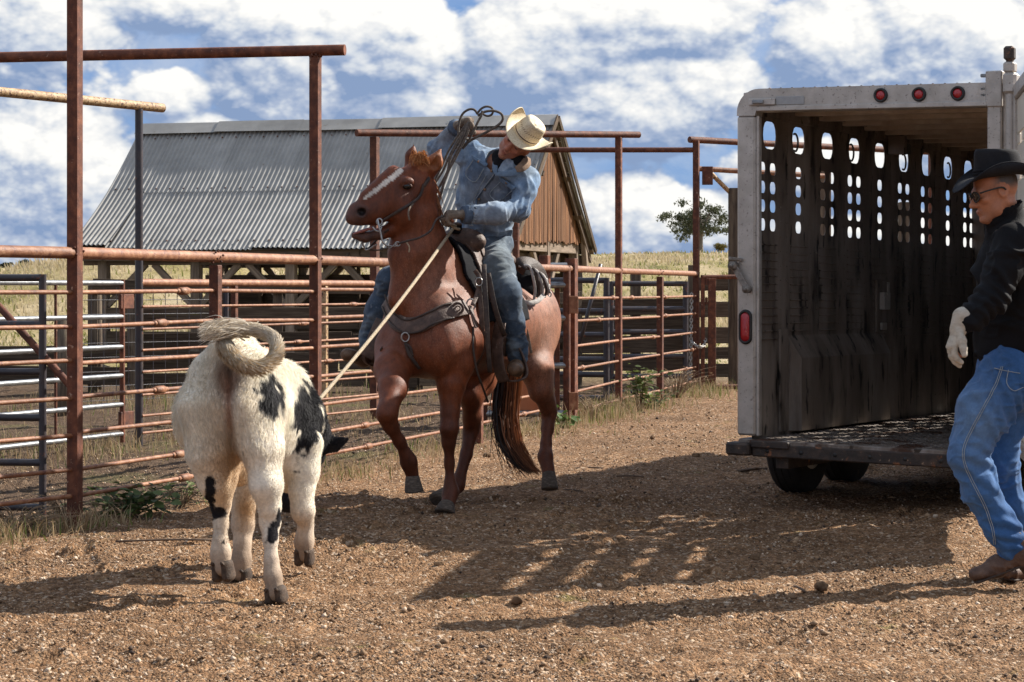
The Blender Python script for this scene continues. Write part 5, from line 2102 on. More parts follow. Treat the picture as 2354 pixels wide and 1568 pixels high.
def hoof(top, bottom, fwd, r0, r1, parent, mat=M_HOOF, cloven=False, tilt=0.0):
    """loft from the coronet to the ground edge, longer at the toe"""
    top, bottom, fwd = np.asarray(top, float), np.asarray(bottom, float), nrm(fwd)
    ax = nrm(bottom - top)
    fwd = nrm(fwd - ax * (fwd @ ax))
    sd = np.cross(ax, fwd)
    V, n = [], 20
    for k, (f, r_, push) in enumerate(((-.30, r0 * .70, -.2), (-.12, r0 * .90, -.08), (.0, r0, 0), (.85, r1, .26), (1.0, r1 * .99, .30), (1.0, r1 * .6, .25), (.93, .002, .2))):
        c = top + (bottom - top) * f + fwd * push * r1
        for i in range(n):
            a = i / n * 6.2832
            ca, sa = math.cos(a), math.sin(a)
            rr_ = r_ * (1.0 + .10 * max(0, ca)) * (1 - (.24 if cloven and abs(sa) < .32 and ca > 0 else 0))
            V.append(c + fwd * rr_ * ca * 1.05 + sd * rr_ * sa)
    F = [(k * n + i, (k + 1) * n + i, (k + 1) * n + (i + 1) % n, k * n + (i + 1) % n) for k in range(6) for i in range(n)]
    return add('hoof', mesh_from('hoof', V, F, True), mat, parent)


hoof(W(1028, 1158, 12.55), W(1024, 1180, 12.52) * (1, 1, 0) + (0, 0, .004), (-.3, -.95, 0), .042, .058, horse)
hoof(W(948, 1097, 12.38), W(951, 1128, 12.39), (.15, -.75, -.5), .040, .053, horse)
hoof(W(1261, 1086, 13.67), W(1263, 1126, 13.64), (.1, -.85, -.5), .040, .053, horse)
hoof(W(1030, 1133, 13.2), W(1012, 1157, 13.14) * (1, 1, 0) + (0, 0, .004), (-.8, -.55, 0), .042, .058, horse)

# eye, tongue
M_EYE, t, b = new_mat('dark_eye')
b.inputs['Base Color'].default_value = (.008, .006, .005, 1)
b.inputs['Roughness'].default_value = .06
M_TONGUE = surf('tongue', [(.33, .12, .11), (.45, .2, .18)], 40, .35, bump=.3, bump_scale=120)


def ball(name, c, r, mat, parent, sub=.18, R=None):
    r = np.asarray(r if np.ndim(r) else (r, r, r), float)
    P_, Q_ = Solid((-1.2, -1.2, -1.2), (1.2, 1.2, 1.2), sub).ell((0, 0, 0), (1, 1, 1), None, 0).mesh()
    P_ = P_ * r
    if R is not None:
        P_ = P_ @ np.asarray(R).T
    return add(name, mesh_from(name, P_ + np.asarray(c), Q_, True), mat, parent)


e_ = on_surface(HP, 936, 429)
ball('eye', e_ + (0, .010, 0), (.027, .019, .020), M_EYE, horse)
lid = MB()
lid.tube(spline([e_ + (-.030, .004, -.004), e_ + (-.012, -.004, .016), e_ + (.010, -.004, .016), e_ + (.028, .006, -.006)], 4), [.003] + [.006] * 11 + [.003], 6)
lid.build('eyelid', surf('lid_skin', [(.07, .03, .02), (.12, .05, .03)], 40, .6), horse)
ball('tongue', W(836, 530, 12.52), (.065, .022, .010), M_TONGUE, horse, R=np.array([[.95, 0, .3], [0, 1, 0], [-.3, 0, .95]]).T)
# hair: strands as thin tapering ribbons
def strands(name, curves, widths, cols, mat, parent, kind='stuff', normals=None):
    """curves (n,k,3)"""
    Cv = np.asarray(curves, float)
    n, k, _ = Cv.shape
    T_ = np.gradient(Cv, axis=1)
    T_ /= np.maximum(np.linalg.norm(T_, axis=2, keepdims=True), 1e-9)
    view = nrm(np.array((0.0, 1.0, -.05)))
    S_ = np.cross(T_, view)
    S_ /= np.maximum(np.linalg.norm(S_, axis=2, keepdims=True), 1e-9)
    if normals is not None:
        S_ = np.cross(np.asarray(normals)[:, None, :] + np.random.default_rng(6).normal(0, .35, (n, 1, 3)), T_)
        S_ /= np.maximum(np.linalg.norm(S_, axis=2, keepdims=True), 1e-9)
    else:
        S_ = S_ + np.random.default_rng(5).normal(0, .45, (n, 1, 3))
    w = np.asarray(widths).reshape(-1, 1, 1) * (1 - np.linspace(0, 1, k) ** 2.2 * .9).reshape(1, k, 1)
    V = np.stack([Cv - S_ * w, Cv + S_ * w], 2).reshape(-1, 3)
    i_ = np.arange(k - 1)
    F = np.stack([2 * i_, 2 * i_ + 1, 2 * i_ + 3, 2 * i_ + 2], 1)
    F = (F[None] + (np.arange(n) * 2 * k)[:, None, None]).reshape(-1, 4)
    me = mesh_from(name, V, F, normals is None)
    cols = np.asarray(cols, float)
    if cols.ndim == 2:
        cols = np.repeat(cols, 2 * k, axis=0)
    else:
        cols = np.repeat(cols.reshape(-1, 3), 2, axis=0)
    set_marking(me, cols)
    return add(name, me, mat, parent, kind)


M_HAIR = leaf_mat('horse_hair', .25)
hr = np.random.default_rng(21)
spine = spline(WW((1185, 668, 14.30), (1183, 760, 14.38), (1172, 860, 14.36), (1163, 950, 14.25), (1172, 1015, 14.15), (1200, 1062, 14.05), (1228, 1088, 13.98)), 4)
k_ = len(spine)
wprof = np.interp(np.linspace(0, 1, k_), [0, .1, .4, .65, .85, 1], [.025, .045, .085, .080, .060, .045])
cur, colr = [], []
for i in range(420):
    a = hr.uniform(0, 6.283)
    rr_ = math.sqrt(hr.random())
    off = np.array((math.cos(a) * rr_, math.sin(a) * rr_ * .7, 0))
    end = 1.0 if hr.random() < .55 else hr.uniform(.62, 1)
    tq = np.linspace(0, end, k_)
    c = np.stack([np.interp(tq, np.linspace(0, 1, k_), spine[:, j]) for j in range(3)], 1)
    w_ = np.interp(tq, np.linspace(0, 1, k_), wprof)
    wob = np.cumsum(hr.normal(0, .0035, (k_, 3)), axis=0) * np.array((1, .6, .4))
    c = c + off * w_[:, None] + wob
    if hr.random() < .14:
        c[:, 0] += np.linspace(0, 1, k_) ** 3 * hr.uniform(-.16, .02)
        c[:, 2] -= np.linspace(0, 1, k_) ** 3 * hr.uniform(-.02, .08)
    cur.append(c)
    rd = np.clip((off[0] + .55) * .75 + hr.normal(0, .25), 0, 1)  # strands redden to the right: sunlight put into the hair colour
    colr.append(lerp((.014, .008, .006), (.27, .095, .035), np.array([rd]))[0])
strands('tail', cur, hr.uniform(.0022, .0048, len(cur)), colr, M_HAIR, horse, kind=None)
cur, colr = [], []
crest = spline(WW((972, 384, 12.70), (990, 420, 12.76), (1000, 475, 12.80), (1008, 545, 12.86), (1040, 640, 12.98)), 6)
for i in range(420):
    f = hr.random() ** .8
    c0 = np.array([np.interp(f * (len(crest) - 1), np.arange(len(crest)), crest[:, j]) for j in range(3)]) + hr.normal(0, .012, 3)
    L_ = hr.uniform(.05, .13)
    d0 = nrm(np.array((hr.uniform(-.2, .55), hr.uniform(-.25, .6), .15)))
    tq = np.linspace(0, 1, 6)[:, None]
    cur.append(c0 + d0 * L_ * .5 * tq + np.array((0, 0, -1.0)) * L_ * tq ** 1.6 * .9)
    colr.append(lerp((.20, .07, .03), (.42, .19, .09), hr.random(1))[0])
strands('mane', cur, hr.uniform(.0018, .0035, len(cur)), colr, M_HAIR, horse, kind=None)
cur, colr = [], []
for i in range(150):
    c0 = W(hr.uniform(955, 980), hr.uniform(368, 382), 12.66) + hr.normal(0, .008, 3)
    tq = np.linspace(0, 1, 6)[:, None]
    en = W(hr.uniform(938, 990), hr.uniform(362, 385), 12.60)
    mid_ = np.array((0, -.03, hr.uniform(.02, .055)))
    cur.append(c0 * (1 - tq) + en * tq + mid_ * (4 * tq * (1 - tq)))
    colr.append(lerp((.30, .10, .03), (.55, .26, .10), hr.random(1))[0])
strands('forelock', cur, hr.uniform(.0018, .003, len(cur)), colr, M_HAIR, horse, kind=None)
cur = []
for i in range(46):
    c0 = W(hr.uniform(806, 850), hr.uniform(545, 554), 12.53)
    tq = np.linspace(0, 1, 4)[:, None]
    cur.append(c0 + np.array((hr.uniform(-.05, .02), hr.uniform(-.03, .03), -.055)) * tq * hr.uniform(.5, 1.1))
strands('whiskers', cur, np.full(46, .0008), np.full((46, 3), .12), M_HAIR, horse)
# ---------------------------------------------------------------- people: shared pieces
def shell_from(P, Q, mask, N, off, thick, name, mat, parent, smooth_it=3):
    """a fitted sheet that follows a body: the quads whose corners lie in mask, lifted off it"""
    k = mask[Q].all(1)
    q = Q[k]
    use = np.unique(q)
    mp = -np.ones(len(P), int)
    mp[use] = np.arange(len(use))
    q = mp[q]
    p = P[use] + N[use] * off
    me = mesh_from(name, p, q, True)
    o = add(name, me, mat, parent)
    sd = o.modifiers.new('thickness', 'SOLIDIFY')
    sd.thickness = thick
    sd.offset = 1
    return o


def patch(P, quad, nu, nv, off, thick, name, mat, parent, tol=3.0, bulge=0.0):
    """a small sewn piece lying on a surface; quad = four corners in the photograph's plane, mapped onto the garment"""
    q = np.asarray(quad, float)
    V = []
    for i in range(nu + 1):
        for j in range(nv + 1):
            a, b = i / nu, j / nv
            c = (q[0] * (1 - a) + q[1] * a) * (1 - b) + (q[3] * (1 - a) + q[2] * a) * b
            s_ = on_surface(P, c[0], c[1], tol)
            t_ = W(c[0], c[1], s_[1])
            V.append(t_ + np.array((0, -off - bulge * 4 * a * (1 - a), 0)))
    V = np.array(V).reshape(nu + 1, nv + 1, 3)
    for _ in range(2):
        V[1:-1, 1:-1, 1] = .5 * V[1:-1, 1:-1, 1] + .125 * (V[:-2, 1:-1, 1] + V[2:, 1:-1, 1] + V[1:-1, :-2, 1] + V[1:-1, 2:, 1])
    F = [(i * (nv + 1) + j, (i + 1) * (nv + 1) + j, (i + 1) * (nv + 1) + j + 1, i * (nv + 1) + j + 1) for i in range(nu) for j in range(nv)]
    me_ = mesh_from(name, V.reshape(-1, 3), F, True)
    set_marking(me_, np.tile((.12, .19, .29), (len(me_.vertices), 1)))
    o = add(name, me_, mat, parent)
    sd = o.modifiers.new('thickness', 'SOLIDIFY')
    sd.thickness = thick
    sd.offset = 0
    return o


def seam(P, pts, r, name, mat, parent, off=.003, n=6):
    c = spline([tuple(q) for q in pts], n)
    V = []
    for q in c:
        s_ = on_surface(P, q[0], q[1], 3)
        V.append(W(q[0], q[1], s_[1]) + np.array((0, -off, 0)))
    V = np.array(V)
    for _ in range(2):
        V[1:-1, 1] = .5 * V[1:-1, 1] + .25 * (V[:-2, 1] + V[2:, 1])
    return MB().tube(V, r, 5).build(name, mat, parent)


def wrinkles(P, N, amp, sc, stretch, seed):
    """long soft creases: narrow ridges along the zero lines of stretched noise"""
    Wp = P + .035 * np.stack([vnoise(P, 4.0, seed + 1), vnoise(P, 4.0, seed + 2), vnoise(P, 4.0, seed + 3)], 1)
    n_ = fbm(Wp * stretch, sc, 2, seed)
    a = np.exp(-(n_ / .16) ** 2)
    b_ = np.clip(.5 + .7 * vnoise(P, 6.0, seed + 9), 0, 1)
    global FOLD
    FOLD = a * b_
    return P + N * ((FOLD - .25) * amp)[:, None]


def rot_about(v, ax, ang):
    c, s_ = math.cos(ang), math.sin(ang)
    return v * c + np.cross(ax, v) * s_ + ax * (ax @ v) * (1 - c)


def hand(S, w, d, p, sd, curl, sc=1.0, fat=1.0, spread=.02, thumb=(.75, -.55, .35), k=.006):
    """w wrist, d towards the knuckles, p towards the palm side, sd towards the little finger"""
    d, p, sd = nrm(d), nrm(p), nrm(sd)
    S.econe(w, w + d * .085 * sc, (.030 * sc, .019 * sc * fat), (.041 * sc, .017 * sc * fat), sd, .012)
    for i, (ln, of, st) in enumerate(((.072, -.030, .084), (.080, -.010, .092), (.075, .010, .089), (.058, .029, .080))):
        q = w + d * st * sc + sd * of * sc
        S.cap(w + d * .03 * sc + sd * of * .7 * sc, q, .013 * sc * fat, .0125 * sc * fat, k)
        v = nrm(d + sd * spread * (i - 1.5) * 2)
        ax = np.cross(v, p)
        ax = nrm(ax)
        c = curl if np.isscalar(curl) else curl[i]
        r0 = .0115 * sc * fat * (1 - .07 * (i == 3))
        for j, f in enumerate((.46, .31, .23)):
            v = rot_about(v, ax, c * (1.0, 1.15, .75)[j])
            e_ = q + v * ln * f * sc
            S.cap(q, e_, r0, r0 * .92, .004)
            q, r0 = e_, r0 * .92
    tv = nrm(d * thumb[0] + sd * thumb[1] + p * thumb[2])
    b0 = w + d * .022 * sc - sd * .026 * sc
    b1 = b0 + tv * .042 * sc
    b2 = b1 + nrm(tv + d * .5 + p * .2) * .032 * sc
    b3 = b2 + nrm(tv * .5 + d * .8 + p * .35) * .026 * sc
    S.chain([b0, b1, b2, b3], [.0175 * sc, .0145 * sc * fat, .0125 * sc * fat, .0105 * sc * fat], .008)
    return S


def face(S, H, f, u, s, sc=1.0, k=.02):
    """skull, jaw, brow, nose, lips, ears round the head centre H; f forwards, u up, s to the head's left"""
    R = np.stack([s, f, u], axis=1)
    q = lambda a, b, c: H + (s * a + f * b + u * c) * sc
    S.ell(q(0, -.012, .030), (.074 * sc, .094 * sc, .090 * sc), R, k)
    S.ell(q(0, .022, -.030), (.060 * sc, .068 * sc, .080 * sc), R, k)
    S.cap(q(-.038, .020, -.078), q(0, .060, -.098), .026 * sc, .023 * sc, .02)
    S.cap(q(.038, .020, -.078), q(0, .060, -.098), .026 * sc, .023 * sc, .02)
    S.cap(q(-.052, -.01, -.050), q(-.038, .020, -.078), .026 * sc, .024 * sc, .02)
    S.cap(q(.052, -.01, -.050), q(.038, .020, -.078), .026 * sc, .024 * sc, .02)
    S.cap(q(-.032, .074, .018), q(.032, .074, .018), .017 * sc, None, .012)          # brow
    for d in (-1, 1):
        S.ell(q(.040 * d, .066, -.020), (.021 * sc, .018 * sc, .016 * sc), R, .014)     # cheekbone
        S.ell(q(.030 * d, .089, .001), (.015 * sc, .016 * sc, .011 * sc), R, .008, cut=True)
        S.ell(q(.030 * d, .078, .000), (.0125 * sc, .011 * sc, .011 * sc), R, .003)      # lids
        S.ell(q(.075 * d, -.010, -.005), (.012 * sc, .022 * sc, .032 * sc), R, .008)     # ear
        S.ell(q(.083 * d, -.008, -.002), (.008 * sc, .011 * sc, .018 * sc), R, .004, cut=True)
    S.cap(q(0, .084, .004), q(0, .112, -.032), .0095 * sc, .0135 * sc, .008)
    S.cap(q(-.011, .096, -.036), q(.011, .096, -.036), .0105 * sc, None, .006)
    S.ell(q(0, .090, -.062), (.025 * sc, .012 * sc, .008 * sc), R, .006)
    S.ell(q(0, .087, -.074), (.021 * sc, .012 * sc, .008 * sc), R, .006)
    S.ell(q(0, .104, -.068), (.022 * sc, .010 * sc, .0028 * sc), R, .003, cut=True)
    S.ell(q(0, .080, -.100), (.020 * sc, .018 * sc, .015 * sc), R, .012)
    return q


def hat(name, C, f, u, s, mat, parent, rx, ry, crown_r, crown_h, curl, dip, taper=.82, pinch=.03, crease=.03, label=None):
    """western hat: curled brim and creased crown in one shell, f forwards"""
    n = 64
    V = []
    C = np.asarray(C, float)
    rings = []
    for k in np.linspace(1, 0, 9):               # brim from the edge inwards
        row = []
        for i in range(n):
            a = i / n * 6.2832
            ca, sa = math.cos(a), math.sin(a)          # a=0 forwards
            rxx = crown_r[0] + (rx - crown_r[0]) * k
            ryy = crown_r[1] + (ry - crown_r[1]) * k
            z = curl * abs(sa) ** 2.2 * k ** 2 - dip * abs(ca) ** 2 * k ** 1.6
            xs = ryy * sa * (1 - .22 * abs(sa) ** 3 * k ** 3 * (curl > .05))
            row.append(C + f * (rxx * ca) + s * xs + u * z)
        rings.append(row)
    for k in np.linspace(.06, 1, 10):            # crown
        row = []
        sh = 1 - (1 - taper) * k ** 1.5
        if k > .9:
            sh *= .95
        for i in range(n):
            a = i / n * 6.2832
            ca, sa = math.cos(a), math.sin(a)
            pf = pinch * max(0, ca) ** 2 * abs(sa) ** .8 * k * 2.2
            xs = (crown_r[1] * sh - pf) * sa
            row.append(C + f * (crown_r[0] * sh * ca) + s * xs + u * (crown_h * k * (1 + .10 * ca * k - .05)))
        rings.append(row)
    for k in (.8, .55, .3, .02):                 # top with the crease
        row = []
        for i in range(n):
            a = i / n * 6.2832
            ca, sa = math.cos(a), math.sin(a)
            dz = crease * (1 - k) ** .7 * (1.0 if abs(sa) * k < .45 else .6)
            row.append(C + f * (crown_r[0] * taper * .95 * k * ca) + s * (crown_r[1] * taper * .95 * k * sa) + u * (crown_h * (1 + .10 * ca * k - .05) + .006 - dz))
        rings.append(row)
    V = np.array(rings).reshape(-1, 3)
    m_ = len(rings)
    F = [(k * n + i, k * n + (i + 1) % n, (k + 1) * n + (i + 1) % n, (k + 1) * n + i) for k in range(m_ - 1) for i in range(n)]
    o = add(name, mesh_from(name, V, F, True), mat, parent)
    sd = o.modifiers.new('thickness', 'SOLIDIFY')
    sd.thickness = .004
    sd.offset = 0
    if label:
        o['label'] = label
    edge = MB().tube(rings[0] + rings[0][:1], .0034, 6, cap=False).build('brim_edge', mat, o)
    band = np.array(rings[10])
    return o, np.array(rings)


M_DENIM = col_mat('denim', .85, .22, 70, .45, 420, spec=.15, sheen=.15, flecks=[((.46, .50, .54), 22, .58, .22, .5), ((.10, .10, .10), 14, .60, .2, .45)], bdist=.003)
M_SKIN = col_mat('skin', .5, .12, 90, .15, 260, spec=.4)
M_STITCH = surf('seam_thread', [(.20, .25, .30), (.38, .42, .44)], 60, .85, bump=.2)
M_STITCHD = surf('dark_seam', [(.04, .06, .10), (.10, .14, .2)], 60, .85, bump=.2)
M_LEATHER = surf('brown_tooled_leather', [(.035, .019, .014), (.085, .048, .034), (.15, .09, .065)], 22, .55, bump=.7, bump_scale=75, spec=.45,
                 spots=[((.22, .16, .12), 30, .63, .08)], bdist=.006)
M_DKLEATHER = surf('dark_leather', [(.018, .012, .010), (.05, .032, .025), (.09, .06, .046)], 25, .6, bump=.4, bump_scale=70, spec=.4,
                   spots=[((.16, .12, .09), 34, .64, .08)])
M_GLOVE = surf('worn_leather_glove', [(.09, .065, .048), (.19, .145, .11), (.30, .24, .19)], 30, .85, bump=.6, bump_scale=90, spec=.2,
               spots=[((.05, .035, .028), 22, .60, .08)])
M_BLACKCLOTH = surf('black_cloth', [(.007, .007, .009), (.014, .014, .017)], 30, .9, bump=.25, bump_scale=160, spec=.15)
M_STEEL = surf('worn_steel', [(.24, .23, .22), (.46, .45, .44)], 50, .35, metal=.85, bump=.05)
M_STRAW, t, b = new_mat('straw_hat')
pos_ = t.n('ShaderNodeTexCoord').outputs['Object']
f_ = t.noise(pos_, 260, 2, .5)
f2_ = t.noise(pos_, 14, 4, .6)
cst = t.ramp(t.maprange(f_, .3, .7), [(0, (.38, .29, .17)), (.5, (.60, .50, .34)), (1, (.74, .66, .50))])
cst = t.mix(t.maprange(f2_, .5, .75, 0, .45), cst, (.36, .26, .14, 1))
t.l(cst, b.inputs['Base Color'])
b.inputs['Roughness'].default_value = .6
bn = t.n('ShaderNodeBump')
bn.inputs['Strength'].default_value = .5
bn.inputs['Distance'].default_value = .002
t.l(f_, bn.inputs['Height'])
t.l(bn.outputs[0], b.inputs['Normal'])
M_ROPE = surf('stiff_rope', [(.26, .19, .12), (.42, .33, .22), (.56, .47, .34)], 110, .8, bump=.8, bump_scale=170)
M_ROPED = surf('dark_stiff_rope', [(.045, .034, .028), (.10, .08, .065), (.20, .165, .13)], 60, .75, bump=.8, bump_scale=150)

# ---------------------------------------------------------------- rider
rider = thing('person', 'rider in straw western hat, faded denim jacket and jeans leaning over on the red horse', 'person', W(1112, 640, 13.3))
ru0, rf = np.array((.76, 0, .65)), nrm((-.44, -.86, -.24))
ru = nrm(ru0 - rf * (ru0 @ rf))
rs = np.cross(rf, ru) * -1
rs = nrm(np.cross(ru, rf))              # towards the picture's lower right: the rider's left
RH = W(1193, 325, 12.92)
SR, SL = W(1082, 352, 13.16), W(1212, 414, 12.98)
ER, WR = W(1006, 342, 13.30), W(1052, 291, 13.14)
EL, WL = W(1192, 482, 12.84), W(1070, 494, 12.70)
NB = W(1160, 376, 13.06)
sh_ax = nrm(SL - SR)
B = Solid((-.72, 12.4, .75), (.45, 13.75, 2.45), .0062)
rq = face(B, RH, rf, ru, rs, 1.06)
B.cap(RH - ru * .07 - rf * .02, NB, .058, .066, .02)
B.echain([W(1112, 560, 13.33), W(1120, 480, 13.24), W(1138, 415, 13.12), W(1150, 385, 13.07)], [(.135, .09), (.14, .095), (.15, .095), (.12, .075)], sh_ax, .04)
for a, b, c in ((SR, ER, WR), (SL, EL, WL)):
    B.chain([a, b, c], [.055, .044, .033], .02)
B.chain([W(1128, 580, 13.28), W(1160, 668, 12.93), W(1188, 805, 13.04)], [.09, .062, .042], .03)
B.chain([W(1085, 585, 13.40), W(905, 645, 13.18), W(850, 782, 13.27)], [.09, .062, .042], .03)
hand(B, WR, W(1079, 276, 13.04) - WR, (.5, -.4, -.6), (.3, -.9, .1), 1.0, .85)
hand(B, WL, (-1, -.15, .03), (-.05, .3, -1), (.1, -1, -.2), .9, .85)
P, Q = B.mesh()
P = relax(P, Q, 1, .4)
N = vnormals(P, Q)
P = P + N * (fbm(P, 60, 2, 4) * .0012)[:, None]
me = mesh_from('body', P, Q, True)
skin = np.array((.40, .17, .105))
Lc = np.stack([(P - RH) @ rs, (P - RH) @ rf, (P - RH) @ ru], 1) / 1.06
C = np.tile(skin, (len(P), 1))
redd = np.clip(gauss(Lc, (0, .11, -.03), (.02, .03, .03)) + gauss(Lc, (.045, .07, -.03), (.03, .04, .03)) + gauss(Lc, (-.045, .07, -.03), (.03, .04, .03)), 0, 1)[:, None]
C = C * (1 - .5 * redd) + np.array((.44, .13, .08)) * .5 * redd
jaw = np.clip(gauss(Lc, (0, .07, -.095), (.06, .06, .045)), 0, 1)[:, None]
C = C * (1 - .35 * jaw) + np.array((.20, .11, .08)) * .35 * jaw
lips = np.clip(gauss(Lc, (0, .098, -.068), (.024, .016, .009)) * 1.2, 0, 1)[:, None]
C = C * (1 - .7 * lips) + np.array((.20, .055, .045)) * .7 * lips
for d in (-1, 1):
    br = np.clip(gauss(Lc, (.031 * d, .088, .024), (.022, .014, .006)) * 1.3, 0, 1)[:, None]
    ey = np.clip(gauss(Lc, (.030 * d, .088, .000), (.014, .012, .0045)) * 1.5, 0, 1)[:, None]
    C = C * (1 - .8 * br) + np.array((.06, .035, .02)) * .8 * br
    C = C * (1 - .9 * ey) + np.array((.02, .012, .010)) * .9 * ey
hair_ = sstep(Lc[:, 2], .01, .05) * sstep(-Lc[:, 1], -.06, -.01)
C = C * (1 - hair_[:, None]) + np.array((.05, .03, .018)) * hair_[:, None]
set_marking(me, np.clip(C, 0, 1))
rb = add('body', me, M_SKIN, rider)

# denim jacket
J = Solid((-.78, 12.4, 1.3), (.45, 13.75, 2.3), .0068)
J.echain([W(1108, 552, 13.34), W(1113, 515, 13.31), W(1118, 472, 13.24), W(1135, 420, 13.14), W(1146, 390, 13.08)],
         [(.168, .135), (.172, .135), (.195, .15), (.205, .15), (.165, .12)], sh_ax, .05)
J.chain([W(1120, 385, 13.10), SR, ER, W(1045, 298, 13.16)], [.095, .080, .063, .052], .035)
J.chain([W(1175, 400, 13.04), SL, W(1206, 440, 12.90), EL, W(1140, 490, 12.74), W(1082, 494, 12.71)], [.095, .078, .072, .066, .060, .053], .035)
J.cap(W(1112, 385, 13.06), W(1175, 395, 12.98), .09, .10, .05)
J.ell(NB + nrm(rf) * .06 + (0.0, 0, .02), (.085, .10, .075), np.stack([rs, rf, ru], 1), .015, cut=True)
J.cap(NB + (0, 0, -.02), NB + ru * .12, .068, .075, .01, cut=True)
P, Q = J.mesh()
P = relax(P, Q, 1, .5)
N = vnormals(P, Q)
P = wrinkles(P, N, .018, 5.0, (.55, 1.0, 1.5), 31)
F1 = FOLD
N = vnormals(P, Q)
P = wrinkles(P, N, .007, 12, (1.3, .7, .6), 32)
F1 = .6 * F1 + .6 * FOLD
for (c, r_) in ((EL, .11), (ER, .10), (W(1085, 494, 12.71), .06)):
    g_ = gauss(P, c, (r_, r_, r_))
    P = P + N * (g_ * np.sin((P @ nrm((.8, .2, -.5))) * 190 + fbm(P, 14, 2, 5) * 3) * .0055)[:, None]
JP = P
JN = vnormals(P, Q)
me = mesh_from('jacket', P, Q, True)
C = np.tile(np.array((.095, .165, .275)), (len(P), 1))
fade = np.clip(.5 + .8 * fbm(P, 9, 4, 41), 0, 1)[:, None]
C = C * (1 - .62 * fade) + np.array((.25, .33, .42)) * .62 * fade
dirt_ = np.clip(gauss(P, W(1120, 450, 13.0), (.12, .3, .14)) + gauss(P, W(1120, 505, 12.8), (.28, .3, .06)) + gauss(P, W(1020, 310, 13.2), (.1, .2, .1)), 0, 1)[:, None]
C = C * (1 - .5 * dirt_) + np.array((.23, .22, .21)) * .5 * dirt_
C = lerp(C * .72, C * .5 + np.array((.26, .32, .38)) * .5, np.clip(F1 * 1.1 + .25 * fbm(P, 30, 3, 77), 0, 1)) if False else C * (1 - .55 * np.clip(F1, 0, 1))[:, None] + np.array((.46, .53, .60)) * .55 * np.clip(F1, 0, 1)[:, None]
C *= (1 + .28 * fbm(P, 24, 3, 78))[:, None]
set_marking(me, np.clip(C, 0, 1))
jk = add('jacket', me, M_DENIM, rider)
# placket, pockets, seams, cuffs, waistband
seam(JP, [(1143, 372), (1137, 400), (1115, 430), (1098, 455), (1092, 478)], .007, 'placket', M_STITCHD, jk, .001)
seam(JP, [(1136, 400), (1112, 432), (1094, 458)], .003, 'stitching', M_STITCH, jk, .007)
seam(JP, [(1118, 402), (1102, 432), (1088, 462), (1078, 480)], .0028, 'stitching', M_STITCH, jk, .005)
for quad, pt in (([(1084, 356), (1122, 378), (1116, 384), (1087, 366)], (1099, 371)), ([(1146, 405), (1186, 430), (1178, 437), (1150, 417)], (1163, 422))):
    patch(JP, quad, 8, 4, .009, .006, 'pocket_flap', M_DENIM, jk).data
    bt = on_surface(JP, *pt)
    MB().tube([bt + (0, -.018, 0), bt + (0, -.010, 0)], .0085, 10).build('button', surf('copper_button', [(.25, .16, .10), (.4, .28, .2)], 50, .4, metal=.8) if 'copper_button' not in bpy.data.materials else bpy.data.materials['copper_button'], jk)
for pl in ([(1088, 368), (1070, 400), (1092, 418), (1112, 388)], [(1150, 418), (1126, 446), (1146, 462), (1176, 440)]):
    seam(JP, pl, .0026, 'stitching', M_STITCH, jk, .004)
for (px, py) in ((1129, 391), (1114, 437), (1100, 460)):
    bt = on_surface(JP, px, py)
    MB().tube([bt + (0, -.014, 0), bt + (0, -.006, 0)], .0085, 10).build('button', bpy.data.materials['copper_button'], jk)
# collar: denim, with brown corduroy showing where it is turned up at his left
M_CORD = surf('brown_corduroy', [(.16, .10, .065), (.28, .19, .13)], 50, .95, bump=.6, bump_scale=120)
for nm, pts, wds, mt_ in (('collar', [(1152, 338, 13.10), (1143, 358, 13.02), (1138, 382, 12.93), (1139, 400, 12.90)], [.036, .040, .036, .022], M_DENIM),
                          ('collar', [(1139, 401, 12.89), (1160, 400, 12.84), (1184, 396, 12.83), (1204, 386, 12.86)], [.022, .034, .040, .036], M_DENIM),
                          ('corduroy_lining', [(1186, 390, 12.83), (1200, 384, 12.84), (1210, 374, 12.88), (1212, 362, 12.95)], [.034, .056, .060, .045], M_CORD)):
    colc = spline(WW(*pts), 5)
    nrmv = np.array([nrm(c - (NB + np.array((0.02, 0, -.03)))) for c in colc])
    Vb, Fb = band_mesh(colc, nrmv + np.array((0, -.6, .30)), np.interp(np.linspace(0, 1, len(colc)), np.linspace(0, 1, 4), wds), .010)
    me_ = mesh_from(nm, Vb, Fb, True)
    set_marking(me_, np.tile((.13, .19, .27), (len(me_.vertices), 1)))
    add(nm, me_, mt_, jk)
seam(JP, [(1142, 400), (1160, 398), (1188, 388)], .006, 'collar_edge', M_STITCH, jk, .012)
for (a, b_, r_) in ((W(1046, 297, 13.16), W(1053, 290, 13.13), .053), (W(1080, 494, 12.71), W(1064, 494, 12.69), .053)):
    MB().tube([a, a * .5 + b_ * .5, b_], [r_, r_ * 1.06, r_ * .97], 16).build('cuff', M_STITCHD, jk)
    rr_ = np.random.default_rng(3)
    fr = MB()
    for i in range(40):
        an = rr_.uniform(0, 6.28)
        ax_ = nrm(b_ - a)
        e1 = nrm(np.cross(ax_, (0, 0, 1)))
        e2 = np.cross(ax_, e1)
        c0 = a + (e1 * math.cos(an) + e2 * math.sin(an)) * r_ * 1.06
        fr.tube([c0, c0 + (e1 * math.cos(an) + e2 * math.sin(an)) * .012 - ax_ * rr_.uniform(-.01, .02)], .0016, 4)
    fr.build('cuff_fray', M_STITCH, jk, 'stuff')
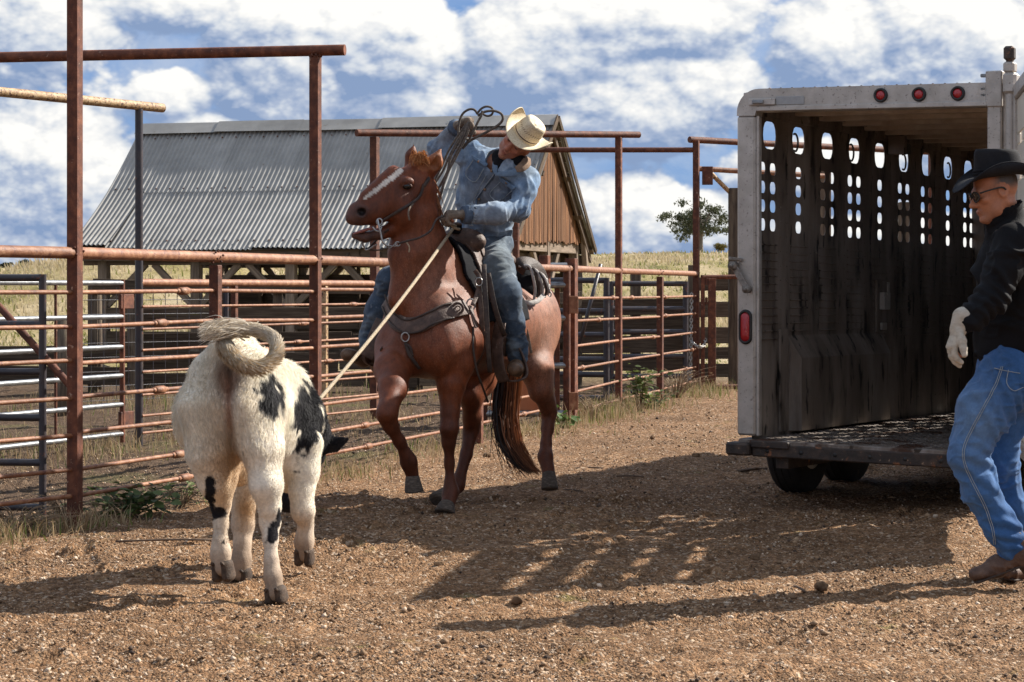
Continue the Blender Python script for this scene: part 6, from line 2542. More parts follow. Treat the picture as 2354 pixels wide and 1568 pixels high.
# black shirt and neckerchief
S_ = Solid((-.2, 12.6, 1.7), (.35, 13.3, 2.2), .008)
S_.econe(W(1156, 396, 13.05), W(1168, 370, 12.99), (.085, .065), (.072, .068), sh_ax, .02)
S_.ell(W(1164, 381, 12.96), (.085, .055, .055), None, .03)
S_.cap(W(1147, 360, 13.0), W(1196, 372, 12.93), .046, .044, .03)
P, Q = S_.mesh()
N = vnormals(P, Q)
P = wrinkles(P, N, .010, 12, (1, 1, 1), 6)
add('shirt', mesh_from('shirt', P, Q, True), M_BLACKCLOTH, rider)

# jeans
Jn = Solid((-1.0, 12.5, .70), (.35, 13.85, 1.65), .0072)
Jn.ell(W(1112, 572, 13.34), (.175, .145, .13), np.stack([sh_ax, nrm(np.cross((0, 0, 1), sh_ax)), (0, 0, 1)], 1), .05)
Jn.cap(W(1110, 545, 13.33), W(1112, 575, 13.34), .135, .14, .05)
Jn.chain(WW((1128, 578, 13.26), (1143, 622, 13.04), (1163, 672, 12.90), (1178, 740, 12.97), (1188, 795, 13.03), (1190, 818, 13.04)), [.122, .108, .090, .074, .066, .068], .04)
Jn.chain(WW((1085, 585, 13.40), (985, 612, 13.30), (898, 645, 13.20), (870, 712, 13.24), (853, 778, 13.28), (851, 796, 13.28)), [.12, .10, .086, .072, .064, .066], .04)
P, Q = Jn.mesh()
P = relax(P, Q, 1, .5)
N = vnormals(P, Q)
P = wrinkles(P, N, .016, 5.0, (1.3, 1.0, .55), 51)
F1 = FOLD
N = vnormals(P, Q)
P = wrinkles(P, N, .008, 12, (.6, .8, 1.5), 52)
F1 = .5 * F1 + .7 * FOLD
for (c, r_) in ((W(1155, 655, 12.95), .10), (W(1128, 590, 13.2), .12), (W(1190, 800, 13.0), .06)):
    g_ = gauss(P, c, (r_, r_, r_))
    P = P + N * (g_ * np.sin((P @ nrm((-.35, .2, .9))) * 150 + fbm(P, 10, 2, 5) * 3) * .007)[:, None]
JNP = P
me = mesh_from('jeans', P, Q, True)
C = np.tile(np.array((.035, .062, .105)), (len(P), 1))
th = np.clip(gauss(P, W(1140, 620, 13.0), (.12, .3, .2)) * 1.1, 0, 1)[:, None]
C = C * (1 - .75 * th) + np.array((.15, .17, .17)) * .75 * th
fade = np.clip(.4 + .8 * fbm(P, 8, 4, 61), 0, 1)[:, None]
C = C * (1 - .3 * fade) + np.array((.13, .17, .22)) * .3 * fade
C = C * (1 - .5 * np.clip(F1, 0, 1))[:, None] + np.array((.24, .28, .30)) * .5 * np.clip(F1, 0, 1)[:, None]
C *= (1 + .3 * fbm(P, 22, 3, 79))[:, None]
set_marking(me, np.clip(C, 0, 1))
jn = add('jeans', me, M_DENIM, rider)
# boots
M_BOOT = surf('brown_boot_leather', [(.05, .026, .014), (.12, .066, .036), (.22, .135, .08)], 25, .6, bump=.4, bump_scale=60)
for pts, toe in ((WW((1189, 800, 13.04), (1190, 836, 13.05), (1187, 846, 12.95), (1183, 849, 12.82)), (0, -1, 0)),
                 (WW((850, 782, 13.28), (862, 826, 13.28), (835, 826, 13.17), (796, 814, 13.06)), (-1, -.4, .1))):
    s3 = Solid(np.min(pts, 0) - .12, np.max(pts, 0) + .12, .0065)
    s3.chain(pts, [.052, .042, .044, .034], .03)
    s3.cap(pts[1] + (0, .02, -.03), pts[1] + (0, .02, -.055), .032, .028, .006)
    s3.ell(pts[3] * .8 + pts[2] * .2, (.050, .055, .036), None, .02)
    P, Q = s3.mesh()
    P = relax(P, Q, 1, .5)
    N = vnormals(P, Q)
    P = wrinkles(P, N, .004, 25, (1, 1, 1.4), 8)
    bo = add('boot', mesh_from('boot', P, Q, True), M_BOOT, rider)
# gloves
for w_, d_, p_, s_, cu, ln in ((WR, W(1078, 277, 13.03) - WR, nrm((.55, -.3, -.75)), nrm((.35, -.85, .15)), 1.25, 'r'),
                               (WL, np.array((-1, -.12, .02)), nrm((-.05, .35, -1)), nrm((.1, -1, -.25)), .95, 'l')):
    s3 = Solid(np.asarray(w_) - .26, np.asarray(w_) + .26, .0048)
    s3.cap(w_ - nrm(d_) * .035, w_, .043, .036, .01)
    hand(s3, w_, d_, p_, s_, cu, 1.28 if ln == 'r' else 1.15, 1.22)
    P, Q = s3.mesh()
    N = vnormals(P, Q)
    P = wrinkles(P, N, .003, 45, (1, 1, 1), 9)
    gl_ = add('glove', mesh_from('glove', P, Q, True), M_GLOVE, rider)
# hat
HC_ = RH + ru * .058 - rf * .006
ho, rg = hat('hat', HC_, rf, ru, rs, M_STRAW, rider, .164, .180, (.100, .084), .115, .085, .016, taper=.80, pinch=.022, crease=.03)
hbm = MB()
for ro, mat_ in ((10, M_LEATHER),):
    c = np.array(rg[ro])
    hbm.tube(list(c) + [c[0]], .0045, 6, cap=False)
hbm.build('hat_cord', M_LEATHER, ho)
mbz = MB()
for zrow in range(0, 64, 2):
    c0, c1 = np.array(rg[13][zrow]), np.array(rg[14][(zrow + 1) % 64])
    o1 = nrm(np.array(rg[13][zrow]) - (HC_ + ru * .05)) * .0022
    mbz.tube([c0 + o1, c1 + o1], .0014, 4)
mbz.build('hat_weave_band', M_LEATHER, ho, 'stuff')

# ---------------------------------------------------------------- tack
HQ_N = None


def horse_normal(p):
    d = np.sum((HP - p) ** 2, axis=1)
    k = np.argsort(d)[:12]
    return nrm(HNV[k].mean(0))


_pq = np.array([tuple(v.normal) for v in hme.vertices])
HNV = _pq
HQ = np.array([tuple(p.vertices) for p in hme.polygons])
tc_ = HP @ hf
saddle = thing('saddle', 'brown tooled western saddle with black pad under the rider', 'saddle', W(1080, 600, 13.1))
pad = shell_from(HP, HQ, (tc_ > -11.86) & (tc_ < -11.16) & (HP[:, 2] > 1.10), HNV, .012, .022, 'saddle_pad', M_BLACKCLOTH, saddle)
pad2 = shell_from(HP, HQ, (tc_ > -11.74) & (tc_ < -11.27) & (HP[:, 2] > 1.16), HNV, .034, .016, 'skirt', M_LEATHER, saddle)
pad3 = shell_from(HP, HQ, (tc_ > -11.62) & (tc_ < -11.36) & (HP[:, 2] > .92), HNV, .05, .012, 'fender', M_LEATHER, saddle)
S_ = Solid((-.8, 12.6, 1.35), (.4, 13.9, 1.85), .009)
S_.ell(W(1060, 556, 13.02), (.165, .085, .085), RB, .03)
S_.cap(W(1050, 545, 13.0), W(1047, 520, 12.97), .028, .022, .02)
S_.ell(W(1047, 516, 12.96), (.042, .042, .014), None, .008)
S_.ell(W(1112, 598, 13.38), (.17, .28, .07), RB, .05)
S_.ell(W(1135, 598, 13.66), (.14, .05, .09), RB, .04)
P, Q = S_.mesh()
add('seat_and_swell', mesh_from('seat_and_swell', P, Q, True), M_LEATHER, saddle)
hw_ = MB()
for i in range(9):
    c = W(1048, 517 + i * 2.2, 12.97)
    hw_.tube([c + .031 * np.array((math.cos(a), math.sin(a), .05 * math.sin(a))) for a in np.linspace(0, 6.283, 14)], .006, 6, cap=False)
hw_.build('horn_wrap', M_BLACKCLOTH, saddle)


def strap(name, pts, width, thick, mat, parent, n=5, normal=(0, -1, 0), lift=.01, on_horse=True):
    """pts: (px, py, Y or None); None = lying on the horse"""
    C_, N_ = [], []
    for (px, py, Y) in pts:
        if Y is None:
            p = on_surface(HP, px, py, 3)
            nn_ = horse_normal(p)
            C_.append(p + nn_ * lift)
            N_.append(nn_)
        else:
            C_.append(W(px, py, Y))
            N_.append(np.asarray(normal, float))
    C_, N_ = spline(C_, n), spline(N_, n)
    V, F = band_mesh(C_, N_, width, thick)
    return add(name, mesh_from(name, V, F, True), mat, parent)


strap('latigo', [(1098, 640, 12.72), (1104, 690, 12.69), (1107, 740, 12.68), (1108, 778, 12.70)], .030, .007, M_LEATHER, saddle)
strap('saddle_string', [(1112, 608, 12.72), (1116, 680, 12.66), (1121, 770, 12.64), (1126, 856, 12.68)], .028, .006, M_DKLEATHER, saddle)
strap('cinch_billet', [(1112, 760, 12.72), (1102, 805, 12.74), (1086, 838, 12.80), (1070, 858, 12.9)], .06, .007, M_LEATHER, saddle)
strap('stirrup_leather', [(1122, 628, 12.74), (1134, 690, 12.72), (1146, 735, 12.74), (1160, 772, 12.80)], .03, .007, M_DKLEATHER, saddle)
strap('saddle_string', [(1198, 690, 13.5), (1205, 730, 13.46), (1214, 775, 13.44), (1221, 812, 13.44)], .018, .005, M_STEEL if False else M_GLOVE, saddle)
strap('saddle_string', [(1200, 695, 13.5), (1203, 735, 13.46), (1206, 770, 13.45)], .012, .004, M_DKLEATHER, saddle)
strap('keeper', [(1092, 622, 12.76), (1102, 640, 12.70), (1098, 672, 12.70), (1086, 702, 12.64)], .026, .006, M_LEATHER, saddle)
ringm = MB()
ringm.tube([W(1101, 648, 12.68) + np.array((.02 * math.cos(a), 0, .024 * math.sin(a))) for a in np.linspace(0, 6.283, 14)], .004, 6, cap=False)
ringm.build('rigging_ring', M_STEEL, saddle)
# stirrups: leather covered hoops with tread
for k_, (hoop, wd) in enumerate((([(1160, 768, 12.92), (1146, 800, 12.90), (1149, 845, 12.90), (1163, 873, 12.90), (1195, 874, 12.93), (1209, 858, 12.96), (1200, 815, 12.98), (1176, 776, 12.98), (1164, 764, 12.94)], .075),
                                  ([(866, 752, 13.12), (846, 790, 13.06), (836, 822, 13.05), (850, 838, 13.1), (878, 836, 13.2), (884, 800, 13.25), (876, 758, 13.18)], .06))):
    C_ = spline(WW(*hoop), 5)
    ctr = C_.mean(0)
    N_ = np.array([nrm((c - ctr) * (1, .15, 1)) for c in C_])
    V, F = band_mesh(C_, N_, wd, .012)
    st = add('stirrup', mesh_from('stirrup', V, F, True), M_LEATHER, saddle)
strap('fender_strap', [(1150, 742, 12.84), (1143, 790, 12.82), (1147, 845, 12.82), (1158, 878, 12.84)], .075, .008, M_LEATHER, saddle, normal=(-.5, -.85, 0))
strap('fender_strap', [(880, 735, 12.98), (866, 765, 12.95), (852, 800, 12.94), (843, 822, 12.95)], .085, .008, M_LEATHER, saddle, normal=(-.3, -.95, 0))
strap('cinch_strap', [(878, 800, None), (876, 850, 12.72), (872, 900, 12.76)], .028, .006, M_DKLEATHER, saddle)

bc = thing('breast_collar', 'wide tooled leather breast collar across the horse\'s chest', 'breast collar', W(960, 740, 12.5))
strap('chest_band', [(884, 690, None), (899, 722, None), (918, 742, None), (940, 751, None), (966, 745, None), (992, 732, None), (1022, 720, None), (1052, 711, None), (1072, 706, None)],
      .098, .010, M_LEATHER, bc, 6, lift=.014)
strap('band_border', [(886, 676, None), (901, 707, None), (920, 727, None), (941, 735, None), (966, 729, None), (992, 716, None), (1022, 704, None), (1036, 700, None)],
      .010, .008, M_DKLEATHER, bc, 6, lift=.022)
strap('band_border', [(884, 706, None), (898, 738, None), (917, 758, None), (940, 767, None), (967, 761, None), (993, 748, None), (1023, 736, None), (1040, 731, None)],
      .010, .008, M_DKLEATHER, bc, 6, lift=.022)
dc = on_surface(HP, 1053, 709)
mbd = MB()
for r_ in (.034, .026, .014):
    mbd.tube([dc + np.array((r_ * math.cos(a), -.034, r_ * math.sin(a))) for a in np.linspace(0, 6.283, 18)], .004, 6, cap=False)
mbd.build('tooled_medallion', M_LEATHER, bc)


def metal_ring(c, r1, r2, parent, name='ring', rr_=.005, tilt=0):
    return MB().tube([np.asarray(c) + np.array((r1 * math.cos(a), tilt * math.sin(a), r2 * math.sin(a))) for a in np.linspace(0, 6.283, 18)], rr_, 7, cap=False).build(name, M_STEEL, parent)


metal_ring(on_surface(HP, 1083, 700) + (0, -.03, 0), .024, .036, bc)
metal_ring(on_surface(HP, 932, 776) + (0, -.022, 0), .022, .026, bc)
strap('tie_down', [(933, 788, None), (938, 812, None), (948, 826, None), (966, 848, None)], .020, .007, M_DKLEATHER, bc)
strap('tie_down', [(934, 790, None), (943, 802, None), (948, 822, None)], .014, .006, M_DKLEATHER, bc)
strap('tug_strap', [(1077, 706, None), (1082, 725, None), (1086, 742, None), (1091, 756, None)], .032, .008, M_LEATHER, bc, lift=.022)
strap('rein_end', [(1087, 752, None), (1088, 800, 12.58), (1096, 850, 12.6), (1106, 880, 12.64), (1122, 925, 12.8)], .012, .005, M_DKLEATHER, bc)

br_ = thing('bridle', 'thin dark leather bridle with steel curb bit on the horse\'s head', 'bridle', W(900, 480, 12.5))
strap('cheek_strap', [(976, 425, None), (966, 448, None), (950, 466, None), (925, 482, None), (898, 497, None), (874, 509, None)], .017, .006, M_DKLEATHER, br_, lift=.008)
strap('crown_strap', [(976, 428, None), (985, 412, None), (990, 398, 12.72)], .02, .006, M_DKLEATHER, br_, lift=.008)
strap('hanging_string', [(948, 467, None), (941, 480, 12.47), (939, 494, 12.46), (942, 507, 12.46)], .010, .003, M_GLOVE, br_)
strap('hanging_string', [(934, 556, 12.5), (941, 568, 12.49), (940, 580, 12.49)], .008, .003, M_ROPE, br_)
bq = MB()
bq.tube(spline(WW((868, 503, 12.44), (871, 519, 12.43), (876, 540, 12.43), (880, 556, 12.43), (892, 567, 12.44)), 5), .006, 7)
bq.tube(spline(WW((832, 552, 12.62), (836, 566, 12.62), (843, 575, 12.62), (866, 562, 12.55)), 5), .005, 7)
bq.tube(spline(WW((856, 521, 12.45), (864, 530, 12.44), (873, 531, 12.44), (877, 522, 12.45)), 5), .005, 7)
bq.build('curb_bit', M_STEEL, br_)
metal_ring(W(872, 510, 12.44), .016, .018, br_, 'bit_ring')
metal_ring(W(914, 561, 12.45), .014, .012, br_, 'rein_ring', .004)
lk = chain_links([W(893, 568, 12.44), W(903, 566, 12.45), W(912, 562, 12.45)], .022, .003)
lk.build('rein_chain', M_STEEL, br_)
rn = MB()
rn.tube(spline(WW((916, 560, 12.45), (940, 553, 12.44), (965, 546, 12.46), (990, 530, 12.52), (1003, 505, 12.58), (1022, 496, 12.64)), 6), .0065, 7)
rn.tube(spline(WW((845, 574, 12.62), (870, 575, 12.60), (895, 569, 12.46)), 5), .005, 6)
rn.tube(spline(WW((846, 572, 12.62), (858, 560, 12.6), (880, 538, 12.55), (893, 528, 12.52)), 5), .006, 6)
rn.build('reins', M_DKLEATHER, br_)

# ---- ropes
ls = MB()
hq = W(1080, 276, 13.0)
Z2 = lambda pts, Y, dy=0: [W(980.8 + .1955 * a, 232.9 + .1955 * b_, Y + dy * i) for i, (a, b_) in enumerate(pts)]
ls.tube(spline(Z2([(600, 150), (560, 100), (500, 95), (430, 140), (390, 220), (372, 330), (380, 420), (395, 480), (420, 520)], 12.94), 6), .0075, 7)
ls.tube(spline(Z2([(590, 150), (640, 90), (700, 62), (760, 75), (782, 115), (760, 160), (710, 172), (660, 150)], 12.96), 6), .007, 7)
ls.tube(spline(Z2([(600, 170), (680, 125), (780, 112), (860, 135), (895, 180), (885, 235), (820, 295), (700, 365), (560, 435), (430, 520), (365, 548), (345, 525), (390, 480), (440, 440), (480, 450), (478, 490)], 12.92), 6), .008, 7)
ls.tube(spline(Z2([(655, 110), (645, 160), (600, 250), (540, 370), (480, 490), (420, 560)], 12.90), 6), .0075, 7)
for i, (a0, b0, a1, b1, a2, b2, a3, b3) in enumerate(((420, 330, 270, 560, 170, 780, 60, 1010), (440, 340, 300, 580, 200, 800, 70, 1040), (450, 350, 290, 640, 240, 830, 110, 1080),
                                                      (460, 360, 330, 640, 230, 860, 180, 1060), (480, 380, 350, 650, 250, 840, 150, 1130))):
    ls.tube(spline(Z2([(500, 240), (a0, b0), (a1, b1), (a2, b2), (a3, b3)] + ([(80, 1150), (115, 1260)] if i in (0, 2) else [(140, 1200), (118, 1270)]), 12.92 - i * .012), 6), .0072, 7)
ls.tube(spline(Z2([(115, 1260), (95, 1370), (30, 1500)], 12.75), 5), .006, 6)
lasso = ls.build('lasso_coils', M_ROPED)
tag(lasso, 'dark stiff lasso coils hanging from the rider\'s raised glove', 'rope')
RS_, RE_ = W(1046, 519, 12.93), W(718, 937, 10.20)
mr = MB()
mr.tube([RS_ + (RE_ - RS_) * q + np.array((0, 0, -.03 * math.sin(q * math.pi))) for q in np.linspace(0, 1, 24)], .0095, 8)
rope = mr.build('taut_rope', M_ROPE)
tag(rope, 'pale taut rope stretched from the saddle horn down to the calf', 'rope')
mr = MB()
mr.tube(spline(WW((1048, 520, 12.90), (1030, 512, 12.82), (1018, 505, 12.80), (1028, 512, 12.74), (1046, 524, 12.74), (1056, 527, 12.78)), 5), .008, 7)
o = mr.build('dally_rope', M_ROPE)
tag(o, 'short pale rope end wrapped at the saddle horn under the glove', 'rope')

# ---- bag behind the saddle
bag = thing('saddle_bag', 'black saddle bag with pale worn straps behind the rider\'s seat', 'bag', W(1215, 660, 13.9))
S_ = Solid(W(1215, 650, 13.85) - .28, W(1215, 650, 13.85) + .28, .008)
S_.ell(W(1212, 652, 13.80), (.105, .14, .115), RB, .02)
S_.ell(W(1206, 665, 13.76), (.09, .13, .09), RB, .05)
P, Q = S_.mesh()
N = vnormals(P, Q)
P = wrinkles(P, N, .006, 14, (1, 1, 1), 4)
BGP = P
add('bag_body', mesh_from('bag_body', P, Q, True), M_BLACKCLOTH, bag)
M_LITSTRAP = surf('sunlit_pale_strap', [(.22, .19, .17), (.42, .38, .35), (.60, .56, .52)], 40, .7, bump=.4)  # sunlight on the straps is put into their colour
rr = np.random.default_rng(12)
for i, (xa, xb, ye) in enumerate(((1192, 1230, 700), (1200, 1240, 692), (1207, 1248, 690), (1214, 1256, 684), (1222, 1262, 678))):
    C_ = spline(WW((xa, 612 + i * 1.2, 13.62), ((xa + xb) / 2 + 6, 612 + i * 5, 13.60), (xb - 4, 640 + i * 3, 13.60), (xb, 668, 13.62), (xb - 3 + rr.uniform(-3, 3), ye, 13.64)), 5)
    N_ = np.array([nrm(c - W(1208, 655, 13.85)) for c in C_])
    V, F = band_mesh(C_, N_, .017, .006)
    add('strap', mesh_from('strap', V, F, True), M_LITSTRAP if i % 2 == 0 else M_DKLEATHER, bag)
C_ = spline(WW((1190, 622, 13.64), (1200, 606, 13.62), (1222, 608, 13.66), (1240, 628, 13.70), (1250, 660, 13.74)), 5)
V, F = band_mesh(C_, np.array([nrm(c - W(1212, 655, 13.85)) for c in C_]), .10, .012)
add('flap', mesh_from('flap', V, F, True), M_DKLEATHER, bag)
lk = chain_links([W(1252, 640, 13.62), W(1262, 660, 13.62), W(1264, 685, 13.62)], .03, .004)
lk.build('hanging_chain', M_STEEL, bag)
C_ = spline(WW((1196, 690, 13.52), (1215, 697, 13.50), (1235, 692, 13.54), (1250, 678, 13.60)), 5)
V, F = band_mesh(C_, np.tile((0.2, -.95, .2), (len(C_), 1)), .03, .008)
add('strap', mesh_from('strap', V, F, True), M_LITSTRAP, bag)
# ---------------------------------------------------------------- calf
cf = nrm((.55, .835, 0))               # the way the calf walks, away to the right
cs = nrm((.835, -.55, 0))
RC = np.stack([cs, cf, (0, 0, 1)], axis=1)
K = Solid((-1.75, 8.7, -.02), (-.55, 10.75, 1.30), .0092)
# rump, barrel, shoulders
K.ell(W(534, 900, 9.28), (.175, .17, .225), RC, .05)
K.ell(W(494, 920, 9.30), (.105, .17, .20), RC, .07)
K.ell(W(580, 915, 9.22), (.105, .16, .20), RC, .07)
K.cap(W(514, 800, 9.24), W(548, 798, 9.42), .058, .065, .07)          # hip tops and tail head
K.cap(W(470, 852, 9.30), W(594, 850, 9.24), .058, .058, .07)          # hook bones
K.econe(W(530, 930, 9.45), W(640, 966, 10.0), (.200, .25), (.165, .235), cs, .09)
K.ell(W(484, 960, 9.55), (.105, .24, .185), RC, .09)
for q in ((474, 836, 9.36), (596, 834, 9.28)):
    K.ell(W(*q), (.045, .055, .045), None, .04)                     # belly to the left
K.ell(W(656, 960, 10.02), (.135, .19, .22), RC, .07)
K.cap(W(556, 812, 9.5), W(652, 872, 10.02), .075, .085, .09)            # back line
# thighs and hind legs
K.echain(WW((480, 935, 9.22), (487, 1040, 9.20), (500, 1098, 9.22), (506, 1140, 9.27)), [(.105, .18), (.098, .135), (.074, .092), (.050, .060)], cs, .06)
K.chain(WW((506, 1140, 9.27), (508, 1162, 9.30), (508, 1205, 9.28), (507, 1245, 9.26), (508, 1270, 9.26), (511, 1304, 9.25)), [.046, .042, .031, .031, .041, .040], .025)
K.echain(WW((592, 935, 9.15), (602, 1030, 9.12), (613, 1110, 9.10), (619, 1165, 9.13)), [(.10, .17), (.080, .12), (.056, .076), (.044, .054)], cs, .06)
K.chain(WW((619, 1165, 9.13), (621, 1198, 9.16), (622, 1240, 9.12), (624, 1290, 9.08), (628, 1325, 9.06), (632, 1362, 9.04)), [.045, .041, .030, .030, .038, .041], .025)
# inner thighs / udder fold
K.cap(W(535, 1000, 9.30), W(545, 1075, 9.42), .09, .085, .08)
K.ell(W(530, 1035, 9.22), (.055, .05, .06), None, .04)
# fore legs
K.chain(WW((572, 1040, 9.85), (562, 1110, 9.78), (560, 1160, 9.76), (560, 1205, 9.75), (557, 1250, 9.72), (555, 1288, 9.70), (553, 1316, 9.69)),
        [.11, .072, .052, .050, .034, .041, .041], .035)
K.chain(WW((706, 1020, 9.95), (697, 1085, 9.92), (692, 1130, 9.90), (697, 1175, 9.88), (703, 1212, 9.92), (701, 1243, 9.92), (699, 1274, 9.92)),
        [.09, .066, .050, .046, .031, .040, .040], .035)
# brisket, neck and the lowered head
K.cap(W(640, 1030, 9.95), W(668, 1090, 10.1), .12, .09, .08)
K.chain(WW((682, 960, 10.1), (700, 1005, 10.28), (704, 1040, 10.36)), [.14, .11, .085], .06)
K.chain(WW((704, 1045, 10.36), (686, 1100, 10.33), (670, 1148, 10.28)), [.088, .070, .052], .03)
K.ell(W(666, 1156, 10.26), (.06, .05, .045), None, .02)
# ear
er0, er1, er2 = W(722, 1034, 10.30), W(768, 1022, 10.28), W(801, 1008, 10.26)
K.econe(er0, er1, (.016, .028), (.018, .042), (0, 1, 0), .015)
K.econe(er1, er2, (.018, .042), (.008, .014), (0, 1, 0), .01)
K.cap(W(712, 1000, 10.35), W(706, 985, 10.36), .03, .02, .02)
P, Q = K.mesh()
P = relax(P, Q, 3, .5)
N = vnormals(P, Q)
P = P + N * (fbm(P * (1, 1, .7), 9, 3, 3) * .005 - .016 * sstep(P[:, 2], .38, .60) * (P[:, 1] < 10.15))[:, None]
# cleft between the thighs
cl_ = np.exp(-((HX + P[:, 0] / P[:, 1] * FPX - 527 - (HY - (P[:, 2] - CAMH) / P[:, 1] * FPX - 860) * .03) / 9) ** 2) * sstep(P[:, 2], .35, .6) * (P[:, 1] < 9.35) * sstep(-P[:, 2], -1.06, -.98)
P[:, 1] += cl_ * .028
N = vnormals(P, Q)
CP, CN, CQ = P, N, Q
calf = thing('calf', 'white calf with black patches and curled tail, walking away from the viewer', 'calf', W(560, 1340, 9.4) * (1, 1, 0))
u_ = HX + P[:, 0] / P[:, 1] * FPX
v_ = HY - (P[:, 2] - CAMH) / P[:, 1] * FPX


def calf_colour(P, seed=0):
    u = HX + P[:, 0] / P[:, 1] * FPX
    v = HY - (P[:, 2] - CAMH) / P[:, 1] * FPX
    w = np.array((.80, .74, .63))
    C = np.tile(w, (len(P), 1))
    n_ = fbm(P, 7, 3, 5)
    C = C * (1 + .10 * n_)[:, None]
    warm = np.clip(gauss(P, W(535, 1060, 9.3), (.10, .4, .22)) + .8 * gauss(P, W(565, 1165, 9.7), (.06, .3, .10)), 0, 1)[:, None]
    C = C * (1 - .80 * warm) + np.array((.50, .30, .13)) * .80 * warm
    stain = np.clip(gauss(P, W(520, 862, 9.05), (.050, .25, .085)) * 1.9, 0, 1)[:, None]
    C = C * (1 - .75 * stain) + np.array((.20, .085, .035)) * .75 * stain
    run = np.exp(-((u - 524 - (v - 860) * .02) / 10) ** 2) * sstep(v, 850, 880) * (1 - sstep(v, 960, 1010)) * (P[:, 1] < 9.4)
    C = C * (1 - .7 * run[:, None]) + np.array((.38, .20, .13)) * .7 * run[:, None]
    leg = sstep(-P[:, 2], -.42, -.12)[:, None]
    C = C * (1 - .65 * leg) + np.array((.36, .215, .12)) * .65 * leg
    muddy = sstep(-P[:, 2] + .05 * n_, -.22, -.09)[:, None]
    C = C * (1 - .6 * muddy) + np.array((.13, .08, .05)) * .6 * muddy
    for d0, d1 in (((537, 1160), (556, 1185)),):
        st = np.clip(gauss(P, W(566, 1172, 9.72), (.04, .2, .05)) * 1.1, 0, 1)[:, None]
        C = C * (1 - .6 * st) + np.array((.34, .17, .05)) * .6 * st
    nz = fbm(P, 26, 3, 9) * .35 + fbm(P, 9, 2, 19) * .2
    blk = np.array((.016, .015, .018))

    def patch_(f):
        k = sstep(f + nz, .42, .58)[:, None]
        return k
    k1 = gauss(np.stack([u, v, 0 * u], 1), (622, 905, 0), (31, 52, 1)) * (P[:, 1] < 9.6)
    k2 = gauss(np.stack([u, v, 0 * u], 1), (707, 950, 0), (40, 78, 1)) * (P[:, 1] > 9.35)
    k3 = gauss(np.stack([u, v, 0 * u], 1), (481, 1140, 0), (13, 52, 1)) + gauss(np.stack([u, v, 0 * u], 1), (500, 1180, 0), (22, 14, 1))
    k4 = gauss(np.stack([u, v, 0 * u], 1), (628, 1228, 0), (15, 32, 1)) + gauss(np.stack([u, v, 0 * u], 1), (642, 1185, 0), (8, 24, 1))
    k5 = (P[:, 1] > 10.12) * 1.0
    k6 = gauss(P, W(520, 1325, 9.3), (.4, .3, .018)) * 0
    tot = np.maximum.reduce([k1 * 1.15, k2 * 1.15, k3 * (P[:, 1] < 9.5) * 1.1, k4 * (P[:, 1] < 9.4) * 1.1, k5])
    k = patch_(tot)
    C = C * (1 - k) + blk * k
    return np.clip(C, .006, .86)


M_CALF = col_mat('calf_coat', .8, .22, 70, .5, 150, spec=.15)
M_CALFFUR = leaf_mat('calf_fur', .5)
me = mesh_from('body', P, Q, True)
set_marking(me, calf_colour(P))
add('body', me, M_CALF, calf)
# coat of short strands
cr = np.random.default_rng(31)
A3 = P[Q]
area = np.linalg.norm(np.cross(A3[:, 2] - A3[:, 0], A3[:, 3] - A3[:, 1]), axis=1)
# strands mostly where the coat is seen: towards the yard side, plus the outline
nF = 150000
fi = cr.choice(len(Q), nF, p=area / area.sum())
a_, b_ = cr.random(nF)[:, None], cr.random(nF)[:, None]
R0 = (A3[fi, 0] * (1 - a_) + A3[fi, 1] * a_) * (1 - b_) + (A3[fi, 3] * (1 - a_) + A3[fi, 2] * a_) * b_
FN = nrm(N[Q[fi]].mean(1).T).T if False else N[Q[fi]].mean(1)
FN /= np.linalg.norm(FN, axis=1, keepdims=True)
keep = R0[:, 2] > .22
R0, FN = R0[keep], FN[keep]
flow = np.array((0, 0, -1.0)) - cf * .75 * np.clip((R0[:, 2:3] - .75) / .3, 0, 1)
flow = flow - FN * np.sum(flow * FN, 1, keepdims=True)
flow /= np.maximum(np.linalg.norm(flow, axis=1, keepdims=True), .15)
swirl = np.stack([fbm(R0, 6, 2, 51), fbm(R0, 6, 2, 52), fbm(R0, 6, 2, 53)], 1)
flow = flow + swirl * .45 + cr.normal(0, .16, flow.shape)
Ls = (.007 + .017 * sstep(R0[:, 2], .40, .85)) * cr.uniform(.6, 1.35, len(R0))
Ls *= 1 - .35 * (R0[:, 1] > 10.2)
lift = .40 + .5 * np.clip(fbm(R0, 10, 2, 57), 0, 1)
P1 = R0 + (flow * .55 + FN * lift[:, None] * .6) * Ls[:, None] * .55
P2 = R0 + (flow + FN * lift[:, None] * .6) * Ls[:, None]
col = calf_colour(R0) * cr.uniform(.80, 1.16, (len(R0), 1))
strands('fur', np.stack([R0 - FN * .002, P1, P2], 1), cr.uniform(.0006, .0013, len(R0)), np.clip(col, .006, .88), M_CALFFUR, calf, kind='stuff', normals=FN)

# tail: curled over the back
tp = spline(WW((512, 788, 9.12), (528, 812, 9.05), (560, 838, 8.98), (598, 842, 8.98), (628, 822, 9.02), (634, 790, 9.08), (614, 768, 9.12), (580, 757, 9.12), (545, 760, 9.10), (510, 765, 9.08)), 5)
tr_ = np.interp(np.linspace(0, 1, len(tp)), [0, .15, .35, .6, .8, 1], [.034, .030, .027, .024, .020, .015])
V, F = tube_vf(tp, tr_, 14)
me = mesh_from('tail', V, [f for f in F], True)
set_marking(me, np.tile((.66, .58, .46), (len(V), 1)))
tl_ = add('tail', me, M_CALF, calf)
nT = 9000
si = cr.integers(0, len(tp) - 1, nT)
Tt = np.gradient(tp, axis=0)
Tt /= np.linalg.norm(Tt, axis=1, keepdims=True)
rdir = cr.normal(0, 1, (nT, 3))
rdir -= Tt[si] * np.sum(rdir * Tt[si], 1, keepdims=True)
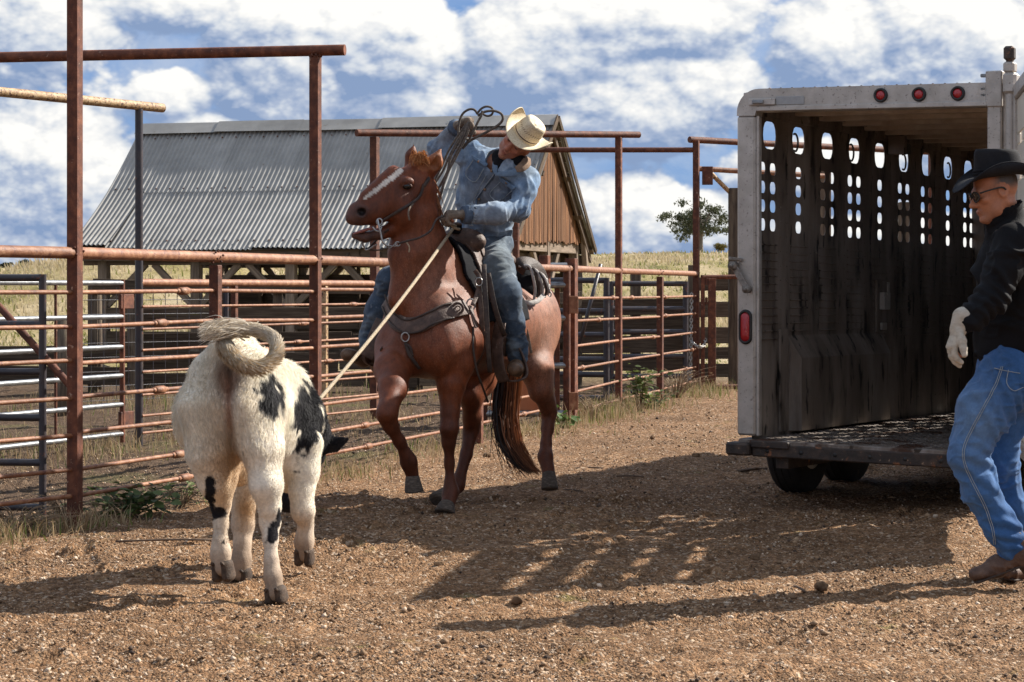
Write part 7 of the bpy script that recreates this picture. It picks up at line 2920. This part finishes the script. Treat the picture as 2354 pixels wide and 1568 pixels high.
rdir /= np.linalg.norm(rdir, axis=1, keepdims=True)
R0 = tp[si] + (tp[si + 1] - tp[si]) * cr.random((nT, 1)) + rdir * tr_[si][:, None] * .95
L_ = cr.uniform(.018, .042, nT)[:, None]
P1 = R0 + Tt[si] * L_ * .5 + rdir * L_ * .16
P2 = R0 + Tt[si] * L_ + rdir * L_ * .30 + np.array((0, 0, -.2)) * L_
col = lerp((.50, .41, .29), (.78, .71, .60), cr.random(nT))
low = (R0[:, 2] < 1.06) & (cr.random(nT) < .5)
col[low] *= np.array((.85, .72, .55))
strands('tail_fur', np.stack([R0, P1, P2], 1), cr.uniform(.0012, .0022, nT), col, M_CALFFUR, calf, normals=rdir)
# switch
cur, cc = [], []
for i in range(520):
    s0 = tp[-1 - cr.integers(0, 12)] + cr.normal(0, .014, 3)
    en = W(cr.uniform(452, 500), cr.normal(764, 11), 9.05 + cr.normal(0, .03))
    en[2] += max(0, (480 - (HX + en[0] / en[1] * FPX))) * .0006 * (1 if cr.random() < .5 else -1)
    tq = np.linspace(0, 1, 7)[:, None]
    cur.append(s0 * (1 - tq) + en * tq + cr.normal(0, .012, 3) * np.sin(tq * 3.14) + np.array((0, 0, .012)) * np.sin(tq * 3.14))
    cc.append(lerp((.42, .33, .22), (.80, .73, .62), cr.random(1))[0])
strands('tail_switch', cur, cr.uniform(.0014, .003, len(cur)), cc, M_CALFFUR, calf, kind=None)
# hooves: cloven, two toes and dew claws
M_CHOOF = surf('calf_hoof', [(.018, .011, .007), (.055, .032, .019), (.12, .075, .045)], 40, .8, bump=.4)


def cloven(top, bottom, fwd, r, back_tilt=0):
    top, bottom, fwd = np.asarray(top), np.asarray(bottom), nrm(fwd)
    ax = nrm(bottom - top)
    fwd = nrm(fwd - ax * (fwd @ ax))
    sd = np.cross(ax, fwd)
    L = np.linalg.norm(bottom - top)
    s3 = Solid(np.minimum(top, bottom) - r * 3.2, np.maximum(top, bottom) + r * 3.2, .0055)
    for d in (-1, 1):
        o = sd * r * .55 * d
        s3.econe(top + o * .85, bottom + o - ax * r * .42 + fwd * r * .25, (r * .56, r * .85), (r * .50, r * 1.02), sd, .008)
        s3.ell(top + o * .95 - fwd * r * 1.0 - ax * L * .05, (r * .20, r * .18, r * .20), None, .004)
    P, Q = s3.mesh()
    return add('hoof', mesh_from('hoof', P, Q, True), M_CHOOF, calf)


cloven(W(511, 1298, 9.25), W(512, 1336, 9.24), (.35, .85, 0), .045)
cloven(W(633, 1358, 9.04), W(634, 1387, 9.03), (.3, .9, 0), .045)
cloven(W(553, 1311, 9.69), W(552, 1336, 9.69), (.3, .9, 0), .045)
cloven(W(699, 1268, 9.92), W(698, 1300, 9.92), (.2, .9, .1), .044)
# ---------------------------------------------------------------- the man at the right edge
man = thing('person', 'man in black western hat, black jacket, sunglasses and blue jeans walking at the right edge', 'person', W(2300, 1335, 9.62) * (1, 1, 0))
mu, mf = nrm((-.24, 0, .97)), nrm((-.95, -.10, -.26))
mu = nrm(mu - mf * (mu @ mf))
ms = nrm(np.cross(mu, mf))
MH = W(2287, 441, 9.55)
SHN, SHF = W(2330, 560, 9.40), W(2325, 552, 9.80)        # near and far shoulder
ELN, WRN = W(2276, 690, 9.33), W(2205, 752, 9.28)
ELF, WRF = W(2390, 670, 9.92), W(2370, 790, 9.88)
HIPN, HIPF = W(2322, 858, 9.52), W(2325, 858, 9.74)
KN, AN = W(2215, 1045, 9.48), W(2318, 1255, 9.50)
KF, AF = W(2298, 1052, 9.75), W(2345, 1275, 9.84)
fwd_ax = np.array((-1.0, -.05, 0))
B = Solid((1.75, 9.0, -.05), (2.75, 10.15, 1.95), .0068)
face(B, MH, mf, mu, ms, 1.04)
B.cap(MH - mu * .06 - mf * .02, W(2330, 525, 9.6), .058, .07, .02)
B.echain([W(2332, 850, 9.63), W(2350, 700, 9.62), W(2342, 590, 9.6), W(2334, 545, 9.6)], [(.15, .10), (.15, .10), (.165, .095), (.10, .075)], (0, 1, 0), .04)
for a, b, c in ((SHN, ELN, WRN), (SHF, ELF, WRF)):
    B.chain([a, b, c], [.055, .044, .032], .02)
for a, b, c in ((HIPN, KN, AN), (HIPF, KF, AF)):
    B.chain([a, b, c], [.09, .06, .042], .03)
hand(B, WRN, nrm((-.36, -.10, -.90)), (.75, -.1, -.3), (-.1, 1, 0), .45, .92, .8)
hand(B, WRF, nrm((-.2, 0, -1)), (.8, 0, -.2), (.1, -1, 0), .45, .92, .8)
P, Q = B.mesh()
P = relax(P, Q, 1, .4)
me = mesh_from('body', P, Q, True)
MBP = P
Lc = np.stack([(P - MH) @ ms, (P - MH) @ mf, (P - MH) @ mu], 1) / 1.04
C = np.tile(np.array((.42, .17, .09)), (len(P), 1))
C = C * (1 + .12 * fbm(P, 30, 3, 4))[:, None]
jaw = np.clip(gauss(Lc, (0, .07, -.09), (.06, .06, .045)), 0, 1)[:, None]
C = C * (1 - .3 * jaw) + np.array((.2, .11, .08)) * .3 * jaw
hr_ = (sstep(-Lc[:, 1], -.035, .02) * sstep(Lc[:, 2], -.02, .03))[:, None] * (np.hypot(Lc[:, 1] + .010, Lc[:, 2] + .004) > .036)[:, None]
C = C * (1 - hr_) + np.array((.075, .06, .05)) * hr_
lips = np.clip(gauss(Lc, (0, .098, -.068), (.024, .016, .009)) * 1.2, 0, 1)[:, None]
C = C * (1 - .6 * lips) + np.array((.22, .07, .05)) * .6 * lips
set_marking(me, np.clip(C, 0, 1))
add('body', me, M_SKIN, man)
# jacket with turned-up collar
J = Solid((1.7, 9.0, .85), (2.85, 10.2, 1.75), .0075)
J.echain([W(2350, 830, 9.63), W(2352, 760, 9.63), W(2350, 690, 9.62), W(2342, 600, 9.61), W(2334, 556, 9.6)],
         [(.19, .165), (.195, .165), (.20, .16), (.215, .15), (.14, .11)], (0, 1, 0), .06)
J.chain([W(2332, 565, 9.5), SHN, W(2305, 620, 9.37), ELN, W(2238, 726, 9.30), W(2212, 748, 9.285)], [.10, .092, .086, .076, .064, .056], .04)
J.chain([W(2332, 560, 9.72), SHF, ELF, WRF], [.10, .09, .075, .058], .04)
J.econe(W(2322, 548, 9.60), W(2306, 489, 9.57), (.105, .115), (.094, .098), (0, 1, 0), .03)
J.econe(W(2306, 500, 9.57), W(2298, 452, 9.56), (.070, .074), (.086, .090), (0, 1, 0), .006, cut=True)
J.cap(W(2280, 610, 9.62), W(2285, 800, 9.6), .065, .08, .09)
J.below(W(0, 836, 9.63)[2])
P, Q = J.mesh()
P = relax(P, Q, 1, .5)
N = vnormals(P, Q)
P = wrinkles(P, N, .032, 4.5, (1.2, .8, .7), 71)
N = vnormals(P, Q)
P = wrinkles(P, N, .011, 12, (.7, .8, 1.4), 72)
for c, r_ in ((ELN, .13), (W(2225, 738, 9.29), .07)):
    P = P + N * (gauss(P, c, (r_, r_, r_)) * np.sin((P @ nrm((.6, .1, .8))) * 120 + fbm(P, 10, 2, 5) * 3) * .008)[:, None]
M_BLACKJKT = surf('black_softshell', [(.004, .004, .005), (.008, .008, .010)], 8, .75, bump=.2, bump_scale=220, spec=.15)
jk2 = add('jacket', mesh_from('jacket', P, Q, True), M_BLACKJKT, man)
JP2 = P
# jeans
Jn = Solid((1.65, 9.05, .05), (2.75, 10.15, 1.12), .0075)
Jn.ell(W(2332, 868, 9.63), (.155, .185, .15), None, .05)
Jn.cap(W(2335, 825, 9.63), W(2330, 865, 9.63), .165, .165, .05)
Jn.chain([HIPN, W(2262, 950, 9.49), KN + (.02, 0, 0), W(2252, 1120, 9.48), W(2300, 1210, 9.49), W(2322, 1250, 9.5)], [.128, .114, .088, .076, .070, .073], .05)
Jn.chain([HIPF, W(2306, 950, 9.75), KF, W(2325, 1170, 9.80), W(2345, 1255, 9.84)], [.128, .112, .084, .073, .070], .05)
P, Q = Jn.mesh()
P = relax(P, Q, 1, .5)
N = vnormals(P, Q)
P = wrinkles(P, N, .026, 5.0, (1.2, 1.0, .6), 81)
F1 = FOLD
N = vnormals(P, Q)
P = wrinkles(P, N, .011, 12, (.6, .8, 1.5), 82)
F1 = .5 * F1 + .7 * FOLD
for (c, r_, d_) in ((W(2258, 1075, 9.45), .12, (.5, 0, .85)), (W(2312, 1225, 9.45), .09, (.35, 0, .95)), (W(2320, 1230, 9.8), .1, (.3, 0, .95)), (W(2300, 930, 9.45), .13, (.9, 0, .45))):
    P = P + N * (gauss(P, c, (r_, r_, r_)) * np.sin((P @ nrm(d_)) * 105 + fbm(P, 9, 2, 5) * 3) * .009)[:, None]
JNP2 = P
me = mesh_from('jeans', P, Q, True)
C = np.tile(np.array((.020, .072, .20)), (len(P), 1))
fade = np.clip(.45 + .5 * fbm(P * (1, 1, .6), 4, 2, 91), 0, 1)[:, None]
C = C * (1 - .45 * fade) + np.array((.10, .22, .44)) * .45 * fade
th = np.clip(gauss(P, W(2240, 960, 9.35), (.12, .3, .22)), 0, 1)[:, None]
C = C * (1 - .45 * th) + np.array((.20, .31, .46)) * .45 * th
C = C * (1 - .34 * (np.clip(F1, 0, 1) ** 2))[:, None] + np.array((.20, .34, .55)) * .30 * (np.clip(F1, 0, 1) ** 2)[:, None]
C *= (1 + .12 * fbm(P, 40, 3, 79))[:, None]
set_marking(me, np.clip(C, 0, 1))
M_JEANS = col_mat('blue_denim', .85, .16, 90, .4, 420, spec=.15, sheen=.1, bdist=.003)
jn2 = add('jeans', me, M_JEANS, man)
for pts in ([(2301, 842), (2288, 880), (2262, 930), (2232, 985), (2216, 1020), (2212, 1046), (2218, 1075), (2234, 1110), (2262, 1165), (2280, 1220), (2284, 1252)],
            [(2305, 842), (2292, 882), (2266, 932), (2236, 987), (2220, 1022), (2216, 1048), (2222, 1073), (2238, 1108), (2266, 1163), (2284, 1218), (2288, 1252)]):
    seam(JNP2, pts, .0017, 'stitching', M_STITCH, jn2, .004)
seam(JNP2, [(2285, 846), (2310, 852), (2345, 858)], .0018, 'stitching', M_STITCH, jn2, .004)
seam(JNP2, [(2318, 850), (2314, 880), (2330, 898), (2352, 890)], .0017, 'stitching', M_STITCH, jn2, .004)
# boots
M_BOOT2 = surf('red_brown_boot', [(.040, .019, .011), (.095, .047, .028), (.17, .098, .062)], 18, .6, bump=.5, bump_scale=60)
M_SOLE = surf('boot_sole', [(.03, .018, .013), (.07, .045, .032)], 30, .8)
for pts, sl in ((WW((2326, 1235, 9.5), (2348, 1275, 9.5), (2292, 1302, 9.50), (2243, 1322, 9.48)), .012), (WW((2350, 1262, 9.84), (2368, 1308, 9.86), (2345, 1312, 9.78), (2318, 1316, 9.70)), .010)):
    s3 = Solid(np.min(pts, 0) - .14, np.max(pts, 0) + .14, .0062)
    s3.chain(pts, [.058, .046, .041, .029], .035)
    ax_ = nrm(pts[3] - pts[1])
    s3.ell(pts[3] - ax_ * .02, (.046, .041, .025), None, .02)
    P, Q = s3.mesh()
    P = relax(P, Q, 1, .5)
    N = vnormals(P, Q)
    P = wrinkles(P, N, .006, 16, (1.5, 1, .8), 8)
    bo = add('boot', mesh_from('boot', P, Q, True), M_BOOT2, man)
    dn = nrm(np.cross(ax_, (0, 1, 0)))
    dn = dn if dn[2] < 0 else -dn
    s3 = Solid(np.min(pts, 0) - .16, np.max(pts, 0) + .16, .0062)
    s3.econe(pts[1] + dn * .042, pts[3] + dn * .028 + ax_ * .01, (.040, .009), (.036, .008), (0, 1, 0), .005)
    s3.econe(pts[1] + dn * .044, pts[1] + dn * .080 - ax_ * .006, (.038, .034), (.034, .030), (0, 1, 0), .005)
    P, Q = s3.mesh()
    add('sole', mesh_from('sole', P, Q, True), M_SOLE, bo)
# knit gloves
M_KNIT = surf('cream_knit', [(.46, .40, .31), (.62, .55, .45), (.72, .66, .56)], 30, .95, bump=.9, bump_scale=230, spec=.1, stretch=(1, 1, 2.2))
for w_, d_, p_, s_, cu in ((WRN, nrm((-.36, -.10, -.90)), (.75, -.1, -.3), (-.1, 1, 0), .42), (WRF, nrm((-.2, 0, -1)), (.8, 0, -.2), (.1, -1, 0), .45)):
    s3 = Solid(w_ - .27, w_ + .27, .0048)
    s3.cap(w_ - nrm(d_) * .045, w_ + nrm(d_) * .01, .046, .038, .012)
    hand(s3, w_, d_, p_, s_, cu, 1.06, 1.22, thumb=(.8, -.45, .45))
    P, Q = s3.mesh()
    N = vnormals(P, Q)
    P = wrinkles(P, N, .003, 40, (1, 1, 1), 9)
    add('glove', mesh_from('glove', P, Q, True), M_KNIT, man)
# hat, sunglasses
M_FELT = surf('black_felt', [(.010, .010, .012), (.018, .018, .021)], 30, .85, bump=.2, bump_scale=200, spec=.2)
hu_, hf_ = nrm((-.10, -.03, .99)), None
hf_ = nrm(mf - hu_ * (mf @ hu_))
hf_ = nrm(np.array((-.97, -.10, -.12)))
hu_ = nrm(np.array((-.12, -.04, 1.0)) - hf_ * (np.array((-.12, -.04, 1.0)) @ hf_))
hs_ = nrm(np.cross(hu_, hf_))
HC2 = W(2296, 404, 9.55)
ho2, rg2 = hat('hat', HC2, hf_, hu_, hs_, M_FELT, man, .205, .17, (.108, .088), .120, .055, .050, taper=.86, pinch=.02, crease=.025)
hbm = MB()
for ro in (10, 11):
    hbm.tube(list(rg2[ro]) + [rg2[ro][0]], .0075, 6, cap=False)
hbm.build('hat_band', M_BLACKCLOTH, ho2)
M_SHADE, t, b = new_mat('dark_lens')
b.inputs['Base Color'].default_value = (.008, .007, .008, 1)
b.inputs['Roughness'].default_value = .08
b.inputs['Coat Weight'].default_value = .5
mq = lambda a, b_, c: MH + (ms * a + mf * b_ + mu * c) * 1.04
sg_ = thing('tmp', None, None)
bpy.data.objects.remove(sg_)
mb = MB()
for d in (-1, 1):
    mb.tube(spline([mq(.072 * d, .088, .012), mq(.080 * d, .05, .014), mq(.083 * d, -.005, .012), mq(.080 * d, -.022, -.002)], 4), .0042, 6)
    ring = [mq((.036 + .028 * math.cos(a)) * d, .103 - .012 * abs(math.cos(a)) * (1 if math.cos(a) > 0 else .3), .000 + .021 * math.sin(a)) for a in np.linspace(0, 6.283, 20)]
    mb.tube(ring, .0036, 6, cap=False)
mb.tube([mq(-.010, .106, .006), mq(.010, .106, .006)], .0036, 6)
gls = mb.build('sunglasses', M_BLACKRUB, man)
for d in (-1, 1):
    ring = [mq((.036 + .027 * math.cos(a)) * d, .1015 - .012 * abs(math.cos(a)) * (1 if math.cos(a) > 0 else .3), .000 + .020 * math.sin(a)) for a in np.linspace(0, 6.283, 20, endpoint=False)]
    V = ring + [mq(.036 * d, .104, 0)]
    add('lens', mesh_from('lens', V, [(i, (i + 1) % 20, 20) for i in range(20)], True), M_SHADE, gls)
# ---------------------------------------------------------------- weeds and small things
M_WEEDLEAF = leaf_mat('weed_leaf', .3)
M_STEM = surf('dry_stem', [(.16, .105, .065), (.30, .22, .14)], 20, .9, bump=.2)


def leafy(name, label, base, spread, height, nleaf, size, cols, nstem, seed, droop=.4, stem_mat=None, flat=.5):
    r = np.random.default_rng(seed)
    root = thing(name, label, 'weed', base, 'weeds along the fence')
    base = np.asarray(base, float)
    mb = MB()
    tips = []
    for i in range(nstem):
        a = r.uniform(0, 6.283)
        d = np.array((math.cos(a) * spread[0], math.sin(a) * spread[1], 0)) * r.uniform(.3, 1)
        h_ = height * r.uniform(.45, 1)
        pts = spline([base + d * .08 + (0, 0, -.01), base + d * .5 + (0, 0, h_ * .7), base + d + (0, 0, h_ * (1 - .3 * droop))], 5)
        mb.tube(pts, np.linspace(.0045, .0018, len(pts)), 5)
        tips += list(pts[2:])
    mb.build('stems', stem_mat or M_STEM, root)
    if nleaf:
        tips = np.array(tips)
        C = tips[r.integers(0, len(tips), nleaf)] + r.normal(0, size * .8, (nleaf, 3)) * (1, 1, .6)
        C[:, 2] = np.maximum(C[:, 2], .015)
        V, F, cl_ = [], [], []
        for i in range(nleaf):
            a = r.uniform(0, 6.283)
            L = size * r.uniform(.55, 1.3)
            ax = nrm((math.cos(a), math.sin(a), r.uniform(-droop, .5)))
            sd = nrm(np.cross(ax, (r.normal(0, .35), r.normal(0, .35), 1)))
            up = np.cross(sd, ax)
            b0 = len(V)
            for (u_, w_, z_) in ((0, 0, 0), (.35, .36, .05), (.35, -.36, .05), (.7, .30, .02), (.7, -.30, .02), (1, 0, -.12), (.35, 0, -.03), (.7, 0, -.06)):
                V.append(C[i] + ax * L * u_ + sd * L * w_ + up * L * z_)
            F += [(b0, b0 + 6, b0 + 1), (b0, b0 + 2, b0 + 6), (b0 + 1, b0 + 6, b0 + 7, b0 + 3), (b0 + 6, b0 + 2, b0 + 4, b0 + 7), (b0 + 3, b0 + 7, b0 + 5), (b0 + 7, b0 + 4, b0 + 5)]
            cl_ += [lerp(cols[0], cols[1], r.random(1))[0]] * 8
        me = mesh_from('leaves', V, F)
        set_marking(me, np.array(cl_))
        add('leaves', me, M_WEEDLEAF, root)
    return root


GRN = ((.035, .06, .018), (.13, .17, .055))
leafy('leafy_weed', 'spreading dull green weed with tangled stems at the foot of the fence behind the calf', G(300, 1185), (.36, .22), .17, 240, .062, GRN, 34, 3)
leafy('leafy_weed', 'low leafy weed at the right end of the tangled one, half behind the calf', G(415, 1160), (.22, .2), .14, 60, .05, GRN, 18, 4)
leafy('leafy_weed', 'small bright green plant by the orange panelled gate post', G(1296, 985), (.12, .10), .22, 60, .075, ((.05, .10, .02), (.16, .24, .07)), 9, 5, .8)
leafy('leafy_weed', 'tall green weed climbing the pipe fence right of the horse', G(1470, 945), (.24, .2), .52, 150, .07, ((.05, .075, .02), (.15, .18, .05)), 16, 6)
leafy('leafy_weed', 'bushy green weed low at the fence foot right of the horse', G(1500, 938), (.34, .2), .22, 130, .055, GRN, 18, 7)
DRY = ((.24, .16, .09), (.42, .32, .2))
leafy('dry_weed', 'brown dry brushwood at the fence foot just right of the small green plant', G(1365, 965), (.36, .3), .30, 90, .03, DRY, 46, 8)
leafy('dry_weed', 'pale dry brushwood below the chained post', G(1555, 912), (.55, .4), .42, 110, .035, DRY, 60, 9)
leafy('dry_weed', 'dry stalks at the foot of the tall rusty post at left', G(150, 1205), (.22, .14), .22, 60, .02, DRY, 34, 10)
leafy('dry_weed', 'thin dry grass stalks in the left corner of the fence', G(40, 1225), (.36, .18), .17, 70, .02, DRY, 40, 11)
# scrap of paper by the wheels
V = [G(1812, 1128), G(1842, 1131), G(1848, 1122), G(1818, 1120)]
V = [v + (0, 0, .014 + .02 * (i % 2)) for i, v in enumerate(V)] + [np.mean(V, 0) + (0, 0, .04)]
sp_ = add('paper_scrap', mesh_from('paper_scrap', V, [(0, 1, 4), (1, 2, 4), (2, 3, 4), (3, 0, 4)]), surf('scrap_paper', [(.5, .5, .5), (.65, .65, .66)], 20, .8, bump=.2))
tag(sp_, 'crumpled pale paper scrap on the ground before the trailer wheels', 'litter')
